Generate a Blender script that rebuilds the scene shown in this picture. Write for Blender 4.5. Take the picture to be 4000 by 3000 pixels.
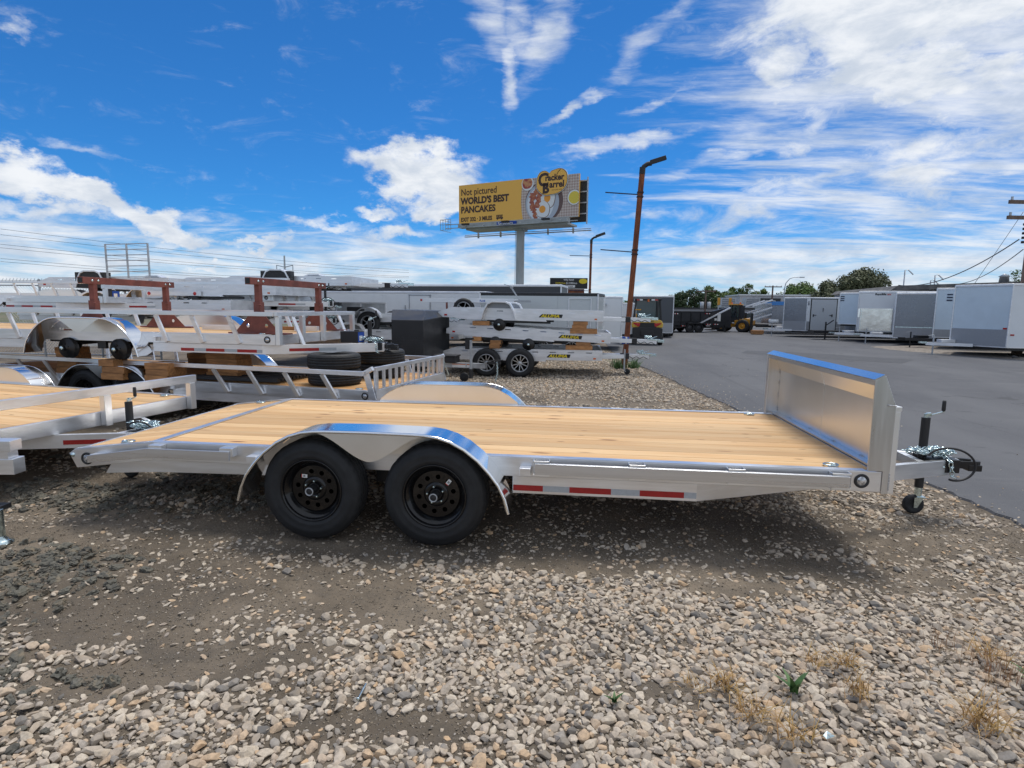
import bpy, bmesh, math, random
import numpy as np
from mathutils import Vector, Matrix, noise as mnoise
R = math.radians
scene = bpy.context.scene
for o in list(bpy.data.objects):
    bpy.data.objects.remove(o)
random.seed(7)
rng = np.random.default_rng(11)
C = scene.collection

# ------------------------------------------------------------------ camera
cam_data = bpy.data.cameras.new('camera')
cam = bpy.data.objects.new('camera', cam_data)
C.objects.link(cam)
scene.camera = cam
cam_data.sensor_width = 36.0
cam_data.lens = 36.0 * 2245.77 / 4000.0
cam_data.clip_end = 3000
cam_data.clip_start = 0.05
_r = Vector((0.99356, 0.11270, 0.01125)); _f = Vector((-0.1128, 0.9848, -0.1324)).normalized()
_r = (_r - _f * _r.dot(_f)).normalized(); _u = _r.cross(_f).normalized()
cam.matrix_world = Matrix(((_r.x, _u.x, -_f.x, 0.925), (_r.y, _u.y, -_f.y, -3.604), (_r.z, _u.z, -_f.z, 1.621), (0, 0, 0, 1)))
scene.render.resolution_x = 1024
scene.render.resolution_y = 768

# ------------------------------------------------------------------ light, exposure
SUN_EL, SUN_AZ = 71.0, 22.0            # azimuth from +Y towards +X
vs = scene.view_settings
vs.view_transform = 'Standard'
vs.look = 'None'
vs.exposure = 0.25
vs.gamma = 1.0
sun_d = bpy.data.lights.new('sun', 'SUN')
sun_d.energy = 2.3
sun_d.angle = R(20)
sun_d.color = (1.0, 0.95, 0.88)
sun = bpy.data.objects.new('sun', sun_d)
C.objects.link(sun)
_sd = Vector((math.cos(R(SUN_EL)) * math.sin(R(SUN_AZ)), math.cos(R(SUN_EL)) * math.cos(R(SUN_AZ)), math.sin(R(SUN_EL))))
sun.rotation_euler = _sd.to_track_quat('Z', 'Y').to_euler()


class NT:
    """small helper round a node tree"""
    def __init__(s, tree):
        s.t = tree; s.n = tree.nodes; s.l = tree.links

    def node(s, kind, inputs=None, **props):
        n = s.n.new(kind)
        for k, v in props.items():
            setattr(n, k, v)
        for k, v in (inputs or {}).items():
            if isinstance(v, bpy.types.NodeSocket):
                s.l.new(v, n.inputs[k])
            else:
                n.inputs[k].default_value = v
        return n

    def math(s, op, a, b=0.0, c=None, clamp=False):
        n = s.n.new('ShaderNodeMath'); n.operation = op; n.use_clamp = clamp
        for i, v in enumerate((a, b, c)):
            if v is None: continue
            if isinstance(v, bpy.types.NodeSocket): s.l.new(v, n.inputs[i])
            else: n.inputs[i].default_value = v
        return n.outputs[0]

    def ss(s, v, lo, hi, a=0.0, b=1.0, smooth=True):
        n = s.node('ShaderNodeMapRange', {'Value': v, 'From Min': lo, 'From Max': hi, 'To Min': a, 'To Max': b})
        n.interpolation_type = 'SMOOTHSTEP' if smooth else 'LINEAR'
        return n.outputs[0]

    def mix(s, f, a, b, blend='MIX'):
        n = s.n.new('ShaderNodeMix'); n.data_type = 'RGBA'; n.blend_type = blend
        for i, v in ((0, f), (6, a), (7, b)):
            if isinstance(v, bpy.types.NodeSocket): s.l.new(v, n.inputs[i])
            elif i == 0: n.inputs[0].default_value = v
            else: n.inputs[i].default_value = (v[0], v[1], v[2], 1)
        return n.outputs[2]

    def noise(s, vec, scale, detail=4, rough=0.55, dist=0.0):
        n = s.node('ShaderNodeTexNoise', {'Scale': scale, 'Detail': detail, 'Roughness': rough, 'Distortion': dist})
        if vec is not None: s.l.new(vec, n.inputs['Vector'])
        return n

    def mapping(s, vec, loc=(0, 0, 0), rot=(0, 0, 0), scale=(1, 1, 1), kind='POINT'):
        n = s.n.new('ShaderNodeMapping'); n.vector_type = kind
        s.l.new(vec, n.inputs[0])
        n.inputs[1].default_value = loc; n.inputs[2].default_value = rot; n.inputs[3].default_value = scale
        return n.outputs[0]


world = bpy.data.worlds.new('World')
scene.world = world
world.use_nodes = True
W = NT(world.node_tree)
W.n.clear()
skyt = W.node('ShaderNodeTexSky', sky_type='NISHITA', sun_disc=False)
skyt.sun_elevation = R(SUN_EL)
skyt.sun_rotation = R(SUN_AZ)
skyt.altitude = 1300
skyt.air_density = 1.0
skyt.dust_density = 0.6
skyt.ozone_density = 2.0
tc = W.node('ShaderNodeTexCoord')
dirv = tc.outputs['Generated']
sep = W.node('ShaderNodeSeparateXYZ', {0: dirv})
dx, dy, dz = sep.outputs
azi = W.math('ARCTAN2', dx, dy)
ele = W.math('ARCSINE', dz)
ae = W.node('ShaderNodeCombineXYZ', {0: azi, 1: ele, 2: 0.0}).outputs[0]
zc = W.math('ADD', W.math('MAXIMUM', dz, 0.0), 0.12)
plane = W.node('ShaderNodeCombineXYZ', {0: W.math('DIVIDE', dx, zc), 1: W.math('DIVIDE', dy, zc), 2: 0.0}).outputs[0]
# domain warp so that cloud edges are ragged
wn = W.noise(W.mapping(ae, scale=(1, 1.6, 1)), 9.0, 6, 0.62)
warp = W.node('ShaderNodeVectorMath', {0: wn.outputs['Color'], 1: (0.5, 0.5, 0.5)}, operation='SUBTRACT').outputs[0]
wsc = W.node('ShaderNodeVectorMath', {0: warp, 'Scale': 0.16}, operation='SCALE').outputs[0]
aew = W.node('ShaderNodeVectorMath', {0: ae, 1: wsc}, operation='ADD').outputs[0]
wsc2 = W.node('ShaderNodeVectorMath', {0: warp, 'Scale': 0.07}, operation='SCALE').outputs[0]
aew2 = W.node('ShaderNodeVectorMath', {0: ae, 1: wsc2}, operation='ADD').outputs[0]


def blob(az, el, ra, re_, rot=0.0, gain=1.0, soft=0.0, src=None):
    """an elliptical cloud region in azimuth and elevation"""
    m = W.mapping(src or aew, loc=(az, el, 0), rot=(0, 0, R(rot)), scale=(ra, re_, 1), kind='TEXTURE')
    ln = W.node('ShaderNodeVectorMath', {0: m}, operation='LENGTH').outputs['Value']
    return W.ss(ln, 1.25, soft, 0.0, gain)


def vmax(lst):
    a = lst[0]
    for b in lst[1:]:
        a = W.math('MAXIMUM', a, b)
    return a


# thick, bright clouds
cum = vmax([
    blob(-0.270, 0.222, 0.125, 0.046, 3, 1.0, 0.4), blob(-0.205, 0.190, 0.10, 0.040, -8, 1.0, 0.4), blob(-0.235, 0.165, 0.07, 0.025, -10, 0.9, 0.2),
    blob(-0.33, 0.225, 0.05, 0.022, 12, 0.9, 0.2), blob(-0.345, 0.165, 0.055, 0.018, 8, 0.75, 0.1),
    blob(-0.82, 0.160, 0.07, 0.036, -5, 1.0, 0.3), blob(-0.74, 0.135, 0.09, 0.028, -15, 1.0, 0.25),
    blob(-0.66, 0.112, 0.10, 0.024, -6, 0.9, 0.1), blob(-0.78, 0.105, 0.16, 0.03, 0, 0.8, 0.0), blob(-0.30, 0.115, 0.14, 0.025, -3, 0.75, 0.0), blob(-0.42, 0.13, 0.10, 0.02, 6, 0.7, 0.0), blob(-0.80, 0.330, 0.028, 0.020, -35, 0.5, 0.0),
    blob(-0.53, 0.095, 0.08, 0.016, 0, 0.8, 0.1), blob(-0.60, 0.055, 0.07, 0.012, 0, 0.7, 0.1),
])
fine = W.noise(W.mapping(ae, scale=(1, 1.7, 1)), 14.0, 9, 0.62).outputs[0]
cum_a = W.ss(W.math('ADD', cum, W.math('MULTIPLY', W.math('SUBTRACT', fine, 0.5), 1.5)), 0.16, 0.92)
big = vmax([blob(0.40, 0.40, 0.17, 0.10, -15, 1.0, 0.4), blob(0.58, 0.44, 0.22, 0.14, 0, 1.0, 0.4), blob(0.30, 0.35, 0.07, 0.045, -45, 0.8, 0.1), blob(0.46, 0.31, 0.15, 0.06, -20, 0.9, 0.2),
            blob(0.60, 0.28, 0.16, 0.07, -5, 0.75, 0.1), blob(0.50, 0.20, 0.24, 0.06, 8, 0.72, 0.0), blob(0.30, 0.17, 0.20, 0.045, 10, 0.66, 0.0), blob(0.36, 0.27, 0.12, 0.04, 14, 0.6, 0.0), blob(0.25, 0.43, 0.10, 0.06, 30, 0.5, 0.0),
            blob(1.3, 0.5, 0.5, 0.25, 0, 0.9, 0.2)])
bigf = W.noise(W.mapping(ae, rot=(0, 0, R(-14)), scale=(1, 2.6, 1)), 8.0, 10, 0.66, 0.6).outputs[0]
big_a = W.ss(W.math('ADD', big, W.math('MULTIPLY', W.math('SUBTRACT', bigf, 0.5), 1.75)), 0.08, 0.92, 0, 0.98)
# thin ice streaks, drawn out in the cloud plane
pst = W.mapping(plane, rot=(0, 0, R(38)), scale=(0.38, 1.5, 1))
cir = W.noise(pst, 1.15, 10, 0.66, 0.6).outputs[0]
cir2 = W.noise(W.mapping(plane, rot=(0, 0, R(20)), scale=(0.8, 2.4, 1)), 2.3, 8, 0.65, 0.3).outputs[0]
cirm = W.math('ADD', W.math('MULTIPLY', cir, 0.62), W.math('MULTIPLY', cir2, 0.38))
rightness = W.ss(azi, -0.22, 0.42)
fill_clouds = W.math('MAXIMUM', W.ss(ele, 0.50, 0.95), W.math('MAXIMUM', W.ss(azi, 0.75, 1.3), W.ss(azi, -1.0, -1.6)))  # unseen cloud overhead and behind, added to raise the ambient light
cir_thr = W.math('SUBTRACT', W.math('SUBTRACT', 0.60, W.math('MULTIPLY', rightness, 0.21)), W.math('MULTIPLY', fill_clouds, 0.22))
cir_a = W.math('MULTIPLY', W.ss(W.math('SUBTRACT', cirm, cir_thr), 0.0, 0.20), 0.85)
# named wisps
stre = W.noise(W.mapping(ae, rot=(0, 0, R(-12)), scale=(1.0, 5.0, 1)), 11.0, 8, 0.6, 0.4).outputs[0]
stre2 = W.noise(W.mapping(ae, rot=(0, 0, R(-72)), scale=(1.0, 4.5, 1)), 10.0, 8, 0.6, 0.4).outputs[0]
wis = vmax([blob(-0.122, 0.365, 0.080, 0.020, 84, 1.0, 0.0, aew2), blob(-0.150, 0.425, 0.10, 0.040, 118, 0.85, 0.0, aew2),
            blob(-0.060, 0.42, 0.13, 0.050, 58, 0.85, 0.0, aew2), blob(-0.115, 0.42, 0.06, 0.05, 90, 0.8, 0.0, aew2), blob(0.10, 0.40, 0.12, 0.03, 40, 0.62, 0.0, aew2)])
wis_a = W.ss(W.math('ADD', wis, W.math('MULTIPLY', W.math('SUBTRACT', stre2, 0.5), 1.7)), 0.18, 1.25, 0, 0.85)
wis2 = vmax([blob(0.06, 0.258, 0.16, 0.017, 9, 1.0, 0.1, aew2), blob(-0.03, 0.305, 0.06, 0.010, 28, 0.9, 0.0, aew2),
             blob(0.13, 0.325, 0.12, 0.014, 16, 0.7, 0.0, aew2), blob(0.22, 0.235, 0.16, 0.02, 12, 0.75, 0.0, aew2),
             blob(-0.72, 0.200, 0.14, 0.008, -6, 0.55, 0.0, aew2), blob(0.015, 0.33, 0.04, 0.013, 25, 0.8, 0.0, aew2),
             blob(0.10, 0.155, 0.07, 0.012, 5, 0.7, 0.0, aew2), blob(0.37, 0.20, 0.18, 0.02, 12, 0.8, 0.0, aew2)])
wis2_a = W.ss(W.math('ADD', wis2, W.math('MULTIPLY', W.math('SUBTRACT', stre, 0.5), 1.8)), 0.22, 1.25, 0, 0.9)
# low layered deck that thickens towards the horizon
lay = W.noise(W.mapping(ae, rot=(0, 0, R(-2)), scale=(1.0, 6.5, 1)), 5.5, 10, 0.66, 0.7).outputs[0]
cover = W.ss(ele, 0.25, 0.05, 0.0, 0.55)
lay_a = W.ss(W.math('ADD', lay, W.math('SUBTRACT', cover, 0.5)), 0.30, 0.66, 0, 0.92)
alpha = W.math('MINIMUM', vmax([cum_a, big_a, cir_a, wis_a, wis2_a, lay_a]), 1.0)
alpha = W.math('MULTIPLY', alpha, W.ss(dz, -0.02, 0.0))
# cloud body: bright tops, greyer undersides
shade = W.noise(W.mapping(ae, loc=(0.0, -0.012, 0), scale=(1, 2.4, 1)), 11.0, 8, 0.6, 0.3).outputs[0]
cbr = W.ss(shade, 0.32, 0.66)
ccol = W.mix(cbr, (5.0, 5.6, 6.5), (7.5, 7.75, 8.1))
skc = W.mix(1.0, skyt.outputs[0], (0.17, 0.60, 1.02), 'MULTIPLY')
hz = W.ss(ele, 0.14, 0.0, 0, 0.55)
skc = W.mix(hz, skc, (3.4, 5.4, 7.0))
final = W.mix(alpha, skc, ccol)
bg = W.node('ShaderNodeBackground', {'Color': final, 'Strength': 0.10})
wo = W.node('ShaderNodeOutputWorld', {'Surface': bg.outputs[0]})

# ------------------------------------------------------------------ materials
MATS = {}


def pmat(name, base=(0.5, 0.5, 0.5), rough=0.5, metal=0.0, var=0.0, vscale=6.0, vsc=(1, 1, 1), rvar=0.0, bump=0.0, bscale=40.0,
         coat=0.0, spec=0.5, tint=None, orand=0.0, emit=None):
    if name in MATS: return MATS[name]
    m = bpy.data.materials.new(name); m.use_nodes = True
    T = NT(m.node_tree)
    b = T.n['Principled BSDF']
    b.inputs['Roughness'].default_value = rough
    b.inputs['Metallic'].default_value = metal
    b.inputs['Specular IOR Level'].default_value = spec
    b.inputs['Coat Weight'].default_value = coat
    col = None
    tcn = T.node('ShaderNodeTexCoord')
    vec = T.mapping(tcn.outputs['Object'], scale=vsc)
    if var or rvar or tint:
        n = T.noise(vec, vscale, 6, 0.6)
        if var or tint:
            lo = [c * (1 - var) for c in base] if not tint else tint
            hi = [min(1, c * (1 + var)) for c in base] if not tint else base
            col = T.mix(T.ss(n.outputs[0], 0.35, 0.65), lo, hi)
        if rvar:
            T.l.new(T.ss(n.outputs[0], 0.3, 0.7, rough - rvar, rough + rvar), b.inputs['Roughness'])
    if orand:
        oi = T.node('ShaderNodeObjectInfo')
        f = T.ss(oi.outputs['Random'], 0, 1, 1 - orand, 1 + orand, smooth=False)
        cc = T.node('ShaderNodeCombineXYZ', {0: f, 1: f, 2: f}).outputs[0]
        col = T.mix(1.0, col if col is not None else base, cc, 'MULTIPLY')
    if col is not None: T.l.new(col, b.inputs['Base Color'])
    else: b.inputs['Base Color'].default_value = (*base, 1)
    if bump:
        bn = T.noise(T.mapping(tcn.outputs['Object'], scale=vsc), bscale, 5, 0.6)
        bp = T.node('ShaderNodeBump', {'Height': bn.outputs[0], 'Strength': bump, 'Distance': 0.01})
        T.l.new(bp.outputs[0], b.inputs['Normal'])
    if emit:
        b.inputs['Emission Color'].default_value = (*emit, 1); b.inputs['Emission Strength'].default_value = 1
    MATS[name] = m
    return m


ALUD = pmat('shade_toned_rail', (0.62, 0.63, 0.65), 0.30, 0.92, var=0.06, vscale=1.5, vsc=(0.4, 8, 20), rvar=0.05)  # darker aluminium for rub rails: their shading against the ground put into colour
ALU = pmat('mill_aluminium', (0.78, 0.79, 0.81), 0.34, 0.90, var=0.06, vscale=2.2, vsc=(1.0, 2, 9), rvar=0.06, bump=0.03, bscale=6)
ALUX = pmat('brushed_aluminium', (0.80, 0.81, 0.82), 0.33, 0.9, var=0.04, vscale=1.5, vsc=(3, 3, 0.5), rvar=0.04)
POL = pmat('polished_aluminium', (0.88, 0.89, 0.90), 0.12, 1.0, rvar=0.02, vscale=1.2, bump=0.02, bscale=2)
PLATE = pmat('plate_aluminium', (0.82, 0.82, 0.81), 0.30, 0.95, var=0.03, vscale=1.3, rvar=0.03, bump=0.02, bscale=1.6)
CAPM = pmat('folded_end_cap', (0.60, 0.61, 0.62), 0.32, 0.95, var=0.05, vscale=1.6, vsc=(14, 2, 0.8), rvar=0.05)
WELD = pmat('weld_bead', (0.62, 0.62, 0.62), 0.35, 0.9, var=0.25, vscale=90, bump=0.6, bscale=160)
WHITEALU = pmat('pale_satin_aluminium', (0.76, 0.77, 0.79), 0.38, 0.72, var=0.08, vscale=1.6, vsc=(1.2, 3, 6), rvar=0.07)
TYRE = pmat('tyre_rubber', (0.018, 0.019, 0.021), 0.62, 0, var=0.15, vscale=12, bump=0.15, bscale=120, spec=0.4)
RIMB = pmat('gloss_black_rim', (0.005, 0.005, 0.006), 0.20, 0, coat=0.25, spec=0.35, rvar=0.04, vscale=8)
BLACK = pmat('black_paint', (0.012, 0.012, 0.013), 0.35, 0, var=0.2, vscale=9, rvar=0.08)
BLACKM = pmat('black_plastic', (0.02, 0.02, 0.022), 0.55)
ZINC = pmat('zinc_steel', (0.60, 0.72, 0.74), 0.22, 1.0, var=0.25, vscale=30)
RED = pmat('red_reflective_tape', (0.36, 0.012, 0.012), 0.38, 0, var=0.08, vscale=30)
SILT = pmat('silver_reflective_tape', (0.42, 0.45, 0.48), 0.45, 0.2, var=0.05, vscale=60)
REDL = pmat('red_lamp_lens', (0.42, 0.01, 0.012), 0.15, 0, coat=0.5)
ORANGEL = pmat('amber_lens', (0.65, 0.14, 0.02), 0.2)
LENS = pmat('clear_lamp_lens', (0.55, 0.56, 0.58), 0.2, 0.6, var=0.5, vscale=60)
LABEL = pmat('white_label', (0.75, 0.75, 0.73), 0.5)
LABELR = pmat('red_print', (0.5, 0.05, 0.04), 0.5)
OXIDE = pmat('red_oxide_steel', (0.185, 0.055, 0.042), 0.60, 0, var=0.22, vscale=5, bump=0.1)
RUST = pmat('rusty_steel', (0.27, 0.085, 0.03), 0.72, 0.1, var=0.3, vscale=4, vsc=(3, 3, 0.6), bump=0.3, bscale=30, tint=(0.13, 0.038, 0.018))
TIMBER = pmat('timber_block', (0.42, 0.20, 0.075), 0.7, 0, var=0.25, vscale=5, vsc=(1, 6, 6), bump=0.3, bscale=20, orand=0.25)
DARKBOX = pmat('charcoal_panel', (0.016, 0.017, 0.020), 0.42, 0, var=0.1, vscale=3, rvar=0.06)
WHITEP = pmat('white_trailer_paint', (0.74, 0.77, 0.79), 0.33, 0, var=0.03, vscale=1.2, rvar=0.06)
BLUEP = pmat('pale_blue_grey_paint', (0.58, 0.68, 0.76), 0.20, 0, var=0.04, vscale=1.2, rvar=0.04, coat=0.3)
SILVP = pmat('silver_grey_paint', (0.26, 0.28, 0.31), 0.26, 0.35, var=0.05, vscale=1.5, rvar=0.05)
TREAD = pmat('tread_plate', (0.33, 0.34, 0.36), 0.45, 0.5, var=0.10, vscale=60, bump=0.5, bscale=70)
YELL = pmat('yellow_machine_paint', (0.62, 0.40, 0.055), 0.35, 0, var=0.06, vscale=3)
ORAN = pmat('orange_machine_paint', (0.55, 0.26, 0.02), 0.4, 0, var=0.12, vscale=3)
GLASSD = pmat('tinted_glass', (0.02, 0.04, 0.045), 0.05, 0, spec=0.8)
REDP = pmat('red_car_paint', (0.42, 0.012, 0.02), 0.2, 0, coat=0.6)
GREENP = pmat('green_car_paint', (0.01, 0.10, 0.05), 0.2, 0, coat=0.6)
BLUEC = pmat('blue_strap', (0.01, 0.07, 0.40), 0.5)
WHITEC = pmat('white_strap', (0.7, 0.72, 0.74), 0.5)
STEELG = pmat('galvanised_steel', (0.44, 0.46, 0.48), 0.45, 0.6, var=0.15, vscale=3, rvar=0.06)
POLEG = pmat('grey_painted_pole', (0.42, 0.45, 0.46), 0.5, 0, tint=(0.34, 0.36, 0.36), vscale=1.2, vsc=(1, 1, 0.3))
WOODP = pmat('weathered_pole_wood', (0.16, 0.11, 0.085), 0.85, 0, var=0.2, vscale=3, vsc=(6, 6, 0.5), bump=0.3)


def wood_mat(name, base=(0.67, 0.435, 0.215), dark=(0.56, 0.325, 0.14), knot=(0.20, 0.08, 0.03), orand=0.15):
    m = bpy.data.materials.new(name); m.use_nodes = True
    T = NT(m.node_tree); b = T.n['Principled BSDF']
    b.inputs['Roughness'].default_value = 0.62
    b.inputs['Specular IOR Level'].default_value = 0.35
    tcn = T.node('ShaderNodeTexCoord'); oi = T.node('ShaderNodeObjectInfo')
    off = T.node('ShaderNodeCombineXYZ', {0: T.math('MULTIPLY', oi.outputs['Random'], 37.0), 1: T.math('MULTIPLY', oi.outputs['Random'], 11.0), 2: 0.0}).outputs[0]
    v = T.node('ShaderNodeVectorMath', {0: tcn.outputs['Object'], 1: off}, operation='ADD').outputs[0]
    grain = T.noise(T.mapping(v, scale=(0.8, 34, 34)), 2.0, 7, 0.65, 0.4).outputs[0]
    broad = T.noise(T.mapping(v, scale=(0.5, 5, 5)), 1.5, 4, 0.5).outputs[0]
    col = T.mix(T.ss(grain, 0.30, 0.72), dark, base)
    col = T.mix(T.ss(broad, 0.42, 0.62, 0.0, 0.45), col, (0.72, 0.53, 0.30))
    kv = T.node('ShaderNodeTexVoronoi', {'Scale': 1.0, 'Vector': T.mapping(v, scale=(2.1, 8.5, 8.5)), 'Randomness': 1.0})
    kd = T.math('ADD', kv.outputs['Distance'], T.math('MULTIPLY', T.math('SUBTRACT', grain, 0.5), 0.25))
    kr = T.node('ShaderNodeSeparateColor', {0: kv.outputs['Color']}).outputs[0]
    kmask = T.math('MULTIPLY', T.ss(kd, 0.20, 0.06), T.ss(kr, 0.48, 0.60))
    col = T.mix(kmask, col, knot)
    k2 = T.node('ShaderNodeTexVoronoi', {'Scale': 1.0, 'Vector': T.mapping(v, scale=(5.5, 24, 24)), 'Randomness': 1.0})
    k2r = T.node('ShaderNodeSeparateColor', {0: k2.outputs['Color']}).outputs[1]
    col = T.mix(T.math('MULTIPLY', T.ss(k2.outputs['Distance'], 0.26, 0.10), T.ss(k2r, 0.84, 0.88)), col, (0.17, 0.075, 0.03))
    streak = T.noise(T.mapping(v, scale=(0.8, 40, 40)), 1.3, 3, 0.5).outputs[0]
    col = T.mix(T.ss(streak, 0.62, 0.74, 0, 0.55), col, (0.42, 0.20, 0.08))
    f = T.ss(oi.outputs['Random'], 0, 1, 1 - orand, 1 + orand, smooth=False)
    col = T.mix(1.0, col, T.node('ShaderNodeCombineXYZ', {0: f, 1: f, 2: f}).outputs[0], 'MULTIPLY')
    T.l.new(col, b.inputs['Base Color'])
    bp = T.node('ShaderNodeBump', {'Height': grain, 'Strength': 0.12, 'Distance': 0.004})
    T.l.new(bp.outputs[0], b.inputs['Normal'])
    return m


PINE = wood_mat('pine_decking')
PINE2 = wood_mat('weathered_pine_decking', (0.56, 0.32, 0.13), (0.42, 0.21, 0.08))


# ------------------------------------------------------------------ mesh building
class MB:
    def __init__(s):
        s.v = []; s.f = []; s.mi = []; s.sm = []; s.mats = []

    def mid(s, m):
        if m is None: return 0
        if m not in s.mats: s.mats.append(m)
        return s.mats.index(m)

    def add(s, vs_, fs, m=None, smooth=False):
        k = len(s.v); i = s.mid(m)
        s.v += [tuple(p) for p in vs_]
        for f in fs:
            s.f.append(tuple(a + k for a in f)); s.mi.append(i); s.sm.append(smooth)
        return s

    def bb(s, x0, x1, y0, y1, z0, z1, m=None, rot=None, org=None):
        vs_ = [Vector((x, y, z)) for x in (x0, x1) for y in (y0, y1) for z in (z0, z1)]
        if rot is not None:
            o = Vector(org) if org is not None else Vector(((x0 + x1) / 2, (y0 + y1) / 2, (z0 + z1) / 2))
            vs_ = [o + rot @ (p - o) for p in vs_]
        return s.add(vs_, [(0, 1, 3, 2), (4, 6, 7, 5), (0, 4, 5, 1), (2, 3, 7, 6), (0, 2, 6, 4), (1, 5, 7, 3)], m)

    def beam(s, p0, p1, w, h, m=None, up=(0, 0, 1)):
        p0 = Vector(p0); p1 = Vector(p1); d = (p1 - p0).normalized(); u = Vector(up)
        if abs(d.dot(u)) > 0.98: u = Vector((1, 0, 0))
        sd = d.cross(u).normalized(); u = sd.cross(d).normalized()
        vs_ = [p + sd * a * w / 2 + u * b * h / 2 for p in (p0, p1) for a in (-1, 1) for b in (-1, 1)]
        return s.add(vs_, [(0, 2, 3, 1), (4, 5, 7, 6), (0, 1, 5, 4), (2, 6, 7, 3), (0, 4, 6, 2), (1, 3, 7, 5)], m)

    def tube(s, pts, r, n=8, m=None, closed=False, r2=None, flat=1.0):
        pts = [Vector(p) for p in pts]; k = len(pts); rings = []
        prev = None
        for i, p in enumerate(pts):
            if closed: d = pts[(i + 1) % k] - pts[i - 1]
            else: d = pts[min(i + 1, k - 1)] - pts[max(i - 1, 0)]
            d.normalize()
            if prev is None:
                a = Vector((0, 0, 1)) if abs(d.z) < 0.9 else Vector((1, 0, 0))
                a = (a - d * a.dot(d)).normalized()
            else:
                a = (prev - d * prev.dot(d))
                a = a.normalized() if a.length > 1e-6 else prev
            prev = a; b = d.cross(a)
            rr = r if r2 is None else r + (r2 - r) * i / (k - 1)
            rings.append([p + a * math.cos(2 * math.pi * j / n) * rr + b * math.sin(2 * math.pi * j / n) * rr * flat for j in range(n)])
        vs_ = [q for ring in rings for q in ring]; fs = []
        for i in range(k if closed else k - 1):
            for j in range(n):
                a, b = i * n + j, i * n + (j + 1) % n
                c, d = ((i + 1) % k) * n + (j + 1) % n, ((i + 1) % k) * n + j
                fs.append((a, b, c, d))
        s.add(vs_, fs, m, True)
        if not closed:
            s.add([*rings[0]], [tuple(reversed(range(n)))], m); s.add([*rings[-1]], [tuple(range(n))], m)
        return s

    def cyl(s, p0, p1, r, n=16, m=None, r2=None):
        return s.tube([p0, p1], r, n, m, r2=r2)

    def prism(s, poly, a0, a1, ax='y', m=None):
        """poly in the two other axes, extruded along ax from a0 to a1"""
        def P(u, v, w):
            return (u, w, v) if ax == 'y' else ((w, u, v) if ax == 'x' else (u, v, w))
        n = len(poly)
        vs_ = [P(u, v, a0) for u, v in poly] + [P(u, v, a1) for u, v in poly]
        fs = [tuple(range(n)), tuple(reversed(range(n, 2 * n)))] + [(i, i + n, (i + 1) % n + n, (i + 1) % n) for i in range(n)]
        return s.add(vs_, fs, m)

    def lathe(s, prof, c=(0, 0, 0), ax='y', n=32, m=None, smooth=True, mod=None, closed=False):
        """prof: (radius, along) pairs"""
        vs_ = []; k = len(prof)
        for j in range(n):
            a = 2 * math.pi * j / n
            for i, (r, t) in enumerate(prof):
                rr = r + (mod(i, j) if mod else 0)
                p = (rr * math.cos(a), t, rr * math.sin(a)) if ax == 'y' else ((rr * math.cos(a), rr * math.sin(a), t) if ax == 'z' else (t, rr * math.cos(a), rr * math.sin(a)))
                vs_.append((p[0] + c[0], p[1] + c[1], p[2] + c[2]))
        fs = []
        for j in range(n):
            for i in range(k if closed else k - 1):
                a = j * k + i; b = j * k + (i + 1) % k; c_ = ((j + 1) % n) * k + (i + 1) % k; d = ((j + 1) % n) * k + i
                fs.append((a, b, c_, d))
        return s.add(vs_, fs, m, smooth)

    def sheet(s, pts, faces, m=None, smooth=False):
        return s.add(pts, faces, m, smooth)

    def mesh(s, name, mat=None):
        me = bpy.data.meshes.new(name)
        me.from_pydata(s.v, [], s.f)
        ml = s.mats if s.mats else [mat]
        if s.mats and mat is not None and mat not in ml: pass
        for q in ml:
            if q is not None: me.materials.append(q)
        me.polygons.foreach_set('material_index', s.mi)
        me.polygons.foreach_set('use_smooth', s.sm)
        me.validate(); me.update()
        return me


def recalc(me):
    bm = bmesh.new(); bm.from_mesh(me); bmesh.ops.recalc_face_normals(bm, faces=bm.faces); bm.to_mesh(me); bm.free()


def obj(name, mb, mat=None, parent=None, bevel=0.0, loc=None, rotz=None, recalc_n=True, label=None):
    me = mb if isinstance(mb, bpy.types.Mesh) else mb.mesh(name, mat)
    if recalc_n and not isinstance(mb, bpy.types.Mesh): recalc(me)
    o = bpy.data.objects.new(name, me)
    C.objects.link(o)
    if parent is not None: o.parent = parent
    if bevel:
        md = o.modifiers.new('bevel', 'BEVEL'); md.width = bevel; md.segments = 2; md.limit_method = 'ANGLE'; md.angle_limit = R(40)
    if loc is not None: o.location = loc
    if rotz is not None: o.rotation_euler = (0, 0, rotz)
    if label: o['label'] = label
    return o


def tag(o, label=None, cat=None, group=None, kind=None):
    if label: o['label'] = label
    if cat: o['category'] = cat
    if group: o['group'] = group
    if kind: o['kind'] = kind
    return o


def thing(name, label, cat, loc=(0, 0, 0), rotz=0.0, group=None, rot=None):
    o = bpy.data.objects.new(name, None); C.objects.link(o)
    o.empty_display_size = 0.1
    o.location = loc; o.rotation_euler = rot if rot else (0, 0, rotz)
    return tag(o, label, cat, group)


KIDS = {}


def dup(root, loc, rotz=0.0, label=None, group=None, rot=None):
    def rec(o, parent):
        c = o.copy(); C.objects.link(c)
        if parent is not None: c.parent = parent
        for ch in [q for q in bpy.data.objects if q.parent == o]:
            rec(ch, c)
        return c
    r = rec(root, None)
    r.location = loc; r.rotation_euler = rot if rot else (0, 0, rotz)
    if label: r['label'] = label
    if group: r['group'] = group
    return r


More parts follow.
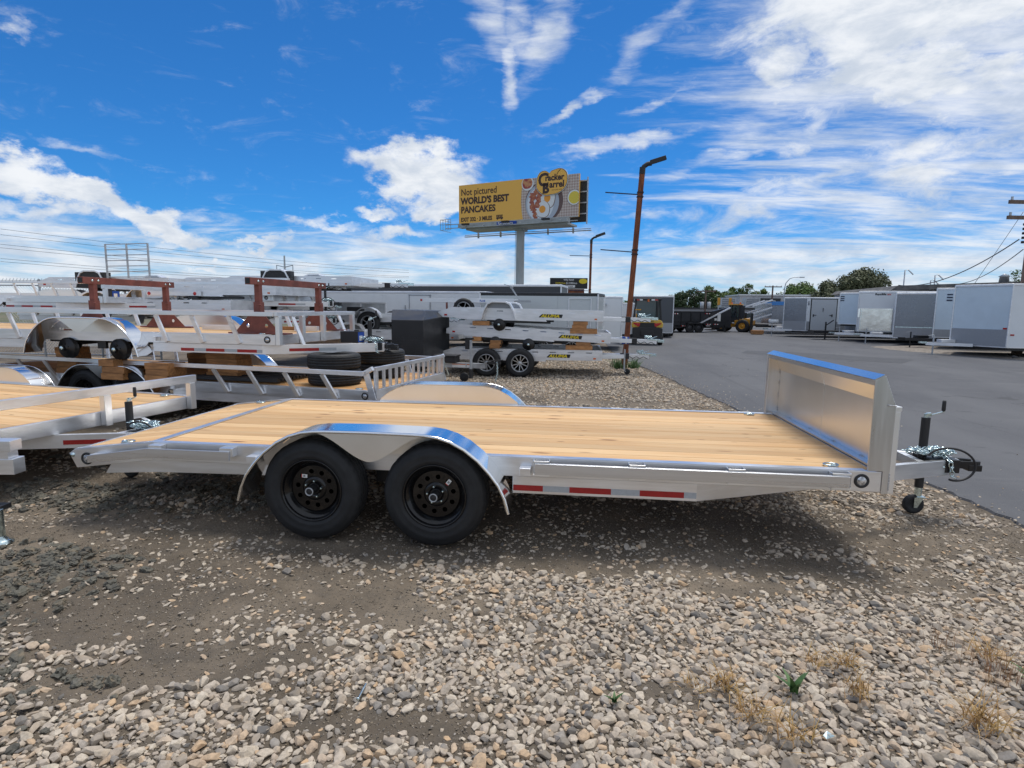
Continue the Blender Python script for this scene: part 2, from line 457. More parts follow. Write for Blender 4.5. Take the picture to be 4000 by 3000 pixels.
def text_mesh(body, size, mat, bold=0.0, extrude=0.0, align='LEFT', sx=1.0, shear=0.0):
    """flat lettering as a mesh in the XY plane (read from +Z)"""
    cu = bpy.data.curves.new('lettering', 'FONT')
    cu.body = body; cu.size = size; cu.offset = bold; cu.extrude = extrude; cu.align_x = align; cu.shear = shear
    cu.resolution_u = 3
    o = bpy.data.objects.new('lettering', cu); C.objects.link(o)
    dg = bpy.context.evaluated_depsgraph_get(); dg.update()
    me = bpy.data.meshes.new_from_object(o.evaluated_get(dg))
    bpy.data.objects.remove(o); bpy.data.curves.remove(cu)
    me.materials.clear(); me.materials.append(mat)
    if sx != 1.0:
        for v in me.vertices: v.co.x *= sx
    return me


def place_text(name, body, size, mat, parent, M, **k):
    me = text_mesh(body, size, mat, **k)
    me.transform(M)
    o = bpy.data.objects.new(name, me); C.objects.link(o); o.parent = parent
    return o


def face_m(org, xdir, ydir):
    """matrix that lays the XY plane on a surface"""
    x = Vector(xdir).normalized(); y = Vector(ydir).normalized(); z = x.cross(y).normalized(); o = Vector(org)
    return Matrix(((x.x, y.x, z.x, o.x), (x.y, y.y, z.y, o.y), (x.z, y.z, z.z, o.z), (0, 0, 0, 1)))


def shape_mesh(outer, holes, extrude, mat, name='plate', res=24):
    """a flat plate with real holes; outer/holes are lists of (x, y)"""
    cu = bpy.data.curves.new(name, 'CURVE'); cu.dimensions = '2D'; cu.fill_mode = 'BOTH'; cu.extrude = extrude
    for poly in [outer] + holes:
        sp = cu.splines.new('POLY'); sp.points.add(len(poly) - 1); sp.use_cyclic_u = True
        for i, p in enumerate(poly): sp.points[i].co = (p[0], p[1], 0, 1)
    o = bpy.data.objects.new(name, cu); C.objects.link(o)
    dg = bpy.context.evaluated_depsgraph_get(); dg.update()
    me = bpy.data.meshes.new_from_object(o.evaluated_get(dg))
    bpy.data.objects.remove(o); bpy.data.curves.remove(cu)
    me.materials.clear(); me.materials.append(mat)
    return me


def circ(r, n=24, c=(0, 0)):
    return [(c[0] + r * math.cos(2 * math.pi * i / n), c[1] + r * math.sin(2 * math.pi * i / n)) for i in range(n)]

# ------------------------------------------------------------------ the ground
def fbm(x, y, s, o=4):
    return mnoise.fractal(Vector((x * s, y * s, 3.3)), 0.55, 2.1, o)


EDGE = [(2.2, 18.5), (2.35, 15.5), (2.68, 13.14), (3.02, 10.6), (3.30, 8.11), (3.56, 6.03), (3.98, 3.9), (4.30, 2.04), (4.35, 1.0), (4.75, 0.35), (6.0, -0.6), (9.0, -2.2), (14.0, -4.5)]


def edge_x(y):
    ys = [p[1] for p in EDGE][::-1]; xs = [p[0] for p in EDGE][::-1]
    return float(np.interp(y, ys, xs))


def ground_mat():
    m = bpy.data.materials.new('packed_dirt'); m.use_nodes = True
    T = NT(m.node_tree); b = T.n['Principled BSDF']; b.inputs['Roughness'].default_value = 0.9
    b.inputs['Specular IOR Level'].default_value = 0.25
    g = T.node('ShaderNodeNewGeometry').outputs['Position']
    n1 = T.noise(g, 0.9, 8, 0.6, 0.4).outputs[0]
    n2 = T.noise(g, 26.0, 8, 0.7).outputs[0]
    n3 = T.noise(g, 5.0, 6, 0.6).outputs[0]
    col = T.mix(T.ss(n1, 0.35, 0.65), (0.118, 0.096, 0.072), (0.220, 0.180, 0.136))
    col = T.mix(T.ss(n3, 0.45, 0.7, 0, 0.5), col, (0.088, 0.078, 0.066))
    col = T.mix(T.ss(n2, 0.55, 0.72, 0, 0.45), col, (0.27, 0.235, 0.19))
    v = T.node('ShaderNodeTexVoronoi', {'Scale': 75.0, 'Vector': g})
    vd = T.node('ShaderNodeSeparateColor', {0: v.outputs['Color']}).outputs[0]
    peb = T.math('MULTIPLY', T.ss(v.outputs['Distance'], 0.42, 0.25), T.ss(vd, 0.62, 0.70))
    col = T.mix(T.math('MULTIPLY', peb, 0.6), col, (0.30, 0.26, 0.22))
    T.l.new(col, b.inputs['Base Color'])
    h = T.math('ADD', T.math('MULTIPLY', n2, 0.7), T.math('MULTIPLY', peb, 0.45))
    h = T.math('ADD', h, T.math('MULTIPLY', n3, 0.8))
    bp = T.node('ShaderNodeBump', {'Height': h, 'Strength': 1.0, 'Distance': 0.02})
    T.l.new(bp.outputs[0], b.inputs['Normal'])
    return m


DIRT = ground_mat()


def asphalt_mat():
    m = bpy.data.materials.new('worn_asphalt'); m.use_nodes = True
    T = NT(m.node_tree); b = T.n['Principled BSDF']; b.inputs['Roughness'].default_value = 0.86
    b.inputs['Specular IOR Level'].default_value = 0.3
    g = T.node('ShaderNodeNewGeometry').outputs['Position']
    n1 = T.noise(T.mapping(g, rot=(0, 0, R(25)), scale=(1, 0.35, 1)), 0.45, 6, 0.6, 0.5).outputs[0]
    n2 = T.noise(g, 150.0, 3, 0.7).outputs[0]
    n3 = T.noise(T.mapping(g, rot=(0, 0, R(-8)), scale=(0.25, 1.6, 1)), 0.9, 7, 0.65, 0.6).outputs[0]
    col = T.mix(T.ss(n1, 0.35, 0.65), (0.084, 0.086, 0.094), (0.118, 0.120, 0.127))
    col = T.mix(T.ss(n3, 0.56, 0.70, 0, 0.55), col, (0.175, 0.175, 0.178))
    col = T.mix(T.ss(n2, 0.40, 0.70, 0, 0.5), col, (0.17, 0.172, 0.178))
    v = T.node('ShaderNodeTexVoronoi', {'Scale': 9.0, 'Vector': g})
    vd = T.node('ShaderNodeSeparateColor', {0: v.outputs['Color']}).outputs[1]
    sp = T.math('MULTIPLY', T.ss(v.outputs['Distance'], 0.13, 0.08), T.ss(vd, 0.90, 0.92))
    col = T.mix(sp, col, (0.025, 0.025, 0.025))
    wv = T.node('ShaderNodeVectorMath', {0: T.noise(g, 1.1, 5, 0.6).outputs['Color'], 'Scale': 0.9}, operation='SCALE').outputs[0]
    cv = T.node('ShaderNodeVectorMath', {0: g, 1: wv}, operation='ADD').outputs[0]
    crk = T.node('ShaderNodeTexVoronoi', {'Scale': 0.33, 'Vector': cv}); crk.feature = 'DISTANCE_TO_EDGE'
    gate = T.ss(T.noise(g, 0.25, 3).outputs[0], 0.50, 0.56)
    col = T.mix(T.math('MULTIPLY', T.ss(crk.outputs['Distance'], 0.006, 0.001, 0, 0.7), gate), col, (0.03, 0.03, 0.03))
    stn = T.noise(g, 0.8, 5, 0.5, 0.8).outputs[0]
    col = T.mix(T.ss(stn, 0.64, 0.72, 0, 0.45), col, (0.045, 0.045, 0.048))
    trk = T.noise(T.mapping(g, rot=(0, 0, R(-14)), scale=(5.0, 0.10, 1)), 1.0, 5, 0.6, 0.2).outputs[0]
    col = T.mix(T.ss(trk, 0.58, 0.74, 0, 0.35), col, (0.06, 0.06, 0.065))
    T.l.new(col, b.inputs['Base Color'])
    bp = T.node('ShaderNodeBump', {'Height': n2, 'Strength': 0.35, 'Distance': 0.006})
    T.l.new(bp.outputs[0], b.inputs['Normal'])
    return m


ASPH = asphalt_mat()
ASPHD = pmat('fresh_asphalt_patch', (0.072, 0.074, 0.080), 0.85, var=0.12, vscale=4, bump=0.3, bscale=150)
GRAVFAR = pmat('gravel_ground', (0.30, 0.26, 0.215), 0.9, tint=(0.17, 0.145, 0.12), vscale=9, bump=0.8, bscale=30)
GRASS = pmat('dry_field', (0.10, 0.11, 0.055), 0.95, tint=(0.16, 0.14, 0.085), vscale=0.05)

g_ = MB(); g_.add([(-1500, -60, -0.09), (1500, -60, -0.09), (1500, 2200, -0.09), (-1500, 2200, -0.09)], [(0, 1, 2, 3)])
tag(obj('ground', g_, GRASS, recalc_n=False), kind='structure')

# near lot: displaced grid, fine by the camera
xs = np.concatenate([np.arange(-24, -6, 0.6), np.arange(-6, 6.2, 0.06), np.arange(6.5, 15, 0.8)])
ys = np.concatenate([np.arange(-7, -2.6, 0.4), np.arange(-2.6, 3.0, 0.05), np.arange(3.0, 9, 0.16), np.arange(9, 31, 0.6)])


def gz(x, y):
    e = edge_x(y) - x
    k = max(0.0, min(1.0, e / 0.5))
    z = fbm(x, y, 0.8) * 0.018 + fbm(x + 9, y, 5.0, 3) * 0.006
    clod = math.exp(-(((x + 2.3) / 0.75) ** 2 + ((y + 0.75) / 0.55) ** 2)) + 0.8 * math.exp(-(((x + 1.9) / 0.9) ** 2 + ((y + 1.75) / 0.3) ** 2)) \
        + 0.7 * math.exp(-(((x + 3.2) / 1.4) ** 2 + ((y - 0.55) / 0.4) ** 2)) + 0.6 * math.exp(-(((x + 2.2) / 0.8) ** 2 + ((y - 0.75) / 0.3) ** 2))
    z += clod * (abs(fbm(x, y, 6.0, 5)) * 0.045)
    return z * k - (1 - k) * 0.012


gv = [(x, y, gz(x, y)) for y in ys for x in xs]
nx, ny = len(xs), len(ys)
gf = [(j * nx + i, j * nx + i + 1, (j + 1) * nx + i + 1, (j + 1) * nx + i) for j in range(ny - 1) for i in range(nx - 1)]
g_ = MB(); g_.add(gv, gf, None, True)
lot = obj('gravel_lot', g_, DIRT, recalc_n=False); tag(lot, kind='structure')

a_ = MB()
ap = []
for i, (x, y) in enumerate(EDGE):
    ap.append((x, y))
fine_edge = []
for i in range(len(ap) - 1):
    n = max(2, int(math.dist(ap[i], ap[i + 1]) / 0.10))
    for k in range(n):
        t = k / n; x = ap[i][0] * (1 - t) + ap[i + 1][0] * t; y = ap[i][1] * (1 - t) + ap[i + 1][1] * t
        fine_edge.append((x + 0.05 * fbm(x, y, 2.2, 5) + 0.02 * fbm(x, y, 14, 2), y))
fine_edge.append(ap[-1])
vsx = []
for (x, y) in fine_edge: vsx.append((x, y, 0.008))
for (x, y) in fine_edge: vsx.append((x - 0.02, y, -0.03))
n = len(fine_edge)
far = [(60, -4.5, 0.008), (60, 95, 0.008), (-9, 95, 0.008), (-9, 30, 0.008), (2.2, 26, 0.008)]
fs = [tuple(range(n)) + tuple(range(2 * n, 2 * n + 5))]
fs += [(i, i + n, i + 1 + n, i + 1) for i in range(n - 1)]
a_.add(vsx + far, fs)
tag(obj('asphalt_lot', a_, ASPH), kind='structure')
a_ = MB(); a_.add([(7.6, 20.2, 0.012), (9.3, 19.8, 0.012), (12.2, 17.2, 0.012), (11.0, 15.6, 0.012), (9.6, 16.6, 0.012), (7.0, 18.8, 0.012)], [(0, 1, 2, 3, 4, 5)])
tag(obj('asphalt_patch', a_, ASPHD), kind='structure')
a_ = MB()
isl = [(14.2, 24.6), (14.0, 22.6), (14.9, 20.4), (16.2, 18.0), (18.5, 15.5), (24, 12.5), (40, 12), (40, 26), (24, 27), (17, 26)]
isl2 = []
for i in range(len(isl)):
    p, q = isl[i], isl[(i + 1) % len(isl)]
    for k in range(12):
        t = k / 12; x = p[0] * (1 - t) + q[0] * t; y = p[1] * (1 - t) + q[1] * t
        isl2.append((x + 0.18 * fbm(x, y, 0.9), y + 0.18 * fbm(x + 5, y, 0.9)))
cx_, cy_ = 24, 20
a_.add([(x, y, 0.010) for x, y in isl2] + [(cx_ + (x - cx_) * 0.93, cy_ + (y - cy_) * 0.93, 0.06) for x, y in isl2],
       [(i, (i + 1) % 120, (i + 1) % 120 + 120, i + 120) for i in range(120)] + [tuple(range(120, 240))])
tag(obj('gravel_island', a_, GRAVFAR), kind='structure')

# ------------------------------------------------------------------ loose stone
def stone_mat(name, cols, bump=0.5):
    m = bpy.data.materials.new(name); m.use_nodes = True
    T = NT(m.node_tree); b = T.n['Principled BSDF']; b.inputs['Roughness'].default_value = 0.86
    b.inputs['Specular IOR Level'].default_value = 0.3
    oi = T.node('ShaderNodeObjectInfo').outputs['Random']
    cr = T.node('ShaderNodeValToRGB', {0: oi}); cr.color_ramp.interpolation = 'LINEAR'
    el = cr.color_ramp.elements
    el[0].position = 0; el[0].color = (*cols[0], 1); el[1].position = 1; el[1].color = (*cols[-1], 1)
    for i, c in enumerate(cols[1:-1]):
        e = el.new((i + 1) / (len(cols) - 1)); e.color = (*c, 1)
    g = T.node('ShaderNodeNewGeometry').outputs['Position']
    n = T.noise(g, 60, 6, 0.65).outputs[0]
    n2 = T.noise(g, 14, 4, 0.6).outputs[0]
    col = T.mix(T.ss(n, 0.35, 0.7, 0.0, 0.45), cr.outputs[0], (0.16, 0.14, 0.115))
    col = T.mix(T.ss(n2, 0.5, 0.7, 0, 0.3), col, (0.42, 0.31, 0.19))
    T.l.new(col, b.inputs['Base Color'])
    bp = T.node('ShaderNodeBump', {'Height': n, 'Strength': bump, 'Distance': 0.006})
    T.l.new(bp.outputs[0], b.inputs['Normal'])
    return m


STONE = stone_mat('pale_crushed_stone', [(0.49, 0.415, 0.325), (0.60, 0.52, 0.42), (0.38, 0.32, 0.26), (0.64, 0.56, 0.45), (0.52, 0.44, 0.355), (0.24, 0.21, 0.175), (0.56, 0.475, 0.385), (0.58, 0.40, 0.24), (0.44, 0.395, 0.345), (0.13, 0.125, 0.12)])
CLOD = stone_mat('grey_clay_clod', [(0.10, 0.10, 0.085), (0.15, 0.145, 0.12), (0.075, 0.075, 0.068), (0.13, 0.125, 0.10)], 1.0)
PEB = stone_mat('pebble', [(0.24, 0.20, 0.155), (0.10, 0.088, 0.072), (0.42, 0.36, 0.29), (0.06, 0.055, 0.05), (0.28, 0.23, 0.17), (0.15, 0.12, 0.09)])


def hull_stone(seed, npt, mat, sub=True):
    r = random.Random(seed)
    bm = bmesh.new()
    for _ in range(npt):
        v = Vector((r.gauss(0, 1), r.gauss(0, 1), r.gauss(0, 1))).normalized()
        v *= 0.5 * (0.86 + 0.14 * r.random())
        bm.verts.new(v)
    bmesh.ops.convex_hull(bm, input=bm.verts)
    for v in [v for v in bm.verts if not v.link_faces]: bm.verts.remove(v)
    if sub:
        bmesh.ops.bevel(bm, geom=list(bm.edges), offset=0.035, segments=1, affect='EDGES', clamp_overlap=True)
    me = bpy.data.meshes.new('stone'); bm.to_mesh(me); bm.free()
    me.materials.append(mat)
    return me


def scatter(name, pts, rots, scls, idx, protos, mat):
    """one object whose points carry the stones as instances"""
    me = bpy.data.meshes.new(name); me.from_pydata([tuple(p) for p in pts], [], [])
    for nm, ty, arr in (('rotv', 'FLOAT_VECTOR', rots), ('sclv', 'FLOAT_VECTOR', scls)):
        at_ = me.attributes.new(nm, ty, 'POINT'); at_.data.foreach_set('vector', np.asarray(arr, dtype=np.float32).ravel())
    at_ = me.attributes.new('pick', 'INT', 'POINT'); at_.data.foreach_set('value', np.asarray(idx, dtype=np.int32))
    o = bpy.data.objects.new(name, me); C.objects.link(o)
    col = bpy.data.collections.new(name + '_shapes')
    for i, pm in enumerate(protos):
        po = bpy.data.objects.new('%s_shape_%02d' % (name, i), pm); col.objects.link(po)
    ng = bpy.data.node_groups.new(name, 'GeometryNodeTree')
    ng.interface.new_socket('Geometry', in_out='INPUT', socket_type='NodeSocketGeometry')
    ng.interface.new_socket('Geometry', in_out='OUTPUT', socket_type='NodeSocketGeometry')
    gi = ng.nodes.new('NodeGroupInput'); go = ng.nodes.new('NodeGroupOutput')
    m2p = ng.nodes.new('GeometryNodeMeshToPoints')
    iop = ng.nodes.new('GeometryNodeInstanceOnPoints')
    ci = ng.nodes.new('GeometryNodeCollectionInfo'); ci.inputs[0].default_value = col
    ci.inputs['Separate Children'].default_value = True; ci.inputs['Reset Children'].default_value = True
    L = ng.links.new
    L(gi.outputs[0], m2p.inputs[0]); L(m2p.outputs[0], iop.inputs['Points']); L(ci.outputs[0], iop.inputs['Instance'])
    iop.inputs['Pick Instance'].default_value = True
    for nm, ty, sock in (('rotv', 'FLOAT_VECTOR', 'Rotation'), ('sclv', 'FLOAT_VECTOR', 'Scale'), ('pick', 'INT', 'Instance Index')):
        na = ng.nodes.new('GeometryNodeInputNamedAttribute'); na.data_type = ty; na.inputs[0].default_value = nm
        L(na.outputs[0], iop.inputs[sock])
    L(iop.outputs[0], go.inputs[0])
    md = o.modifiers.new('scatter', 'NODES'); md.node_group = ng
    return o


# bare, tyre-smoothed patches (x, y, rx, ry, angle)
BARE = [(-1.35, -0.95, 0.85, 0.30, 8), (-0.05, -0.75, 0.75, 0.28, -12), (-0.9, -1.45, 0.7, 0.18, 18), (0.15, -1.62, 0.42, 0.12, 5),
        (-2.6, -0.25, 1.0, 0.35, -8), (-0.9, 0.15, 1.6, 0.22, -3), (1.0, 0.65, 2.2, 0.30, 0), (-3.4, 0.9, 1.6, 0.35, 10), (2.35, 0.05, 0.6, 0.12, -5),
        (0.9, -0.15, 0.5, 0.12, 0), (1.9, -0.30, 0.35, 0.09, 10), (-2.9, -1.5, 0.5, 0.35, 0), (1.3, -1.28, 0.30, 0.07, 10),
        (1.0, 6.4, 1.8, 0.35, -8), (2.2, 4.7, 1.1, 0.4, -15)]


def bare(x, y):
    b = 0
    for (cx, cy, rx, ry, a) in BARE:
        ca, sa = math.cos(R(a)), math.sin(R(a)); u = ((x - cx) * ca + (y - cy) * sa) / rx; v = (-(x - cx) * sa + (y - cy) * ca) / ry
        b = max(b, math.exp(-(u * u + v * v) * 0.9))
    return b


def near_density(x, y):
    right = 1 / (1 + math.exp(-(x + 0.55 - 0.9 * (y + 1.2)) * 2.6)) if y < 0.6 else 1
    if y < -1.15: right = max(right, 0.72 * min(1, (-1.15 - y) / 0.35))
    d = 0.15 + 0.76 * right
    if y > -0.1: d *= max(0.34, 1 - (y + 0.1) * 0.8)
    tt = y + 0.32 + 0.10 * x
    if x > -0.4 and tt > 0: d *= max(0.30, 1 - tt * 1.7)
    n = fbm(x, y, 1.6, 4); d += n * 0.40
    d -= 0.95 * bare(x, y)
    d *= max(0.0, min(1.0, (edge_x(y) - x - 0.05) / 0.25))
    return d


def make_points(n, x0, x1, y0, y1, dens, size, flat, gzf, minsep=0.0, power=1.6):
    P, Rr, S, I = [], [], [], []
    cells = {}
    X = rng.uniform(x0, x1, n); Y = rng.uniform(y0, y1, n); U = rng.random(n); SZ = rng.random(n) ** power
    for x, y, u, sz in zip(X, Y, U, SZ):
        if u > dens(x, y): continue
        s = size[0] + (size[1] - size[0]) * sz
        if minsep:
            k = (int(x / 0.06), int(y / 0.06)); bad = False
            for i in (-1, 0, 1):
                for j in (-1, 0, 1):
                    for (qx, qy, qs) in cells.get((k[0] + i, k[1] + j), ()):
                        if (qx - x) ** 2 + (qy - y) ** 2 < (minsep * (qs + s) / 2) ** 2: bad = True
            if bad: continue
            cells.setdefault(k, []).append((x, y, s))
        a, b, c = 1 + 0.5 * rng.random(), 0.68 + 0.32 * rng.random(), flat * (0.65 + 0.7 * rng.random())
        P.append((x, y, gzf(x, y) + s * c * 0.16)); Rr.append((rng.normal(0, 0.30), rng.normal(0, 0.30), rng.random() * 6.28))
        S.append((s * a, s * b, s * c)); I.append(rng.integers(0, 10))
    return P, Rr, S, I


protos = [hull_stone(i, 15 + i % 5 * 3, STONE) for i in range(10)]
P, Rr, S, I = make_points(170000, -3.6, 5.4, -2.45, 1.4, near_density, (0.022, 0.066), 0.66, gz, 0.60, 1.5)
P2, R2_, S2, I2 = make_points(42000, -5.0, 4.6, 1.4, 9.5, lambda x, y: 0.75 * max(0, min(1, (edge_x(y) - x) / 0.3)) - bare(x, y) * 0.8 + 0.2 * fbm(x, y, 1.2) - (0.45 if (x < -1.2 and y < 5) else 0), (0.026, 0.06), 0.55, gz)
P3, R3_, S3, I3 = make_points(30000, -5.5, 3.4, 9.5, 19, lambda x, y: 0.8 * max(0, min(1, (edge_x(y) - x) / 0.3)), (0.03, 0.07), 0.5, gz)
def chip_density(x, y):
    d = 0.55 * near_density(x, y) + 0.10 + 0.28 * fbm(x - 4, y, 2.1, 5) + (0.10 if x > 1.8 or (-0.9 < y < 0.6 and x > -2.2) else 0)
    d -= 0.22 * bare(x, y)
    return d * max(0.0, min(1.0, (edge_x(y) - x - 0.02) / 0.2))


P5, R5_, S5, I5 = make_points(46000, -5.0, 5.4, -2.45, 3.2, lambda x, y: (0.44 + 0.50 * fbm(x + 7, y, 1.7, 5) - 0.30 * bare(x, y) + (0.14 if y > -0.6 and x > -0.6 else 0) - (0.12 if x < -1.2 and y > 0.7 else 0)) * max(0.0, min(1.0, (edge_x(y) - x - 0.02) / 0.2)), (0.014, 0.044), 0.36, lambda x, y: gz(x, y) - 0.001, 0.5, 1.5)


def spill(x, y):
    e = x - edge_x(y)
    return math.exp(-e * 5.0) * (0.6 + fbm(x, y, 3)) if e > -0.05 else 0


P6, R6_, S6, I6 = make_points(60000, 2.2, 7.0, -1.2, 14, lambda x, y: 0.5 * spill(x, y) + 0.0015 * (1 if x > edge_x(y) else 0), (0.006, 0.030), 0.5, lambda x, y: 0.008, 0, 2.0)
P4, R4_, S4, I4 = make_points(90000, -4.2, 5.3, -2.45, 2.6, chip_density, (0.009, 0.032), 0.45, gz, 0, 1.8)
gr = scatter('gravel', P + P2 + P3 + P4 + P5 + P6, Rr + R2_ + R3_ + R4_ + R5_ + R6_, S + S2 + S3 + S4 + S5 + S6, I + I2 + I3 + I4 + I5 + I6, protos, STONE)
tag(gr, 'pale angular crushed stone spread loosely over the brown dirt lot', 'gravel', kind='stuff')
pp = [hull_stone(50 + i, 10, PEB, False) for i in range(10)]
P, Rr, S, I = make_points(130000, -3.8, 5.2, -2.45, 2.2, lambda x, y: (0.75 + 0.5 * fbm(x + 3, y, 2.4)) * max(0.0, min(1.0, (edge_x(y) - x) / 0.2 + 0.15)), (0.004, 0.017), 0.7, gz, 0, 2.4)
tag(scatter('fine_pebbles', P, Rr, S, I, pp, PEB), 'fine brown and grey pebbles pressed into the dirt between larger stones', 'pebbles', kind='stuff')


def clod_mesh(seed):
    bm = bmesh.new(); bmesh.ops.create_icosphere(bm, subdivisions=3, radius=0.5)
    for v in bm.verts:
        n = mnoise.fractal(v.co * 3.1 + Vector((seed * 7.1, 0, 0)), 0.7, 2.2, 4)
        v.co *= 0.80 + 0.42 * n
    me = bpy.data.meshes.new('clod'); bm.to_mesh(me); bm.free(); me.materials.append(CLOD); return me


def clod_d(x, y):
    d = 0
    for (cx, cy, rx, ry) in ((-2.45, -0.75, 0.62, 0.42), (-1.85, -1.75, 0.62, 0.32), (-3.3, 0.6, 1.2, 0.30), (-2.1, 0.85, 0.9, 0.35), (-2.9, 1.9, 1.2, 0.5), (-1.25, -1.55, 0.2, 0.07)):
        d = max(d, math.exp(-(((x - cx) / rx) ** 2 + ((y - cy) / ry) ** 2) * 1.2))
    return d * (1.1 + fbm(x, y, 3.0)) - 0.08


P, Rr, S, I = make_points(60000, -4.6, 0.2, -2.4, 2.8, clod_d, (0.010, 0.085), 0.60, gz, 0.36, 3.0)
tag(scatter('clay_clods', P, Rr, S, I, [clod_mesh(i) for i in range(10)], CLOD), 'dark grey crumbled clay clods on the dirt at the left', 'clods', kind='stuff')

# dry grass tufts, each one a plant
STRAW = pmat('dry_straw_blades', (0.42, 0.27, 0.09), 0.8, tint=(0.26, 0.14, 0.05), vscale=20)
LEAF = pmat('weed_leaf', (0.07, 0.15, 0.035), 0.6, tint=(0.045, 0.10, 0.03), vscale=20)
REDSTEM = pmat('dry_red_stem', (0.26, 0.11, 0.05), 0.8, tint=(0.34, 0.20, 0.09), vscale=20)


def blade(mb, x, y, z, ang, ln, lean, w, m, segs=4):
    d = Vector((math.cos(ang), math.sin(ang), 0)); s = Vector((-d.y, d.x, 0)); pts = []
    for i in range(segs + 1):
        t = i / segs
        p = Vector((x, y, z)) + d * (lean * ln * t ** 1.6) + Vector((0, 0, ln * math.sqrt(max(0.02, 1 - min(0.98, lean) ** 2)) * (t - 0.28 * lean * t * t)))
        ww = w * (1 - t) ** 0.7 if t < 1 else 0.0003
        pts += [p - s * ww / 2, p + s * ww / 2]
    mb.add(pts, [(2 * i, 2 * i + 1, 2 * i + 3, 2 * i + 2) for i in range(segs)], m, True)


def tuft(x, y, n, ln, m, lean=(0.55, 0.995), w=0.0042, spread=0.03, name='dry_grass_tuft', label='', cat='grass tuft', group=None):
    r = random.Random(int(x * 1000 + y * 77)); mb = MB()
    for _ in range(n):
        a = r.random() * 6.28
        blade(mb, r.gauss(0, spread), r.gauss(0, spread), 0, a, ln * r.uniform(0.45, 1.1), r.uniform(*lean), w * r.uniform(0.6, 1.3), m)
    o = obj(name, mb, m, loc=(x, y, gz(x, y) + 0.035), recalc_n=False)
    return tag(o, label, cat, group)


_tufts = [(2.16, -1.04, 60, 0.13, 'dry straw tuft standing highest in the gravel, right of the green weed'),
          (2.12, -1.23, 60, 0.14, 'flattened dry straw tuft lying to the right of the green weed leaf'),
          (1.58, -1.26, 60, 0.14, 'leftmost big straw tuft, with one long upright stalk'),
          (1.64, -1.42, 70, 0.14, 'sprawling golden straw tuft below the leftmost big one'),
          (1.76, -1.53, 56, 0.13, 'straw tuft lowest of the group, beside a scrap of foil'),
          (2.84, -0.89, 60, 0.15, 'straw tuft near the right edge, behind the wiry clump'),
          (2.51, -1.38, 100, 0.20, 'large wiry straw clump near the bottom right corner'),
          (1.44, -1.30, 30, 0.09, 'small brown straw tuft at the left end of the row'),
          (2.03, -1.04, 40, 0.10, 'faint reddish straw tuft left of the highest one')]
for (x, y, n, ln, lb) in _tufts:
    tuft(x, y, n, ln, STRAW, label=lb, group='dry straw tufts in the gravel')
tuft(2.67, -0.87, 40, 0.16, REDSTEM, (0.05, 0.5), 0.002, 0.03, 'dry_weed', 'thin reddish dry weed standing upright in the gravel', 'weed')
tuft(2.80, -1.05, 90, 0.20, REDSTEM, (0.1, 0.7), 0.002, 0.05, 'dry_weed', 'dense brown dry weed at the right edge of the photo', 'weed')


def weed(x, y, n, ln, label):
    r = random.Random(int(x * 999)); mb = MB()
    for k in range(n):
        a = k * 2.4 + r.random(); blade(mb, 0, 0, 0, a, ln * r.uniform(0.7, 1.1), r.uniform(0.4, 0.85), ln * 0.34, LEAF, 6)
    o = obj('green_weed', mb, LEAF, loc=(x, y, gz(x, y) + 0.02), recalc_n=False); tag(o, label, 'weed')


weed(1.87, -1.24, 6, 0.11, 'green dandelion weed with broad leaves among pale stones')
weed(2.93, -1.08, 10, 0.15, 'dark green leafy weed cut off by the right edge')
weed(1.11, -1.40, 5, 0.07, 'tiny green weed sprouting in the middle of the gravel')
for k, (x, y) in enumerate([(2.05, 12.15), (2.42, 12.35), (2.0, 12.6), (2.5, 12.7)]):
    mb = MB(); r = random.Random(k)
    for _ in range(70):
        blade(mb, r.gauss(0, 0.07), r.gauss(0, 0.05), 0, r.random() * 6.28, r.uniform(0.10, 0.50), r.uniform(0.3, 0.9), 0.022, LEAF, 3)
    tag(obj('roadside_weed', mb, LEAF, loc=(x, y, 0), recalc_n=False), ['bushy green weed at the left of the rusty pole base', 'bushy green weed at the right of the rusty pole base',
        'weed clump behind the rusty pole base on the left', 'weed clump behind the rusty pole base on the right'][k], 'weed', 'weeds round the rusty pole')
mb = MB(); mb.cyl((0, 0, 0), (0.085, 0.02, 0.004), 0.004, 8); mb.lathe([(0.0, 0), (0.008, 0), (0.008, 0.007), (0, 0.007)], (-0.007, 0, 0), 'x', 6)
tag(obj('steel_bolt', mb, ZINC, loc=(0.07, -1.53, 0.03), rotz=1.35), 'loose bright steel bolt lying on the bare dirt', 'bolt')
mb = MB(); mb.add([(0, 0, 0), (.03, .004, .012), (.034, .02, 0.002), (.01, .026, .014), (-.008, .014, .004)], [(0, 1, 2), (0, 2, 3), (0, 3, 4)])
tag(obj('foil_scrap', mb, ZINC, loc=(1.87, -1.56, 0.06), recalc_n=False), 'crumpled scrap of shiny foil in the stones by a straw tuft', 'litter')

# ------------------------------------------------------------------ wheels
_wm = {}


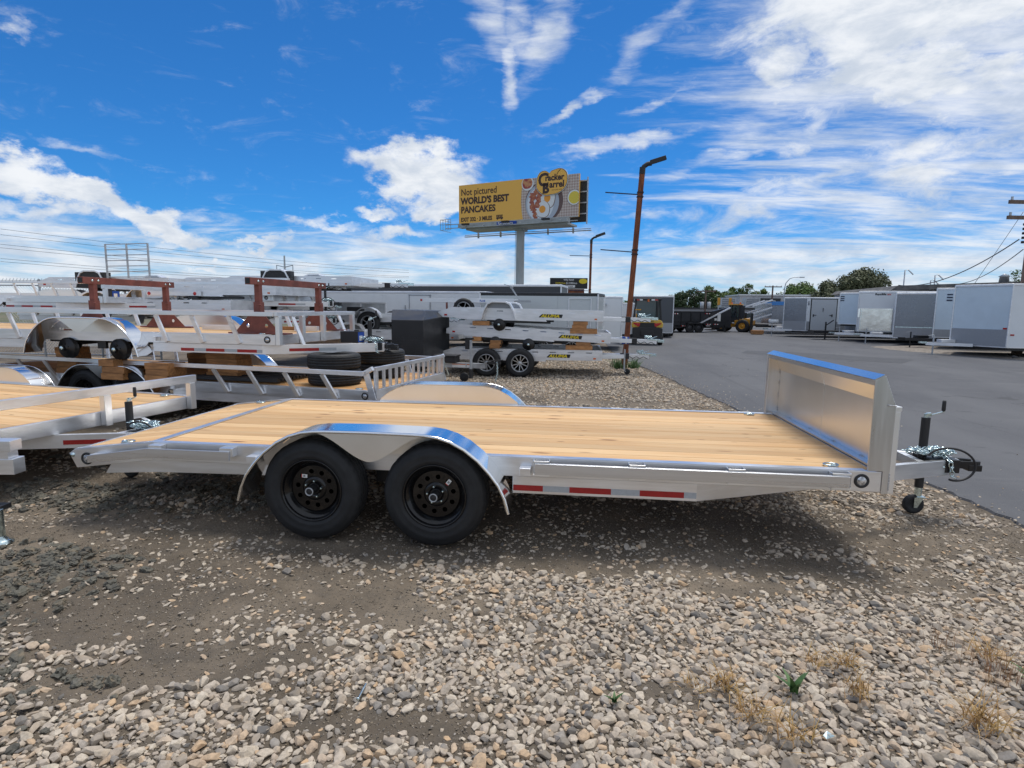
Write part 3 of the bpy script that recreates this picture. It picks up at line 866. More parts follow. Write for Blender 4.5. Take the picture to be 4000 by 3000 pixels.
def tyre_mesh(r=0.352, w=0.205, rim=0.212):
    k = ('t', r, w)
    if k not in _wm:
        h = w / 2; d = r - rim
        prof = [(rim, -h * 0.78), (rim + 0.008, -h * 0.86), (rim + d * 0.18, -h * 0.93), (rim + d * 0.24, -h * 0.955), (rim + d * 0.27, -h * 0.94), (rim + d * 0.45, -h), (rim + d * 0.62, -h * 0.99),
                (rim + d * 0.64, -h * 0.965), (rim + d * 0.80, -h * 0.93), (r - 0.020, -h * 0.86), (r - 0.008, -h * 0.76), (r - 0.002, -h * 0.62)]
        for g in (-0.42, -0.14, 0.14, 0.42):
            c = g * h * 1.25
            prof += [(r, c - 0.006), (r - 0.009, c - 0.004), (r - 0.009, c + 0.004), (r, c + 0.006)]
        prof += [(a, -b) for a, b in reversed(prof[:12])]
        kk = len(prof)

        def mod(i, j):
            if (i in (10, 11) or i in (kk - 11, kk - 12)): return -0.007 if j % 4 == 0 else 0
            if 12 <= i < kk - 12 and j % 4 == 1 + (i // 4) % 2: return -0.004
            return 0
        mb = MB(); mb.lathe(prof, (0, 0, 0), 'y', 128, TYRE, True, mod)
        me = mb.mesh('tyre'); recalc(me); _wm[k] = me
    return _wm[k]


def steel_rim_meshes():
    if 'steel' in _wm: return _wm['steel']
    mb = MB()
    mb.lathe([(0.216, -0.082), (0.219, -0.088), (0.214, -0.094), (0.206, -0.090), (0.202, -0.075), (0.197, -0.066), (0.192, -0.064), (0.186, -0.050), (0.178, -0.046), (0.176, -0.030), (0.166, -0.026), (0.162, 0.0), (0.162, 0.08), (0.216, 0.085)], n=72, m=RIMB)
    # dished centre: ring round the bolt circle
    mb.lathe([(0.165, -0.022), (0.160, -0.030), (0.150, -0.031)], n=64, m=RIMB)
    mb.lathe([(0.088, -0.027), (0.080, -0.038), (0.070, -0.042), (0.045, -0.042), (0.040, -0.036)], n=48, m=RIMB)
    mb.lathe([(0.04, -0.04), (0.0, -0.04)], n=24, m=BLACK)
    rimme = mb.mesh('rim'); recalc(rimme)
    hol = [circ(0.0165, 18, (0.120 * math.cos(2 * math.pi * i / 10 + 0.2), 0.120 * math.sin(2 * math.pi * i / 10 + 0.2))) for i in range(10)]
    disc = shape_mesh(circ(0.160, 64), hol + [circ(0.070, 32)], 0.002, RIMB, 'disc')
    disc.transform(Matrix.Rotation(R(90), 4, 'X')); disc.transform(Matrix.Translation((0, -0.029, 0)))
    back = MB(); back.lathe([(0.162, 0.03), (0.0, 0.03)], n=32, m=pmat('dark_brake_backing', (0.002, 0.002, 0.002), 0.9, spec=0.05)); backme = back.mesh('brake_drum')
    hub = MB(); hub.lathe([(0.0, -0.115), (0.020, -0.115), (0.022, -0.112)], n=32, m=BLACKM)
    hub.lathe([(0.0225, -0.106), (0.0285, -0.110), (0.0290, -0.117), (0.0235, -0.119), (0.0215, -0.114)], n=32, m=STEELG)
    hub.lathe([(0.034, -0.036), (0.033, -0.08), (0.028, -0.096), (0.028, -0.112)], n=32, m=BLACK); hubme = hub.mesh('hub_cap'); recalc(hubme)
    nut = MB(); nut.lathe([(0.0, -0.022), (0.006, -0.021), (0.0095, -0.012), (0.0105, 0.0)], n=6, m=ZINC, smooth=False); nutme = nut.mesh('lug_nut'); recalc(nutme)
    lab = MB(); lab.bb(-0.021, 0.021, -0.0006, 0.0006, -0.012, 0.012, LABEL); lab.bb(-0.021, -0.016, -0.0009, 0.0009, -0.012, 0.012, LABELR); lab.bb(-0.008, 0.008, -0.0009, 0.0009, -0.007, 0.006, SILVP); labme = lab.mesh('sticker')
    _wm['steel'] = (rimme, disc, backme, hubme, nutme, labme)
    return _wm['steel']


def steel_wheel(root, x, y, z, side=-1, turn=0.0, sticker=None, r=0.352):
    """y is the outer tyre face; side -1 faces -Y"""
    w = bpy.data.objects.new('wheel', None); C.objects.link(w); w.parent = root; w.empty_display_size = 0.1
    w.location = (x, y + 0.1025 * -side, z)
    w.rotation_euler = (0, turn, 0) if side < 0 else (0, turn, math.pi)
    rimme, disc, backme, hubme, nutme, labme = steel_rim_meshes()
    obj('tyre', tyre_mesh(r), parent=w)
    ro = obj('rim', rimme, parent=w); 
    obj('wheel_disc', disc, parent=w); obj('brake_drum', backme, parent=w)
    obj('hub_cap', hubme, parent=w, loc=(0, 0, 0))
    for i in range(5):
        a = 2 * math.pi * i / 5 + 0.5
        obj('lug_nut', nutme, parent=w, loc=(0.057 * math.cos(a), -0.041, 0.057 * math.sin(a)))
    if sticker:
        s = obj('sticker', labme, parent=w, loc=(sticker[0], -0.0335, sticker[1])); s.rotation_euler = (0, -turn + sticker[2], 0)
    return w


def alloy_meshes(ns=10, star=False):
    k = ('alloy', ns)
    if k in _wm: return _wm[k]
    SILV = pmat('machined_alloy', (0.55, 0.57, 0.60), 0.28, 0.85, var=0.1, vscale=20)
    mb = MB()
    mb.lathe([(0.205, -0.07), (0.206, -0.085), (0.196, -0.088), (0.188, -0.082), (0.184, -0.06), (0.176, 0.02), (0.19, 0.08)], n=56, m=SILV)
    for i in range(ns):
        a = 2 * math.pi * i / ns; off = 0.045 if i % 2 == 0 else -0.045
        p0 = Vector((0.045 * math.cos(a + off * 2), -0.066, 0.045 * math.sin(a + off * 2))); p1 = Vector((0.188 * math.cos(a + off), -0.074, 0.188 * math.sin(a + off)))
        mb.beam(p0, p1, 0.018, 0.018, SILV, up=(0, 1, 0))
    mb.lathe([(0.0, -0.078), (0.03, -0.078), (0.048, -0.070), (0.052, -0.04)], n=24, m=SILV)
    for i in range(5):
        a = 2 * math.pi * i / 5; mb.cyl((0.038 * math.cos(a), -0.06, 0.038 * math.sin(a)), (0.038 * math.cos(a), -0.086, 0.038 * math.sin(a)), 0.006, 6, ZINC)
    mb.lathe([(0.186, 0.0), (0.0, 0.0)], n=32, m=pmat('dark_brake_backing'))
    me = mb.mesh('rim'); recalc(me); _wm[k] = me
    return me


def alloy_wheel(root, x, y, z, side=-1, r=0.33, ns=10, turn=0.0):
    w = bpy.data.objects.new('wheel', None); C.objects.link(w); w.parent = root; w.empty_display_size = 0.1
    w.location = (x, y - 0.10 * side, z); w.rotation_euler = (0, turn, 0 if side < 0 else math.pi)
    obj('tyre', tyre_mesh(r, 0.20, 0.202), parent=w); obj('rim', alloy_meshes(ns), parent=w)
    return w


def drum_mesh():
    if 'drum' in _wm: return _wm['drum']
    mb = MB()
    mb.lathe([(0.0, -0.028), (0.035, -0.028), (0.04, -0.01), (0.075, -0.006), (0.08, 0.0), (0.135, 0.004), (0.142, 0.012), (0.142, 0.062), (0.148, 0.064), (0.148, 0.075), (0.0, 0.08)], n=40, m=BLACK)
    mb.cyl((0, -0.028, 0), (0, -0.075, 0), 0.028, 20, BLACK); mb.lathe([(0.0, -0.082), (0.022, -0.082), (0.031, -0.074), (0.031, -0.064)], n=20, m=ZINC)
    for i in range(5):
        a = 2 * math.pi * i / 5 + 0.3; mb.cyl((0.057 * math.cos(a), -0.005, 0.057 * math.sin(a)), (0.057 * math.cos(a), -0.022, 0.057 * math.sin(a)), 0.007, 8, BLACK)
    me = mb.mesh('brake_drum'); recalc(me); _wm['drum'] = me; return me


# ------------------------------------------------------------------ chains, rings, couplers
def chain_mb(path, pitch=0.028, r=0.0042, m=ZINC):
    mb = MB(); pts = [Vector(p) for p in path]
    seg = [(pts[i + 1] - pts[i]).length for i in range(len(pts) - 1)]; tot = sum(seg); n = int(tot / pitch)
    for k in range(n):
        s = k * pitch; i = 0
        while i < len(seg) - 1 and s > seg[i]: s -= seg[i]; i += 1
        p = pts[i].lerp(pts[i + 1], min(1, s / max(seg[i], 1e-6))); d = (pts[i + 1] - pts[i]).normalized()
        a = Vector((0, 0, 1)) if abs(d.z) < 0.9 else Vector((1, 0, 0)); u = d.cross(a).normalized(); v = d.cross(u)
        w = u if k % 2 == 0 else v
        ring = [p + d * (pitch * 0.68 * math.cos(t)) + w * (pitch * 0.42 * math.sin(t)) for t in [2 * math.pi * j / 10 for j in range(10)]]
        mb.tube(ring, r, 5, m, closed=True)
    return mb


def d_ring(root, x, y, z, rz=0.0):
    mb = MB(); mb.bb(-0.03, 0.03, -0.012, 0.012, 0, 0.006, STEELG); mb.tube([(-0.012, 0, 0.010), (0.012, 0, 0.010)], 0.011, 8, ZINC)
    mb.tube([(0.045 * math.cos(t), 0.030 + 0.034 * math.sin(t), 0.008) for t in [math.pi * 2 * j / 16 for j in range(16)]], 0.006, 6, ZINC, closed=True)
    return obj('tie_down_ring', mb, parent=root, loc=(x, y, z), rotz=rz)


def marker(root, x, y, z, side=-1):
    mb = MB(); s = side
    mb.lathe([(0.030, 0), (0.031, 0.006), (0.040, 0.008), (0.046, 0.004), (0.046, -0.002)], n=32, m=BLACKM)
    mb.lathe([(0.0, 0.010), (0.020, 0.009), (0.030, 0.003)], n=24, m=LENS)
    me = mb.mesh('marker_lamp')
    if side < 0: me.transform(Matrix.Scale(-1, 4, (0, 1, 0)))
    return obj('marker_lamp', me, parent=root, loc=(x, y, z))


def tapes(root, segs, y, z0, z1, skew=None):
    for (x0, x1, c) in segs:
        mb = MB(); m = RED if c == 'r' else SILT
        if skew:                                            # on a member that turns inwards
            (ax, ay), (bx, by) = skew
            f = lambda x: ay + (by - ay) * (x - ax) / (bx - ax) - 0.0035
            mb.add([(x0, f(x0), z0), (x1, f(x1), z0), (x1, f(x1), z1), (x0, f(x0), z1), (x0, f(x0) + .001, z0), (x1, f(x1) + .001, z0), (x1, f(x1) + .001, z1), (x0, f(x0) + .001, z1)],
                   [(0, 1, 2, 3), (4, 7, 6, 5), (0, 4, 5, 1), (2, 6, 7, 3), (1, 5, 6, 2), (0, 3, 7, 4)])
        else:
            mb.bb(x0, x1, y - 0.002, y - 0.0005, z0, z1)
        obj('reflective_tape', mb, m, root)


# ------------------------------------------------------------------ the aluminium car hauler
LEFT_ARC = [(-1.351, .304), (-1.325, .40), (-1.285, .485), (-1.225, .565), (-1.15, .645), (-1.06, .715), (-.97, .762), (-.885, .788), (-.80, .799), (-.72, .802)]
ARC = LEFT_ARC + [(-.42, .805)] + [(-.848 - x, z) for x, z in reversed(LEFT_ARC)]


def fender(root, y_in, y_out, rough=False):
    pm = PLATE if rough else POL
    mb = MB(); n = len(ARC); vs_ = []; t = 0.004
    ctr = Vector((-0.424, 0.35))
    ys_ = [y_in, y_in + (y_out - y_in) * 0.12, y_out * 0.985 + y_in * 0.015, y_out]
    zs = [0, 0, 0, -0.010]
    for k, (x, z) in enumerate(ARC):
        d = (Vector((x, z)) - ctr).normalized()
        for yy, dd in zip(ys_, zs): vs_.append((x + d.x * dd, yy, z + d.y * dd))
        for yy, dd in zip(reversed(ys_), reversed(zs)): vs_.append((x + d.x * (dd - t), yy, z + d.y * (dd - t)))
    fs = []
    for k in range(n - 1):
        for j in range(8):
            fs.append((k * 8 + j, k * 8 + (j + 1) % 8, (k + 1) * 8 + (j + 1) % 8, (k + 1) * 8 + j))
    fs += [tuple(range(8)), tuple(reversed(range((n - 1) * 8, n * 8)))]
    mb.add(vs_, fs, pm, True)
    fo = obj('fender', mb, pm, root)
    md = fo.modifiers.new('edge', 'EDGE_SPLIT'); md.split_angle = R(35)
    # rolled outer lip
    mb = MB(); mb.tube([(x, y_out, z - 0.008) for x, z in ARC], 0.011, 8, pm)
    obj('fender_lip', mb, pm, fo)
    # teardrop skirt between the wheels
    top = [(-0.86 + 0.872 * i / 40, 0.792) for i in range(41)]; low = []
    for i in range(41):
        x = -0.86 + 0.872 * i / 40; u = min(1, abs(x + 0.424) / 0.40)
        low.append((x, 0.600 + 0.186 * (0.5 - 0.5 * math.cos(math.pi * u)) ** 0.85))
    mb = MB(); s = 1 if y_out > y_in else -1
    mb.prism(low + list(reversed(top)), y_out - 0.006 * s, y_out - 0.009 * s, 'y', PLATE)
    obj('fender_skirt', mb, PLATE, fo)
    # inner wall of the wheel well above the rail
    inn = [(-1.20, .60)] + [(x, z - 0.006) for x, z in ARC if z > 0.6 and abs(x + .424) < 0.80] + [(0.352, .60)]
    mb = MB(); mb.prism(inn, y_in, y_in + 0.003 * s, 'y', PLATE); obj('wheel_well_panel', mb, PLATE, fo)
    return fo


def jack(root, x, y, top, foot, wheel=True, crank_dir=1, name='jack'):
    j = bpy.data.objects.new(name, None); C.objects.link(j); j.parent = root; j.location = (x, y, 0); j.empty_display_size = 0.1
    mb = MB(); mb.cyl((0, 0, foot + 0.22), (0, 0, top), 0.031, 20); mb.cyl((0, 0, 0.36), (0, 0, 0.385), 0.045, 16); obj('jack_tube', mb, BLACKM, j)
    mb = MB(); mb.cyl((0, 0, foot + 0.14), (0, 0, foot + 0.24), 0.026, 16, ZINC); mb.cyl((0, 0, top), (0, 0, top + 0.03), 0.016, 10, ZINC)
    c = crank_dir
    mb.beam((0, 0, top + 0.022), (0.030 * c, -0.01, top + 0.028), 0.035, 0.026, ZINC); mb.beam((0.02 * c, -0.01, top + 0.02), (0.115 * c, -0.02, top + 0.055), 0.018, 0.006, ZINC)
    obj('crank_arm', mb, ZINC, j)
    mb = MB(); mb.lathe([(0, 0), (0.011, 0.0), (0.014, 0.01), (0.0135, 0.075), (0.010, 0.085), (0, 0.085)], (0.11 * c, -0.02, top + 0.058), 'z', 16, BLACKM); obj('crank_grip', mb, BLACKM, j)
    if wheel:
        mb = MB(); mb.bb(-0.03, 0.045, -0.035, 0.035, foot + 0.135, foot + 0.145, ZINC)
        for s in (-1, 1): mb.prism([(-0.04, foot + 0.14), (0.03, foot + 0.14), (-0.015, foot + 0.055), (-0.04, foot + 0.055)], 0.030 * s, 0.034 * s, 'y', ZINC)
        obj('caster_fork', mb, ZINC, j)
        mb = MB(); mb.lathe([(0.0, -0.022), (0.045, -0.024), (0.05, -0.027), (0.068, -0.025), (0.076, -0.016), (0.077, 0.0), (0.076, 0.016), (0.068, 0.025), (0.05, 0.027), (0.0, 0.022)], (0, 0, 0), 'y', 28, TYRE)
        obj('caster_wheel', mb, TYRE, j, loc=(-0.03, 0, foot + 0.077))
    return j


def tongue_kit(root, xf, yc, detail=True, chain=True):
    """coupler, channel and chains at the end of the A-frame; xf = end of the tongue"""
    mb = MB(); mb.bb(xf - 0.25, xf - 0.02, yc - 0.112, yc + 0.112, 0.375, 0.479, BLACK); obj('coupler_channel', mb, BLACK, root, 0.004)
    mb = MB()
    mb.prism([(xf - 0.06, yc - 0.045), (xf + 0.10, yc - 0.034), (xf + 0.155, yc - 0.034), (xf + 0.185, yc - 0.02), (xf + 0.185, yc + 0.02), (xf + 0.155, yc + 0.034), (xf + 0.10, yc + 0.034), (xf - 0.06, yc + 0.045)], 0.395, 0.455, 'z', BLACK)
    mb.bb(xf + 0.09, xf + 0.19, yc - 0.038, yc + 0.038, 0.375, 0.425, BLACK)
    mb.beam((xf - 0.03, yc, 0.470), (xf + 0.12, yc, 0.462), 0.03, 0.014, BLACK)
    obj('coupler', mb, BLACK, root, 0.005)
    mb = MB()
    for dx in (-0.19, -0.14, -0.075): mb.lathe([(0, -0.010), (0.009, -0.009), (0.010, 0)], (xf + dx, yc - 0.113, 0.42), 'y', 6, ZINC)
    obj('coupler_bolts', mb, ZINC, root)
    if chain:
        path = []
        r = random.Random(4)
        for i in range(80):
            a = i * 0.55; rr = 0.045 + 0.03 * math.sin(i * 1.7)
            path.append((xf - 0.20 + rr * 1.9 * math.cos(a) + 0.05 * math.sin(i * 0.3), yc - 0.02 + rr * 1.1 * math.sin(a), 0.492 + 0.028 * abs(math.sin(i * 0.43)) + i * 0.00035))
        path += [(xf - 0.13, yc - 0.06, 0.50), (xf - 0.10, yc - 0.125, 0.47), (xf - 0.09, yc - 0.126, 0.40), (xf - 0.07, yc - 0.126, 0.345), (xf - 0.03, yc - 0.126, 0.325)]
        obj('safety_chain', chain_mb(path, 0.034, 0.0052), ZINC, root, recalc_n=False)
        mb = MB(); pts = []
        for i in range(25):
            t = i / 24; a = 2.9 - 5.0 * t
            pts.append((xf - 0.10 + 0.145 * math.cos(a) + 0.10 * (t - 0.3), yc - 0.135, 0.49 + 0.105 * math.sin(a) - 0.07 * t))
        mb.tube(pts, 0.0085, 8); obj('brake_cable', mb, BLACKM, root)


def hauler(name, label, group=None, loc=(0, 0, 0), rotz=0.0, W_=2.08, front='headboard', rail=False, wheels='tyres', hero=False, tail=True, tongue_end=3.92, planks=PINE,
           tape=True, rot=None, rub=True, jackp=(3.68, 0.79), np_=14, gx=0.0, xrear=-2.75, bend=1.731):
    """X forward, near deck edge on y=0, deck top at z=.608"""
    t = thing(name, label, 'trailer', loc, rotz, group, rot)
    yc = W_ / 2; XR, XF, H = -2.162, 2.772, 0.608
    x_r = XR if tail else xrear
    # planks
    pw = (W_ - 0.12) / np_
    for i in range(np_):
        y0 = 0.06 + pw * i + 0.0018; y1 = 0.06 + pw * (i + 1) - 0.0018; dz = ((i * 7) % 3) * 0.0006
        mb = MB(); mb.bb(x_r + 0.035, XF + 0.060, y0, y1, H - 0.040, H - 0.004 + dz); obj('plank', mb, planks, t, 0.0018 if hero else 0)
        if tail:
            mb = MB(); mb.prism([(XR - 0.035, H - 0.010), (-2.765, 0.533), (-2.765, 0.498), (XR - 0.035, H - 0.045)], y0, y1, 'y'); obj('plank', mb, planks, t, 0.0018 if hero else 0)
    # perimeter
    for side, ya, yb, fl in (('n', 0.0, 0.042, 0.060), ('f', W_ - 0.042, W_, W_ - 0.060)):
        mb = MB(); mb.bb(x_r, 2.862, ya, yb, 0.475, H)
        obj('side_rail', mb, ALU, t, 0.003)
        mb = MB(); mb.bb(x_r, XF, min(ya if side == 'n' else fl, ya), max(fl if side == 'n' else yb, yb), H, H + 0.004); obj('rail_flange', mb, ALU, t)
        if tail:
            mb = MB(); mb.prism([(XR, H), (-2.80, 0.533), (-2.845, 0.500), (-2.79, 0.392), (XR, 0.475)], ya, yb, 'y'); obj('tail_rail', mb, ALU, t, 0.003)
            mb = MB(); mb.prism([(XR, H + 0.004), (-2.80, 0.537), (-2.80, 0.533), (XR, H)], min(ya, fl), max(fl, yb), 'y'); obj('tail_flange', mb, ALU, t)
            mb = MB(); mb.prism([(XR + 0.9, 0.478), (XR, 0.473), (-2.55, 0.420), (-2.60, 0.345), (XR, 0.372), (XR + 0.9, 0.385)], ya + 0.05 if side == 'n' else yb - 0.09, ya + 0.09 if side == 'n' else yb - 0.05, 'y'); obj('rear_frame_beam', mb, ALU, t)
    if tail:
        mb = MB(); mb.bb(XR - 0.032, XR + 0.032, 0.042, W_ - 0.042, H - 0.002, H + 0.003); obj('break_strip', mb, ALUX, t)
        mb = MB(); mb.prism([(-2.765, 0.537), (-2.80, 0.533), (-2.845, 0.500), (-2.79, 0.392), (-2.77, 0.40)], 0.042, W_ - 0.042, 'y'); obj('tail_beam', mb, ALU, t, 0.002)
        mb = MB(); mb.lathe([(0, -0.012), (0.016, -0.010), (0.018, 0.0)], (-2.815, 0.0, 0.490), 'y', 12, ZINC); obj('ramp_pin', mb, ZINC, t)
    else:
        mb = MB(); mb.bb(x_r - 0.04, x_r, 0, W_, 0.475, H); obj('tail_beam', mb, ALU, t, 0.003)
    # header at the front
    mb = MB(); mb.bb(2.834, 2.862, 0.042, W_ - 0.042, 0.475, H - 0.003); obj('front_beam', mb, ALU, t, 0.003)
    # frame that turns in to form the tongue
    te = tongue_end
    for s in (0, 1):
        y0 = 0.012 if s == 0 else W_ - 0.012; ye = yc - 0.055 if s == 0 else yc + 0.055; q = 1 if s == 0 else -1
        mb = MB()
        mb.prism([(gx + 0.50, y0), (bend, y0), (te, ye), (te, ye + 0.045 * q), (bend - 0.011, y0 + 0.045 * q), (gx + 0.50, y0 + 0.045 * q)], 0.352, 0.474, 'z'); obj('frame_beam', mb, WHITEALU if not hero else ALU, t, 0.003)
    mb = MB()
    for xx in np.arange(x_r + 0.3, 2.8, 0.41): mb.bb(xx - 0.02, xx + 0.02, 0.045, W_ - 0.045, 0.49, 0.565)
    obj('cross_members', mb, ALU, t)
    if not tail:
        for y0 in (0.012, W_ - 0.057):
            mb = MB(); mb.bb(x_r, gx - 1.37, y0, y0 + 0.045, 0.352, 0.474); obj('rear_frame_beam', mb, WHITEALU, t, 0.003)
    mb = MB(); mb.bb(te - 0.35, te - 0.30, yc - 0.18, yc + 0.18, 0.40, 0.470); obj('tongue_brace', mb, WHITEALU, t)
    # running gear
    mb = MB()
    for xa in (-0.858 + gx, gx):
        mb.cyl((xa, 0.02, 0.37 + 0.07), (xa, W_ - 0.02, 0.44), 0.038, 12)
        for yy in (0.10, W_ - 0.10): mb.beam((xa - 0.05, yy, 0.45), (xa + 0.05, yy, 0.37), 0.05, 0.08)
    for yy in (0.16, W_ - 0.16): mb.bb(-1.35 + gx, 0.55 + gx, yy - 0.025, yy + 0.025, 0.44, 0.476)
    mb.bb(-0.50 + gx, -0.36 + gx, 0.10, 0.14, 0.36, 0.50)
    obj('axles', mb, BLACK, t)
    if wheels == 'tyres':
        steel_wheel(t, gx, -0.205, 0.368, -1, 0.0, (0.085, 0.085, -0.9) if hero else None); steel_wheel(t, gx - 0.858, -0.205, 0.368, -1, 0.35, (-0.095, 0.055, 0.05) if hero else None)
        steel_wheel(t, gx, W_ + 0.205, 0.368, 1); steel_wheel(t, gx - 0.858, W_ + 0.205, 0.368, 1)
    else:
        for xa in (gx - 0.858, gx):
            obj('brake_drum', drum_mesh(), parent=t, loc=(xa, -0.06, 0.37))
            o = obj('brake_drum', drum_mesh(), parent=t, loc=(xa, W_ + 0.06, 0.37)); o.rotation_euler = (0, 0, math.pi)
    for fo_ in (fender(t, 0.0, -0.250), fender(t, W_, W_ + 0.250)): fo_.location.x = gx
    for xx, yy in ((0.585 + gx, -0.035), (-1.36 + gx, -0.03)):
        mb = MB(); mb.bb(xx - 0.03, xx + 0.045, yy - 0.045, 0.0, 0.50, 0.555); obj('fender_bracket', mb, ALU, t, 0.003)
    # rub rail with pockets
    if rub:
        for s in (0, 1):
            q = -1 if s == 0 else 1; yb = 0 if s == 0 else W_
            mb = MB(); a, b = sorted((yb + q * 0.060, yb + q * 0.075)); mb.bb(0.655, 2.645, a, b, 0.515, 0.588)
            a2, b2 = sorted((yb + q * 0.045, yb + q * 0.0605)); mb.bb(0.655, 2.645, a2, b2, 0.580, 0.588); mb.bb(0.655, 2.645, a2, b2, 0.515, 0.523)
            obj('rub_rail', mb, ALUD, t, 0.002)
            for xx, ww in ((0.70, 0.055), (1.33, 0.055), (1.96, 0.055), (2.60, 0.06)):
                mb = MB(); a, b = sorted((yb + q * 0.0015, yb + q * 0.060)); mb.bb(xx - ww, xx + ww, a, b, 0.497, 0.513); mb.bb(xx - ww, xx - ww + 0.006, a, b, 0.513, 0.604); mb.bb(xx + ww - 0.006, xx + ww, a, b, 0.513, 0.604)
                mb.bb(xx - ww, xx + ww, min(yb + q * .060, yb + q * .054), max(yb + q * .060, yb + q * .054), 0.589, 0.604)
                obj('stake_pocket', mb, ALUX, t, 0.002)
                if hero and s == 0:
                    for e in (-1, 1):
                        wb = MB(); wb.tube([(xx + e * (ww + 0.003), -0.002, 0.50 + 0.012 * i) for i in range(9)], 0.0035, 5); obj('weld_bead', wb, WELD, t)
            a, b = sorted((yb + q * 0.060, yb + q * 0.075))
            mb = MB(); mb.bb(-2.155, -1.52, a, b, 0.515, 0.582); obj('rub_rail', mb, ALUD, t, 0.002)
            for xx in (-2.10, -1.55):
                mb = MB(); mb.bb(xx - 0.05, xx + 0.05, min(yb, yb + q * 0.060), max(yb, yb + q * 0.060), 0.54, 0.603); obj('stake_pocket', mb, ALUX, t, 0.002)
            if tail:
                mb = MB(); mb.prism([(-2.155, 0.582), (-2.63, 0.510), (-2.63, 0.455), (-2.155, 0.515)], a, b, 'y'); obj('rub_rail', mb, ALUD, t, 0.002)
                mb = MB(); mb.bb(-2.62, -2.53, min(yb, yb + q * 0.060), max(yb, yb + q * 0.060), 0.47, 0.515); obj('stake_pocket', mb, ALUX, t, 0.002)
    marker(t, 2.745, -0.001, 0.545)
    if tail: marker(t, -2.70, -0.001, 0.466)
    if tape:
        sh = 0.0 if hero else bend - 1.731
        tapes(t, [(a_ + sh, b_ + sh, c_) for a_, b_, c_ in ((.505, .71, 'r'), (.71, .89, 's'), (.89, 1.17, 'r'), (1.17, 1.36, 's'), (1.36, 1.65, 'r'), (1.65, 1.73, 's')) if a_ + sh > gx + 0.5], 0.012, 0.372, 0.412)
        if not hero: tapes(t, [(2.92, 3.22, 'r'), (3.22, 3.40, 's')], 0, 0.385, 0.425, ((bend, 0.012), (te, yc - 0.055)))
    # front end
    if front == 'headboard':
        prof = [(2.772, .612), (2.770, 1.195), (2.822, 1.224), (2.832, 1.222), (2.905, 1.035), (2.905, .467), (2.864, .467), (2.864, .612)]
        for a, b in ((-0.004, 0.004), (W_ - 0.004, W_ + 0.004)):
            mb = MB(); mb.prism(prof, a, b, 'y'); hp = obj('headboard_cap', mb, CAPM, t, 0.002)
            mb = MB(); aa, bb_ = (0.004, 0.05) if a < 0.5 else (W_ - 0.05, W_ - 0.004)
            if a > 0.5: mb.bb(2.772, 2.776, aa, bb_, .616, 1.19); obj('cap_flange', mb, ALUX, t)
        mb = MB(); mb.prism([(2.764, 1.1955), (2.824, 1.2275), (2.824, 1.231), (2.764, 1.199)], -0.004, W_ + 0.004, 'y'); obj('headboard_top', mb, POL, t)
        mb = MB(); mb.bb(2.772, 2.776, 0.005, W_ - 0.05, 1.160, 1.200); obj('top_flange', mb, PLATE, t)
        for (a, b) in ((0.006, yc - 0.003), (yc + 0.003, W_ - 0.006)):
            mb = MB(); mb.add([(2.836, a, 1.199), (2.836, b, 1.199), (2.898, b, 1.036), (2.898, a, 1.036), (2.840, a, 1.199), (2.840, b, 1.199), (2.902, b, 1.036), (2.902, a, 1.036)],
                              [(0, 1, 2, 3), (4, 7, 6, 5), (0, 4, 5, 1), (2, 6, 7, 3), (1, 5, 6, 2), (0, 3, 7, 4)]); obj('slanted_panel', mb, PLATE, t)
            mb = MB(); mb.bb(2.898, 2.902, a, b, .470, 1.036); obj('lower_panel', mb, PLATE, t)
        mb = MB(); mb.bb(2.905, 2.945, 0.0, W_, 1.00, 1.03); mb.bb(2.906, 2.94, 0.0, 0.04, .467, 1.0); obj('front_stiffener', mb, ALUX, t, 0.003)
        mb = MB(); mb.bb(2.836, 2.897, 0.006, W_ - 0.006, .6125, .626); obj('headboard_sill', mb, ALUX, t)
        wl = [[(2.892, yy - 0.02, .629), (2.892, yy + 0.02, .629)] for yy in (0.35, 0.80, 1.25, 1.72)] + [[(2.838, yy - 0.02, 1.194), (2.838, yy + 0.02, 1.194)] for yy in (0.12, 0.62, 1.20, 1.75)]
        wl += [[(2.893, W_ - 0.008, zz - 0.02), (2.893, W_ - 0.008, zz + 0.02)] for zz in (0.66, 0.80, 0.92, 1.03)]
        wl += [[(2.906, -0.004, .49 + 0.012 * i) for i in range(10)], [(2.905 - 0.025 * i, -0.006, 1.035 + .002 * i) for i in range(3)]]
        for pts_ in wl:
            wb = MB(); wb.tube(pts_, 0.005, 6); obj('weld_bead', wb, WELD, t)
    elif front == 'bump':
        mb = MB(); mb.bb(2.868, 2.918, -0.01, W_ + 0.01, H + 0.155, H + 0.235); obj('front_rail', mb, ALU, t, 0.003)
        for yy in (0.02, 1.02, W_ - 0.09):
            mb = MB(); mb.bb(2.866, 2.93, yy, yy + 0.07, 0.475, H + 0.153); obj('front_post', mb, ALUX, t, 0.003)
    elif front == 'gate':
        gp = MB()
        for yy in (0.0, W_ - 0.05): gp.bb(2.87, 2.91, yy, yy + 0.05, 0.44, H + 0.30)
        gp.bb(2.87, 2.91, 0.05, W_ - 0.05, H + 0.25, H + 0.30); gp.bb(2.87, 2.91, 0.05, W_ - 0.05, 0.44, H + 0.02)
        gt = obj('ramp_gate', gp, ALU, t, 0.003)
        ns = 12
        for i in range(1, ns):
            yy = 0.05 + (W_ - 0.10) * i / ns; mb = MB(); mb.bb(2.875, 2.905, yy - 0.018, yy + 0.018, H + 0.02, H + 0.25); obj('gate_slat', mb, ALUX, gt, 0.002)
        mb = MB(); mb.beam((2.88, W_ - 0.01, H + 0.26), (2.96, W_ + 0.05, H - 0.03), 0.05, 0.01); obj('gate_latch', mb, ZINC, gt)
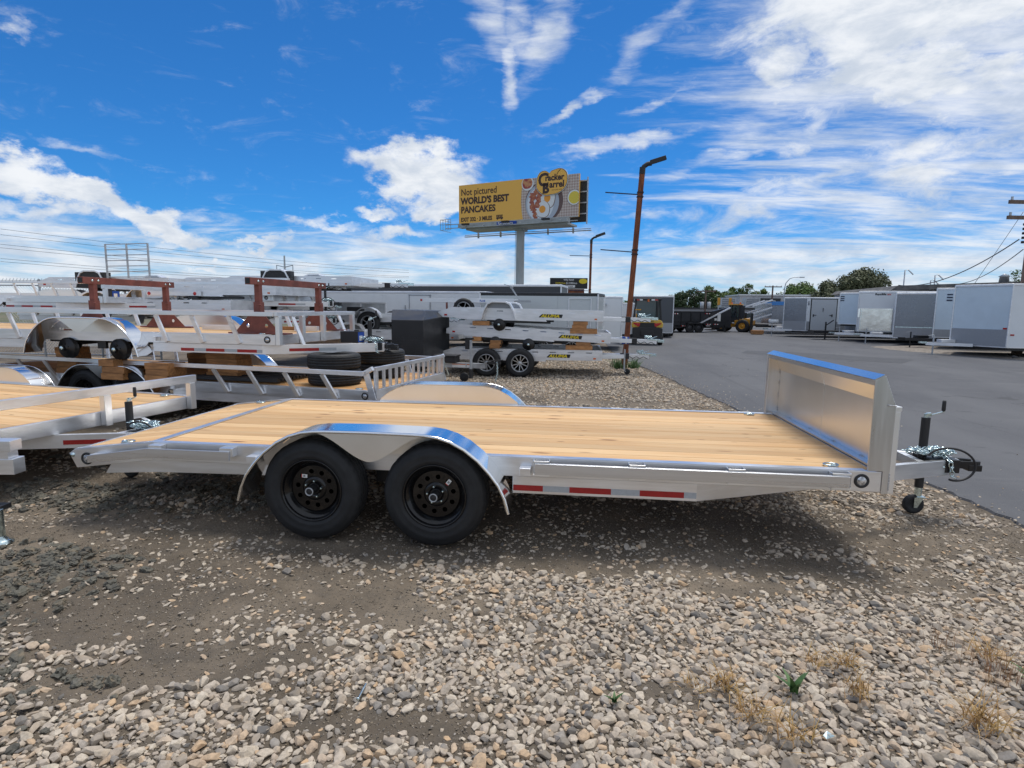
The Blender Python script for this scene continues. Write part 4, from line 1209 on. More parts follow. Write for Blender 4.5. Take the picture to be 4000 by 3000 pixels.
    if rail:
        rh = 0.295 if front != 'gate' else 0.255
        for s in (0, 1):
            q = -1 if s == 0 else 1; yb = 0 if s == 0 else W_; lean = 0.10 if front == 'gate' else 0.03
            a, b = sorted((yb + q * (lean - 0.02), yb + q * (lean + 0.025)))
            mb = MB(); mb.bb(x_r, 2.80 if front == 'gate' else 2.87, a, b, H + rh - 0.055, H + rh); obj('top_rail', mb, ALU, t, 0.003)
            xs_ = [q_ for q_ in (-4.0, -3.45, -2.9, -2.35, -1.8, -1.2, 0.70, 1.25, 1.80, 2.35) if q_ > x_r + 0.1 and not (gx - 1.35 < q_ < gx + 0.6)]
            for xx in xs_:
                mb = MB(); mb.beam((xx - 0.14, yb + q * lean, H + rh - 0.055), (xx, yb + q * 0.012, 0.49), 0.030, 0.055, up=(1, 0, 0)); obj('rail_stake', mb, WHITEALU, t, 0.002)
        if front != 'gate':
            mb = MB(); mb.bb(2.87, 2.915, -0.03, W_ + 0.03, H + rh - 0.055, H + rh); obj('front_rail', mb, ALU, t, 0.003)
            for yy in (0.0, 0.55, 1.10, W_ - 0.07):
                mb = MB(); mb.bb(2.866, 2.925, yy, yy + 0.07, 0.475, H + rh - 0.056); obj('front_post', mb, ALUX, t, 0.003)
            for yy in (0.35, 1.60):
                mb = MB(); mb.beam((2.895, yy, H + rh - 0.055), (3.05, yy, 0.47), 0.07, 0.02); obj('front_brace', mb, WHITEALU, t, 0.002)
        else:
            for yy in (-0.05, W_ + 0.02):
                mb = MB(); mb.beam((2.80, yy, H + rh - 0.03), (2.885, yy + 0.02, 0.50), 0.03, 0.07); obj('corner_stake', mb, ALU, t, 0.002)
                mb = MB(); mb.beam((2.77, yy, H + rh - 0.03), (2.89, yy, H + 0.29), 0.05, 0.05); obj('corner_brace', mb, ALU, t, 0.002)
    if front != 'gate':
        tongue_kit(t, te, yc, chain=True)
        if jackp: jack(t, jackp[0], yc, jackp[1], 0.0 if wheels == 'tyres' else 0.02, wheel=(wheels == 'tyres'))
    for xx, yy in ((2.60, 0.085), (2.60, W_ - 0.15)): d_ring(t, xx, yy, H)
    if hero:
        for xx, yy in ((-2.45, 0.085), (-2.45, W_ - 0.15)): d_ring(t, xx, yy, H - 0.035)
    return t


hero_t = hauler('car_hauler_trailer', 'empty flatbed trailer in the foreground with pine deck, black wheels and tall aluminium headboard', loc=(0, 0.19, 0), hero=True, front='headboard')
for zz in (): pass

ca = lambda d: (math.cos(R(d)), math.sin(R(d)))


def placed(corner, deg, lx=2.772):
    c_, s_ = ca(deg); return (corner[0] - lx * c_, corner[1] - lx * s_, 0)


lo = placed((-3.70, 0.22), -10.5, 2.86)
left_t = hauler('car_hauler_trailer', 'flatbed trailer cut off by the left edge, with a low bump rail across its front', loc=lo, rotz=R(-10.5), front='bump', tongue_end=3.60, jackp=(3.20, 0.72), rub=False, tail=True)
g3 = 'trailers stacked behind the flatbed'
c3 = placed((-1.53, 3.10), -10, 2.88)
t3 = hauler('car_hauler_trailer', 'trailer with a slatted ramp gate at its front end, carrying spare tyres and another trailer', g3, loc=(c3[0], c3[1], -0.028), rotz=R(-10), front='gate', rail=True, tail=False, planks=PINE2, rub=False, gx=-0.75, xrear=-4.6, bend=2.55)
c4 = placed((-2.95, 3.42), -5, 2.87)
t4 = hauler('car_hauler_trailer', 'wheelless trailer resting on timber blocks above another trailer, red steel frames on its deck', g3, loc=(c4[0], c4[1], 0.622), rotz=R(-5), front='rail', rail=True, wheels='drums', tail=False, planks=PINE, rub=False, gx=0.50, xrear=-4.6, bend=2.66)

# ------------------------------------------------------------------ flat-sided all-aluminium utility trailers
DECK = pmat('ribbed_deck_planks', (0.62, 0.64, 0.66), 0.4, 0.8, var=0.1, vscale=4)
YDEC = pmat('yellow_decal', (0.80, 0.62, 0.02), 0.4)
KDEC = pmat('black_decal', (0.012, 0.012, 0.012), 0.4)
_slot = {}


def side_panel(L, ZT=0.235):
    k = round(L, 2)
    if k not in _slot:
        def slot(x, z, w=0.075, h=0.011):
            return [(x - w, z - h * .5), (x - w + h, z - h), (x + w - h, z - h), (x + w, z - h * .5), (x + w, z + h * .5), (x + w - h, z + h), (x - w + h, z + h), (x - w, z + h * .5)]
        hol = [slot(x, 0.178) for x in np.arange(0.62, L - 0.2, 0.42)]
        outer = [(0.0, 0.03), (0.02, 0.0), (0.42, 0.0), (0.42, -0.03), (L - 1.25, -0.04), (L - 1.28, -0.005), (L, 0.0), (L, ZT), (0.30, ZT), (0.06, 0.15), (0.0, 0.13)]
        me = shape_mesh(outer, hol, 0.010, WHITEALU, 'side_panel')
        me.transform(Matrix.Rotation(R(90), 4, 'X'))
        _slot[k] = me
    return _slot[k]


def aluma(name, label, group, loc, rotz=0.0, pitch=0.0, L=3.82, W_=1.95, wheels='drums', fend=False, decal=False, tongue=True, jackfoot=None, sleeve=True, strap=False, deck=True, fx=1.35):
    t = thing(name, label, 'trailer', loc, 0, group, (0, pitch, rotz))
    for y in (0.0, W_):
        o = obj('side_panel', side_panel(L), parent=t, loc=(0, y, 0))
        mb = MB(); a, b = (y - 0.014, y + 0.03) if y == 0 else (y - 0.03, y + 0.014)
        mb.bb(0.30, L, a, b, 0.222, 0.242); mb.bb(0.02, L, y - 0.0135 if y == 0 else y + 0.0105, y - 0.0105 if y == 0 else y + 0.0135, 0.128, 0.134); mb.bb(0.44, L, y - 0.0135 if y == 0 else y + 0.0105, y - 0.0105 if y == 0 else y + 0.0135, 0.05, 0.056)
        obj('side_trim', mb, WHITEALU, t)
        mb = MB(); q = -0.016 if y == 0 else 0.013; mb.bb(0.13, 0.20, y + q, y + q + 0.003, 0.035, 0.075); obj('side_lamp', mb, REDL, t)
        mb = MB(); mb.bb(L - 0.16, L - 0.10, y + q, y + q + 0.003, 0.03, 0.065); obj('side_lamp', mb, ORANGEL, t)
    if deck:
        n = 9
        for i in range(n):
            y0 = 0.012 + (W_ - 0.024) * i / n; y1 = 0.012 + (W_ - 0.024) * (i + 1) / n - 0.004
            mb = MB(); mb.bb(0.05, L - 0.012, y0, y1, 0.09, 0.11); obj('deck_plank', mb, DECK, t)
    mb = MB(); mb.bb(L, L + 0.045, -0.012, W_ + 0.012, 0.0, 0.24); obj('front_beam', mb, WHITEALU, t, 0.003)
    mb = MB(); mb.bb(-0.02, 0.0, 0, W_, 0.0, 0.12); obj('rear_beam', mb, WHITEALU, t, 0.003)
    for yy in (0.12, W_ - 0.12):
        mb = MB(); mb.lathe([(0, -0.012), (0.040, -0.010), (0.048, 0)], (-0.02, yy, 0.06), 'x', 16); obj('tail_lamp', mb, REDL, t)
    yc = W_ / 2
    if tongue:
        mb = MB()
        for s in (-1, 1): mb.beam((L - 0.6, yc + s * 0.62, 0.045), (L + 0.60, yc + s * 0.10, 0.045), 0.05, 0.10, WHITEALU)
        mb.beam((L, yc, 0.05), (L + 1.22, yc, 0.05), 0.085, 0.10, WHITEALU); obj('tongue', mb, WHITEALU, t, 0.003)
        if sleeve:
            mb = MB(); mb.bb(L + 0.52, L + 0.74, yc - 0.06, yc + 0.06, -0.02, 0.115); obj('tongue_sleeve', mb, BLACKM, t, 0.008)
        mb = MB(); mb.bb(L + 0.98, L + 1.30, yc - 0.05, yc + 0.05, 0.085, 0.125); mb.prism([(L + 1.24, yc - 0.045), (L + 1.40, yc - 0.03), (L + 1.40, yc + 0.03), (L + 1.24, yc + 0.045)], 0.05, 0.115, 'z'); mb.beam((L + 1.05, yc, 0.13), (L + 1.22, yc, 0.19), 0.02, 0.015)
        obj('coupler', mb, ZINC, t, 0.004)
        r = random.Random(5); path = [(L + 1.0 + 0.07 * math.cos(i * 0.9) + r.uniform(-.02, .02), yc - 0.05 + 0.03 * math.sin(i * 1.3), 0.14 + 0.05 * abs(math.sin(i * .7))) for i in range(26)]
        obj('safety_chain', chain_mb(path, 0.03, 0.005), ZINC, t, recalc_n=False)
        mb = MB(); mb.tube([(L + 0.7 + 0.03 * i, yc - 0.055, 0.02 + 0.02 * math.sin(i * 1.1)) for i in range(17)], 0.007, 6); obj('brake_cable', mb, BLACKM, t)
        if strap:
            mb = MB()
            for i, c in enumerate((WHITEC, BLUEC, BLUEC, WHITEC, BLUEC)): mb.bb(L + 0.33 + 0.042 * i, L + 0.37 + 0.042 * i, yc - 0.10, yc + 0.10, -0.035, 0.13, c)
            obj('strap_wrap', mb, None, t)
        if jackfoot is not None:
            mb = MB(); mb.cyl((L + 0.62, yc - 0.09, jackfoot + 0.12), (L + 0.62, yc - 0.09, 0.22), 0.024, 14, STEELG); mb.beam((L + 0.62, yc - 0.09, jackfoot + 0.14), (L + 0.66, yc - 0.09, jackfoot + 0.07), 0.05, 0.02, STEELG); obj('jack_leg', mb, STEELG, t)
            mb = MB(); mb.lathe([(0.0, -0.02), (0.06, -0.02), (0.072, -0.01), (0.072, 0.01), (0.06, 0.02), (0, 0.02)], (L + 0.70, yc - 0.09, jackfoot + 0.072), 'y', 24); obj('jack_wheel', mb, TYRE, t)
    mb = MB()
    ax = [fx + 0.0, fx + 0.79] if wheels in ('alloy2', 'drums') else [fx]
    for xa in ax: mb.beam((xa + 0.10, 0.02, -0.06), (xa + 0.10, W_ - 0.02, -0.06), 0.07, 0.07)
    mb.bb(fx - 0.3, fx + 1.2, 0.04, 0.10, -0.09, -0.04); mb.bb(fx - 0.3, fx + 1.2, W_ - 0.10, W_ - 0.04, -0.09, -0.04); obj('axle', mb, BLACK, t)
    if wheels == 'alloy2':
        for xa in ax: alloy_wheel(t, xa, -0.22, -0.08, -1, 0.335, turn=0.2 * xa); alloy_wheel(t, xa, W_ + 0.22, -0.08, 1, 0.335)
    elif wheels == 'alloy1':
        alloy_wheel(t, fx, -0.22, -0.03, -1, 0.33, 5); alloy_wheel(t, fx, W_ + 0.22, -0.03, 1, 0.33, 5)
    else:
        for xa in ax:
            o = obj('brake_drum', drum_mesh(), parent=t, loc=(xa, -0.05, -0.14)); o = obj('brake_drum', drum_mesh(), parent=t, loc=(xa, W_ + 0.05, -0.14)); o.rotation_euler = (0, 0, math.pi)
    if fend:
        for y, q in ((0, -1), (W_, 1)):
            pts = [(fx - 0.42, -0.02), (fx - 0.36, 0.20), (fx - 0.27, 0.36), (fx - 0.16, 0.405), (fx + 0.16, 0.405), (fx + 0.27, 0.36), (fx + 0.36, 0.20), (fx + 0.42, -0.02)]
            inner = [(a * 0.93 + fx * 0.07, b - 0.035 if b > 0 else b) for a, b in pts]
            mb = MB(); mb.prism(pts + inner[::-1], y, y + q * 0.23, 'y', WHITEALU); fo = obj('fender', mb, WHITEALU, t, 0.004)
            mb = MB(); mb.prism([p for p in inner if p[1] > 0.05] , y + q * 0.004, y + q * 0.008, 'y', SILVP); obj('wheel_well_panel', mb, PLATE, fo)  # greyer panel: shade under the deep arch put into its colour
    if decal:
        dm = MB(); dm.add([(2.60, 0, 0.055), (3.13, 0, 0.055), (3.15, 0, 0.135), (3.12, 0, 0.135), (2.67, 0, 0.135), (2.60, 0, 0.075)], [(0, 1, 2, 3, 4, 5)]); me = dm.mesh('decal', KDEC)
        o = obj('decal', me, parent=t, loc=(decal, -0.0145, 0.0)); 
        place_text('decal_lettering', 'ALUMA', 0.098, YDEC, t, face_m((decal + 2.645, -0.0162, 0.062), (1, 0, 0), (0, 0, 1)), bold=0.0035, sx=1.30, shear=0.25)
        place_text('decal_lettering', '8017', 0.05, KDEC, t, face_m((L + 0.16, yc - 0.045, 0.03), (1, 0, 0), (0, 0, 1)), bold=0.001, shear=0.2)
    return t


ga = 'all-aluminium trailers stacked on the gravel beside the rusty pole'
al1 = aluma('utility_trailer', 'bottom aluminium trailer of the central stack, on two black tyres with silver alloy wheels', ga, (-2.38, 9.87, 0.405), wheels='alloy2', decal=-0.02, jackfoot=-0.405, fx=1.17)
al2 = aluma('utility_trailer', 'middle aluminium trailer of the central stack, blue and white strap round its tongue', ga, (-2.20, 9.90, 0.985), pitch=R(2.6), wheels='drums', decal=0.06, strap=True, fx=1.18)
al3 = aluma('utility_trailer', 'top aluminium trailer of the central stack, with an arched white fender and one bare hub', ga, (-2.38, 9.85, 1.375), pitch=R(0.9), wheels='drum1', fend=True, decal=-0.22, fx=1.45)


def block_mb(w, d, h, rows=2):
    mb = MB()
    for k in range(rows):
        mb.bb(-w / 2 + 0.01 * (k % 2), w / 2, -d / 2, d / 2 - 0.01 * (k % 2), h * k / rows + 0.001, h * (k + 1) / rows - 0.001)
    return mb


def blocks(spots, group, labels):
    for (x, y, z, w, d, h, rz), lb in zip(spots, labels):
        t = thing('timber_block', lb, 'timber block', (x, y, z), rz, group)
        n = max(1, round(h / 0.09))
        for k in range(n):
            mb = MB(); e = 0.012 * ((k * 5) % 3 - 1); mb.bb(-w / 2 + e, w / 2 + e, -d / 2, d / 2, h * k / n + 0.001, h * (k + 1) / n - 0.001); obj('beam', mb, TIMBER, t, 0.003)


blocks([(-1.02, 9.99, 0.655, 0.24, 0.5, 0.19, 0.0), (0.95, 10.05, 0.65, 0.62, 0.4, 0.10, 0.02), (1.05, 10.0, 0.75, 0.34, 0.3, 0.08, 0.0), (-1.35, 10.0, 1.19, 0.40, 0.4, 0.10, 0), (1.05, 10.0, 1.03, 0.62, 0.4, 0.11, 0), (0.95, 10.0, 1.14, 0.34, 0.3, 0.17, 0), (-1.45, 9.99, 0.82, 0.2, 0.4, 0.10, 0)], 'timber blocks between the stacked aluminium trailers',
       ['yellow timber block left of centre in the lowest gap of the aluminium stack', 'long flat timber board at the right end of the lowest gap in the aluminium stack', 'short timber block on the board at the right of the lowest gap',
        'timber block under the left end of the top aluminium trailer, by the hub', 'long timber board under the right end of the top aluminium trailer', 'upright timber block on the board under the top aluminium trailer', 'small timber block beside the left hub of the middle aluminium trailer'])
mb = MB()
for i in range(9): mb.bb(0.0, 1.15, 0.11 * i, 0.11 * i + 0.055, 0.0, 0.03)
tag(obj('loading_ramp', mb, BLACKM, loc=(-1.95, 10.1, 0.67), rotz=0.05), 'black ribbed loading ramp lying on the bottom aluminium trailer', 'ramp')

# thin trailer above the stack, with a winch post
gt = 'low trailers parked behind the central stack'
t = thing('boat_trailer', 'thin low-sided white trailer with a winch post, above and behind the central stack', 'trailer', (-3.70, 13.0, 1.70), 0.02, gt)
mb = MB(); mb.bb(0, 2.75, 0, 0.05, 0.04, 0.16); mb.bb(0, 2.75, 1.45, 1.5, 0.04, 0.16); obj('side_rail', mb, WHITEALU, t, 0.003)
mb = MB(); mb.bb(0.03, 2.72, 0.05, 1.45, 0.10, 0.12); obj('deck', mb, DECK, t)
mb = MB(); mb.beam((2.7, .75, .10), (3.2, .75, .10), 0.06, 0.06); obj('tongue', mb, STEELG, t)
mb = MB(); mb.beam((2.85, .75, .12), (2.60, .75, .50), 0.04, 0.04); mb.lathe([(0, -0.03), (0.05, -0.03), (0.05, 0.03), (0, 0.03)], (2.60, .75, .52), 'y', 14); mb.beam((2.6, .72, .53), (2.38, .72, .60), 0.02, 0.02); obj('winch_post', mb, STEELG, t)
for xx in (0.03, 0.15): pass
mb = MB(); mb.bb(-0.01, 0.05, -0.004, 0, 0.07, 0.13); obj('side_lamp', mb, REDL, t)
alloy_wheel(t, 1.28, -0.05, -0.14, -1, 0.31, 5)
for xx, w in ((0.75, 0.05), (1.0, 0.05), (2.2, 0.05)):
    mb = MB(); mb.bb(xx, xx + w, 0.0, 0.05, -0.30, 0.04); obj('support_leg', mb, OXIDE, t)
place_text('lettering', 'FLOE', 0.07, BLUEC, t, face_m((1.75, -0.002, 0.07), (1, 0, 0), (0, 0, 1)), bold=0.003)

# utility trailers behind, reached through the gaps
ub = 'white utility trailers stacked at the back left'
B1 = aluma('utility_trailer', 'white utility trailer low in the stack, its side beside the black steel box', ub, (-6.1, 12.0, 0.72), fend=True, wheels='drum1', L=3.7, fx=0.75, tongue=False)
B2 = aluma('utility_trailer', 'white utility trailer standing on a five-spoke wheel left of the black steel box', ub, (-7.6, 12.6, 1.16), wheels='alloy1', L=3.7, fx=2.50)
mb = MB()
arc = [(2.50 + 0.42 * math.cos(a), 0.02 + 0.40 * math.sin(a)) for a in np.linspace(0.25, math.pi - 0.2, 16)]
mb.prism(arc + [(2.5 + (x - 2.5) * 0.93, 0.02 + (z - 0.02) * 0.93) for x, z in arc[::-1]], -0.26, 0.0, 'y'); obj('fender', mb, STEELG, B2, 0.003)
mb = MB(); mb.bb(1.9, 2.35, -0.24, 0, 0.30, 0.42); obj('tool_tray', mb, BLACKM, B2, 0.02)
dup(B1, (-10.2, 8.0, 1.46), 0.0, 'white utility trailer seen between the two red steel frames, low in the back', ub)
B3 = aluma('utility_trailer', 'white utility trailer high on the left, arched fender showing a black wheel well', ub, (-13.0, 10.0, 2.02), fend=True, wheels='drum1', L=3.6, fx=1.65, tongue=True)
mb = MB(); mb.bb(1.23, 2.06, -0.20, -0.01, -0.03, 0.36); obj('wheel_well', mb, BLACKM, B3)
B4 = aluma('utility_trailer', 'white utility trailer tail-on with two red lamps, between the two red frames', ub, (-9.1, 8.9, 1.83), rotz=R(-2), wheels='drum1', L=3.2, fx=1.2, tongue=False)
t = B4
mb = MB(); mb.bb(-0.02, 1.42, -0.06, -0.03, -0.03, 0.075, WHITEALU); obj('bumper', mb, WHITEALU, t, 0.003)
for xx in (0.10, 1.27):
    mb = MB(); mb.lathe([(0, -0.075), (0.035, -0.073), (0.042, -0.06)], (xx, 0, 0.02), 'y', 16); obj('tail_lamp', mb, REDL, t)
dup(B3, (-8.6, 11.0, 2.13), 0.0, 'white utility trailer topmost behind the right red frame, slotted sides against the sky', ub)
B5 = aluma('utility_trailer', 'white utility trailer with a long slotted side, just above the left red frame', ub, (-9.6, 10.6, 2.06), wheels='drums', L=3.0, fx=1.9)
dup(B5, (-9.5, 9.6, 1.50), 0.0, 'white utility trailer in the shade under the one with red lamps', ub)
dup(t4, (-9.05, 9.3, 1.23), R(-3), 'wheelless white trailer with open side rails, stacked behind the right red frame', ub)
dup(t4, (-9.25, 9.9, 0.80), R(-3), 'lower wheelless white trailer whose stakes show dark gaps, behind the right red frame', ub)
b6 = hauler('car_hauler_trailer', 'white flatbed trailer with a bump rail, stacked high at the left edge', ub, loc=(-11.6, 7.35, 1.14), rotz=R(-3), front='bump', wheels='drums', tail=False, rub=False, tongue_end=3.7, jackp=None)

# ladder-like end gate standing up
t = thing('end_gate', 'upright silver tube gate with two panels of horizontal bars against the sky', 'gate', (-10.60, 9.5, 2.22), R(-9))
mb = MB()
for xx in (0.0, 0.655, 1.30): mb.bb(xx - 0.016, xx + 0.016, -0.016, 0.016, 0, 0.82)
obj('upright', mb, STEELG, t)
for k in range(7):
    for x0 in (0.018, 0.673):
        mb = MB(); mb.bb(x0, x0 + 0.62 - 0.012, -0.010, 0.010, 0.02 + 0.13 * k, 0.04 + 0.13 * k); obj('bar', mb, STEELG, t)

# utility trailer with mesh-lined sides
t = thing('mesh_side_trailer', 'grey utility trailer with tall panelled sides in front of the white box trailer', 'trailer', (-8.0, 13.4, 1.24), R(-1), ub)
for k in range(4):
    mb = MB(); mb.bb(0.78 * k + 0.02, 0.78 * k + 0.76, 0.0, 0.012, 0.06, 0.44); obj('side_panel', mb, STEELG, t)
mb = MB(); mb.bb(0, 3.15, -0.02, 0.02, 0.44, 0.48); mb.bb(0, 3.15, -0.02, 0.02, 0.0, 0.06)
for k in range(5): mb.bb(0.78 * k - 0.02, 0.78 * k + 0.02, -0.018, 0.018, 0.06, 0.44)
obj('side_frame', mb, WHITEALU, t)

# ------------------------------------------------------------------ load on the stacked trailers
gty = 'loose tyres stacked on the deck behind the flatbed'
tm = tyre_mesh(0.345, 0.205, 0.212)
for (x, y, z, lb) in [(-2.30, 3.72, 0.684, 'lower tyre of the near pair of loose tyres'), (-2.31, 3.73, 0.888, 'upper tyre of the near pair of loose tyres'),
                      (-1.98, 4.62, 0.684, 'lower tyre of the far pair of loose tyres, on the right'), (-1.97, 4.61, 0.888, 'upper tyre of the far pair of loose tyres, on the right')]:
    o = bpy.data.objects.new('tyre', tm); C.objects.link(o); o.location = (x, y, z); o.rotation_euler = (R(90), 0, x * 5); tag(o, lb, 'tyre', gty)
blocks([(-5.33, 3.62, 0.583, 0.36, 0.30, 0.18, -0.1), (-5.42, 3.60, 0.765, 0.22, 0.26, 0.09, 0.0), (-4.62, 3.55, 0.583, 0.36, 0.32, 0.25, -0.12), (-3.95, 3.95, 0.583, 0.5, 0.3, 0.38, -0.15), (-5.15, 5.1, 0.583, 0.34, 0.3, 0.25, 0), (-6.6, 4.2, 0.583, 0.3, 0.3, 0.38, 0)],
       'timber blocks under the wheelless trailer',
       ['wide timber block under the left brake drum of the wheelless trailer', 'small timber block resting on the wide one under the left drum', 'orange timber block under the right hub of the wheelless trailer',
        'dark long timber block behind the reflective tape of the wheelless trailer', 'timber block on the far side under the wheelless trailer', 'dark timber block at the left end under the wheelless trailer'])
mb = MB()
for i in range(12): mb.bb(0.0, 1.35, 0.085 * i, 0.085 * i + 0.05, 0.0, 0.035 + 0.01 * (i % 2))
mb.bb(0, 1.35, -0.02, 0.0, 0, 0.05); tag(obj('loading_ramp', mb, BLACKM, loc=(-4.35, 3.68, 0.60), rotz=R(-6)), 'black ribbed loading ramp lying on the deck left of the loose tyres', 'ramp')
mb = MB(); mb.bb(0, 0.75, 0, 0.09, 0, 0.07, WHITEALU); mb.bb(0.75, 1.45, 0.01, 0.08, 0.005, 0.06, TIMBER); mb.bb(1.45, 1.8, 0, 0.09, 0, 0.07, WHITEALU); tag(obj('boxed_rail', mb, None, loc=(-4.75, 4.55, 1.236), rotz=0.03), 'long white rail with an orange strip lying on the upper deck', 'rail')
mb = MB(); mb.bb(0, 1.1, 0, 0.10, 0, 0.05, WHITEALU); tag(obj('boxed_rail', mb, None, loc=(-3.9, 4.4, 0.583), rotz=-0.1), 'short white rail lying on the lower deck behind the side rail', 'rail')
mb = MB(); mb.bb(-0.14, 0.14, -0.09, 0.09, 0, 0.16, BLACKM); mb.bb(0.141, 0.143, -0.08, 0.08, 0.01, 0.15, BLUEC); mb.bb(0.143, 0.145, -0.05, 0.03, 0.03, 0.10, WHITEC); mb.bb(0.05, 0.09, -0.03, 0.03, 0.16, 0.18, BLACKM)
ba = obj('battery_box', mb, None, loc=(-2.30, 4.35, 1.095), rotz=R(-10)); tag(ba, 'black battery box with a blue and white end, on the stacked trailer tongue', 'battery box')
ba2 = ba.copy(); C.objects.link(ba2); ba2.location = (-9.15, 7.9, 1.72); ba2['label'] = 'black battery box with a blue end on the white trailer at the far left'

# red oxide steel frames
def red_frame(loc, rotz, label):
    t = thing('steel_stand', label, 'steel frame', loc, rotz, 'red steel frames on the upper deck')
    SP = 1.42
    for y in (0.0, SP):
        mb = MB(); mb.bb(-0.050, 0.050, y - 0.045, y + 0.045, 0.02, 0.42); obj('outer_post', mb, OXIDE, t, 0.004)
        mb = MB(); mb.bb(-0.037, 0.037, y - 0.034, y + 0.034, 0.42, 0.645); mb.cyl((0.03, y - 0.05, 0.38), (0.075, y - 0.05, 0.38), 0.012, 8); obj('inner_post', mb, OXIDE, t, 0.003)
        tri = [(-0.34, 0.02), (0.34, 0.02), (0.10, 0.27), (-0.10, 0.27)]
        me = shape_mesh(tri, [circ(0.026, 16, (-0.14, 0.11)), circ(0.026, 16, (0.14, 0.11))], 0.004, OXIDE, 'gusset'); me.transform(Matrix.Rotation(R(90), 4, 'X')); obj('gusset', me, parent=t, loc=(0, y - 0.052, 0))
        mb = MB(); mb.bb(-0.45, 0.45, y - 0.06, y + 0.06, 0, 0.018); obj('foot_plate', mb, OXIDE, t)
        for dy in (-0.05, 0.05):
            mb = MB(); mb.lathe([(0, 0.055), (0.014, 0.054), (0.016, 0.042)], (0, y + dy, 0.69), 'x', 6); obj('bolt', mb, ZINC, t)
    mb = MB(); mb.bb(-0.042, 0.042, -0.20, SP + 0.16, 0.645, 0.735); obj('crossbeam', mb, OXIDE, t, 0.004)
    mb = MB(); mb.bb(-0.033, 0.033, -0.202, -0.199, 0.655, 0.725); obj('painted_end_hollow', mb, KDEC, t)  # black plate paints the shaded hollow on the solid beam's end
    return t


red_frame((-5.78, 3.75, 1.232), 0, 'left red oxide steel frame, crossbeam on two posts above the upper deck')
red_frame((-3.30, 3.66, 1.232), R(-7), 'right red oxide steel frame, with holed triangular gussets, above the upper deck')

# ------------------------------------------------------------------ black steel box trailer between the stacks
t = thing('box_bed_trailer', 'black steel box with a sloped top on a small trailer, grey tongue pointing right', 'trailer', (-3.07, 8.5, 0), R(-6))
mb = MB()
mb.add([(-.03, 0, .42), (.64, .15, .42), (.64, 1.9, .42), (-.25, 1.9, .42), (-.25, .55, .42), (-.03, 0, 1.32), (.64, .15, 1.32), (.50, .70, 1.52), (.64, 1.9, 1.40), (.50, 1.9, 1.52), (-.25, 1.9, 1.54), (-.25, .55, 1.54)],
       [(0, 4, 3, 2, 1), (0, 1, 6, 5), (4, 0, 5, 11), (5, 6, 7, 11), (1, 2, 8, 6), (6, 8, 9, 7), (11, 7, 9, 10), (3, 4, 11, 10), (2, 3, 10, 9, 8)])
obj('box', mb, DARKBOX, t, 0.006)
tp = MB()
for zz in np.arange(0.55, 0.95, 0.055):
    for xx in np.arange(0.0, 0.6, 0.05): tp.bb(xx, xx + 0.03, -0.004 + (xx + .03) * .224, 0.004 + (xx + .03) * .224, zz, zz + 0.008)
tag(obj('tread_pattern', tp, DARKBOX, t), kind='stuff')
mb = MB(); mb.bb(0.30, 2.02, 0.20, 0.27, 0.31, 0.41); mb.bb(0.66, 2.02, 0.19, 0.28, 0.412, 0.418); obj('tongue', mb, STEELG, t, 0.003)
for a, b, m in ((1.28, 1.58, LABEL), (1.61, 1.71, LABEL)):
    mb = MB(); mb.bb(a, b, 0.197, 0.199, 0.325, 0.395, m); mb.bb(a, b, 0.1955, 0.1965, 0.38, 0.395, ORANGEL); obj('warning_label', mb, None, t)
mb = MB(); mb.bb(0.92, 1.38, 0.10, 0.42, 0.42, 0.55); mb.bb(0.90, 1.40, 0.08, 0.44, 0.55, 0.585); obj('battery_box', mb, BLACKM, t, 0.012)
mb = MB(); mb.cyl((1.72, 0.14, 0.10), (1.72, 0.14, 0.30), 0.045, 14, BLACKM); mb.bb(1.695, 1.745, 0.115, 0.165, 0.28, 0.92, STEELG); mb.bb(1.60, 1.68, 0.10, 0.17, 0.72, 0.95, BLACKM); mb.bb(1.60, 1.78, 0.10, 0.17, 0.93, 0.97, BLACKM); obj('jack', mb, None, t, 0.004)
mb = MB(); mb.beam((1.95, 0.24, 0.47), (2.4, 0.24, 0.50), 0.06, 0.02); mb.beam((2.05, .24, .43), (2.35, .24, .44), 0.07, 0.05); obj('coupler', mb, BLACKM, t, 0.004)
obj('safety_chain', chain_mb([(2.28, 0.2, 0.44), (2.29, 0.2, 0.22), (2.25, 0.19, 0.06), (2.20, 0.2, 0.02)], 0.035, 0.007), ZINC, t, recalc_n=False)
mb = MB(); mb.lathe([(0, -0.025), (0.09, -0.025), (0.10, -0.01), (0.10, 0.01), (0.09, 0.025), (0, 0.025)], (1.52, 0.3, 0.10), 'y', 24); obj('jack_wheel', mb, TYRE, t)
for s in (-0.0, 2.0): alloy_wheel(t, -0.2, s + 0.1, 0.33, -1 if s < 1 else 1, 0.33, 5)


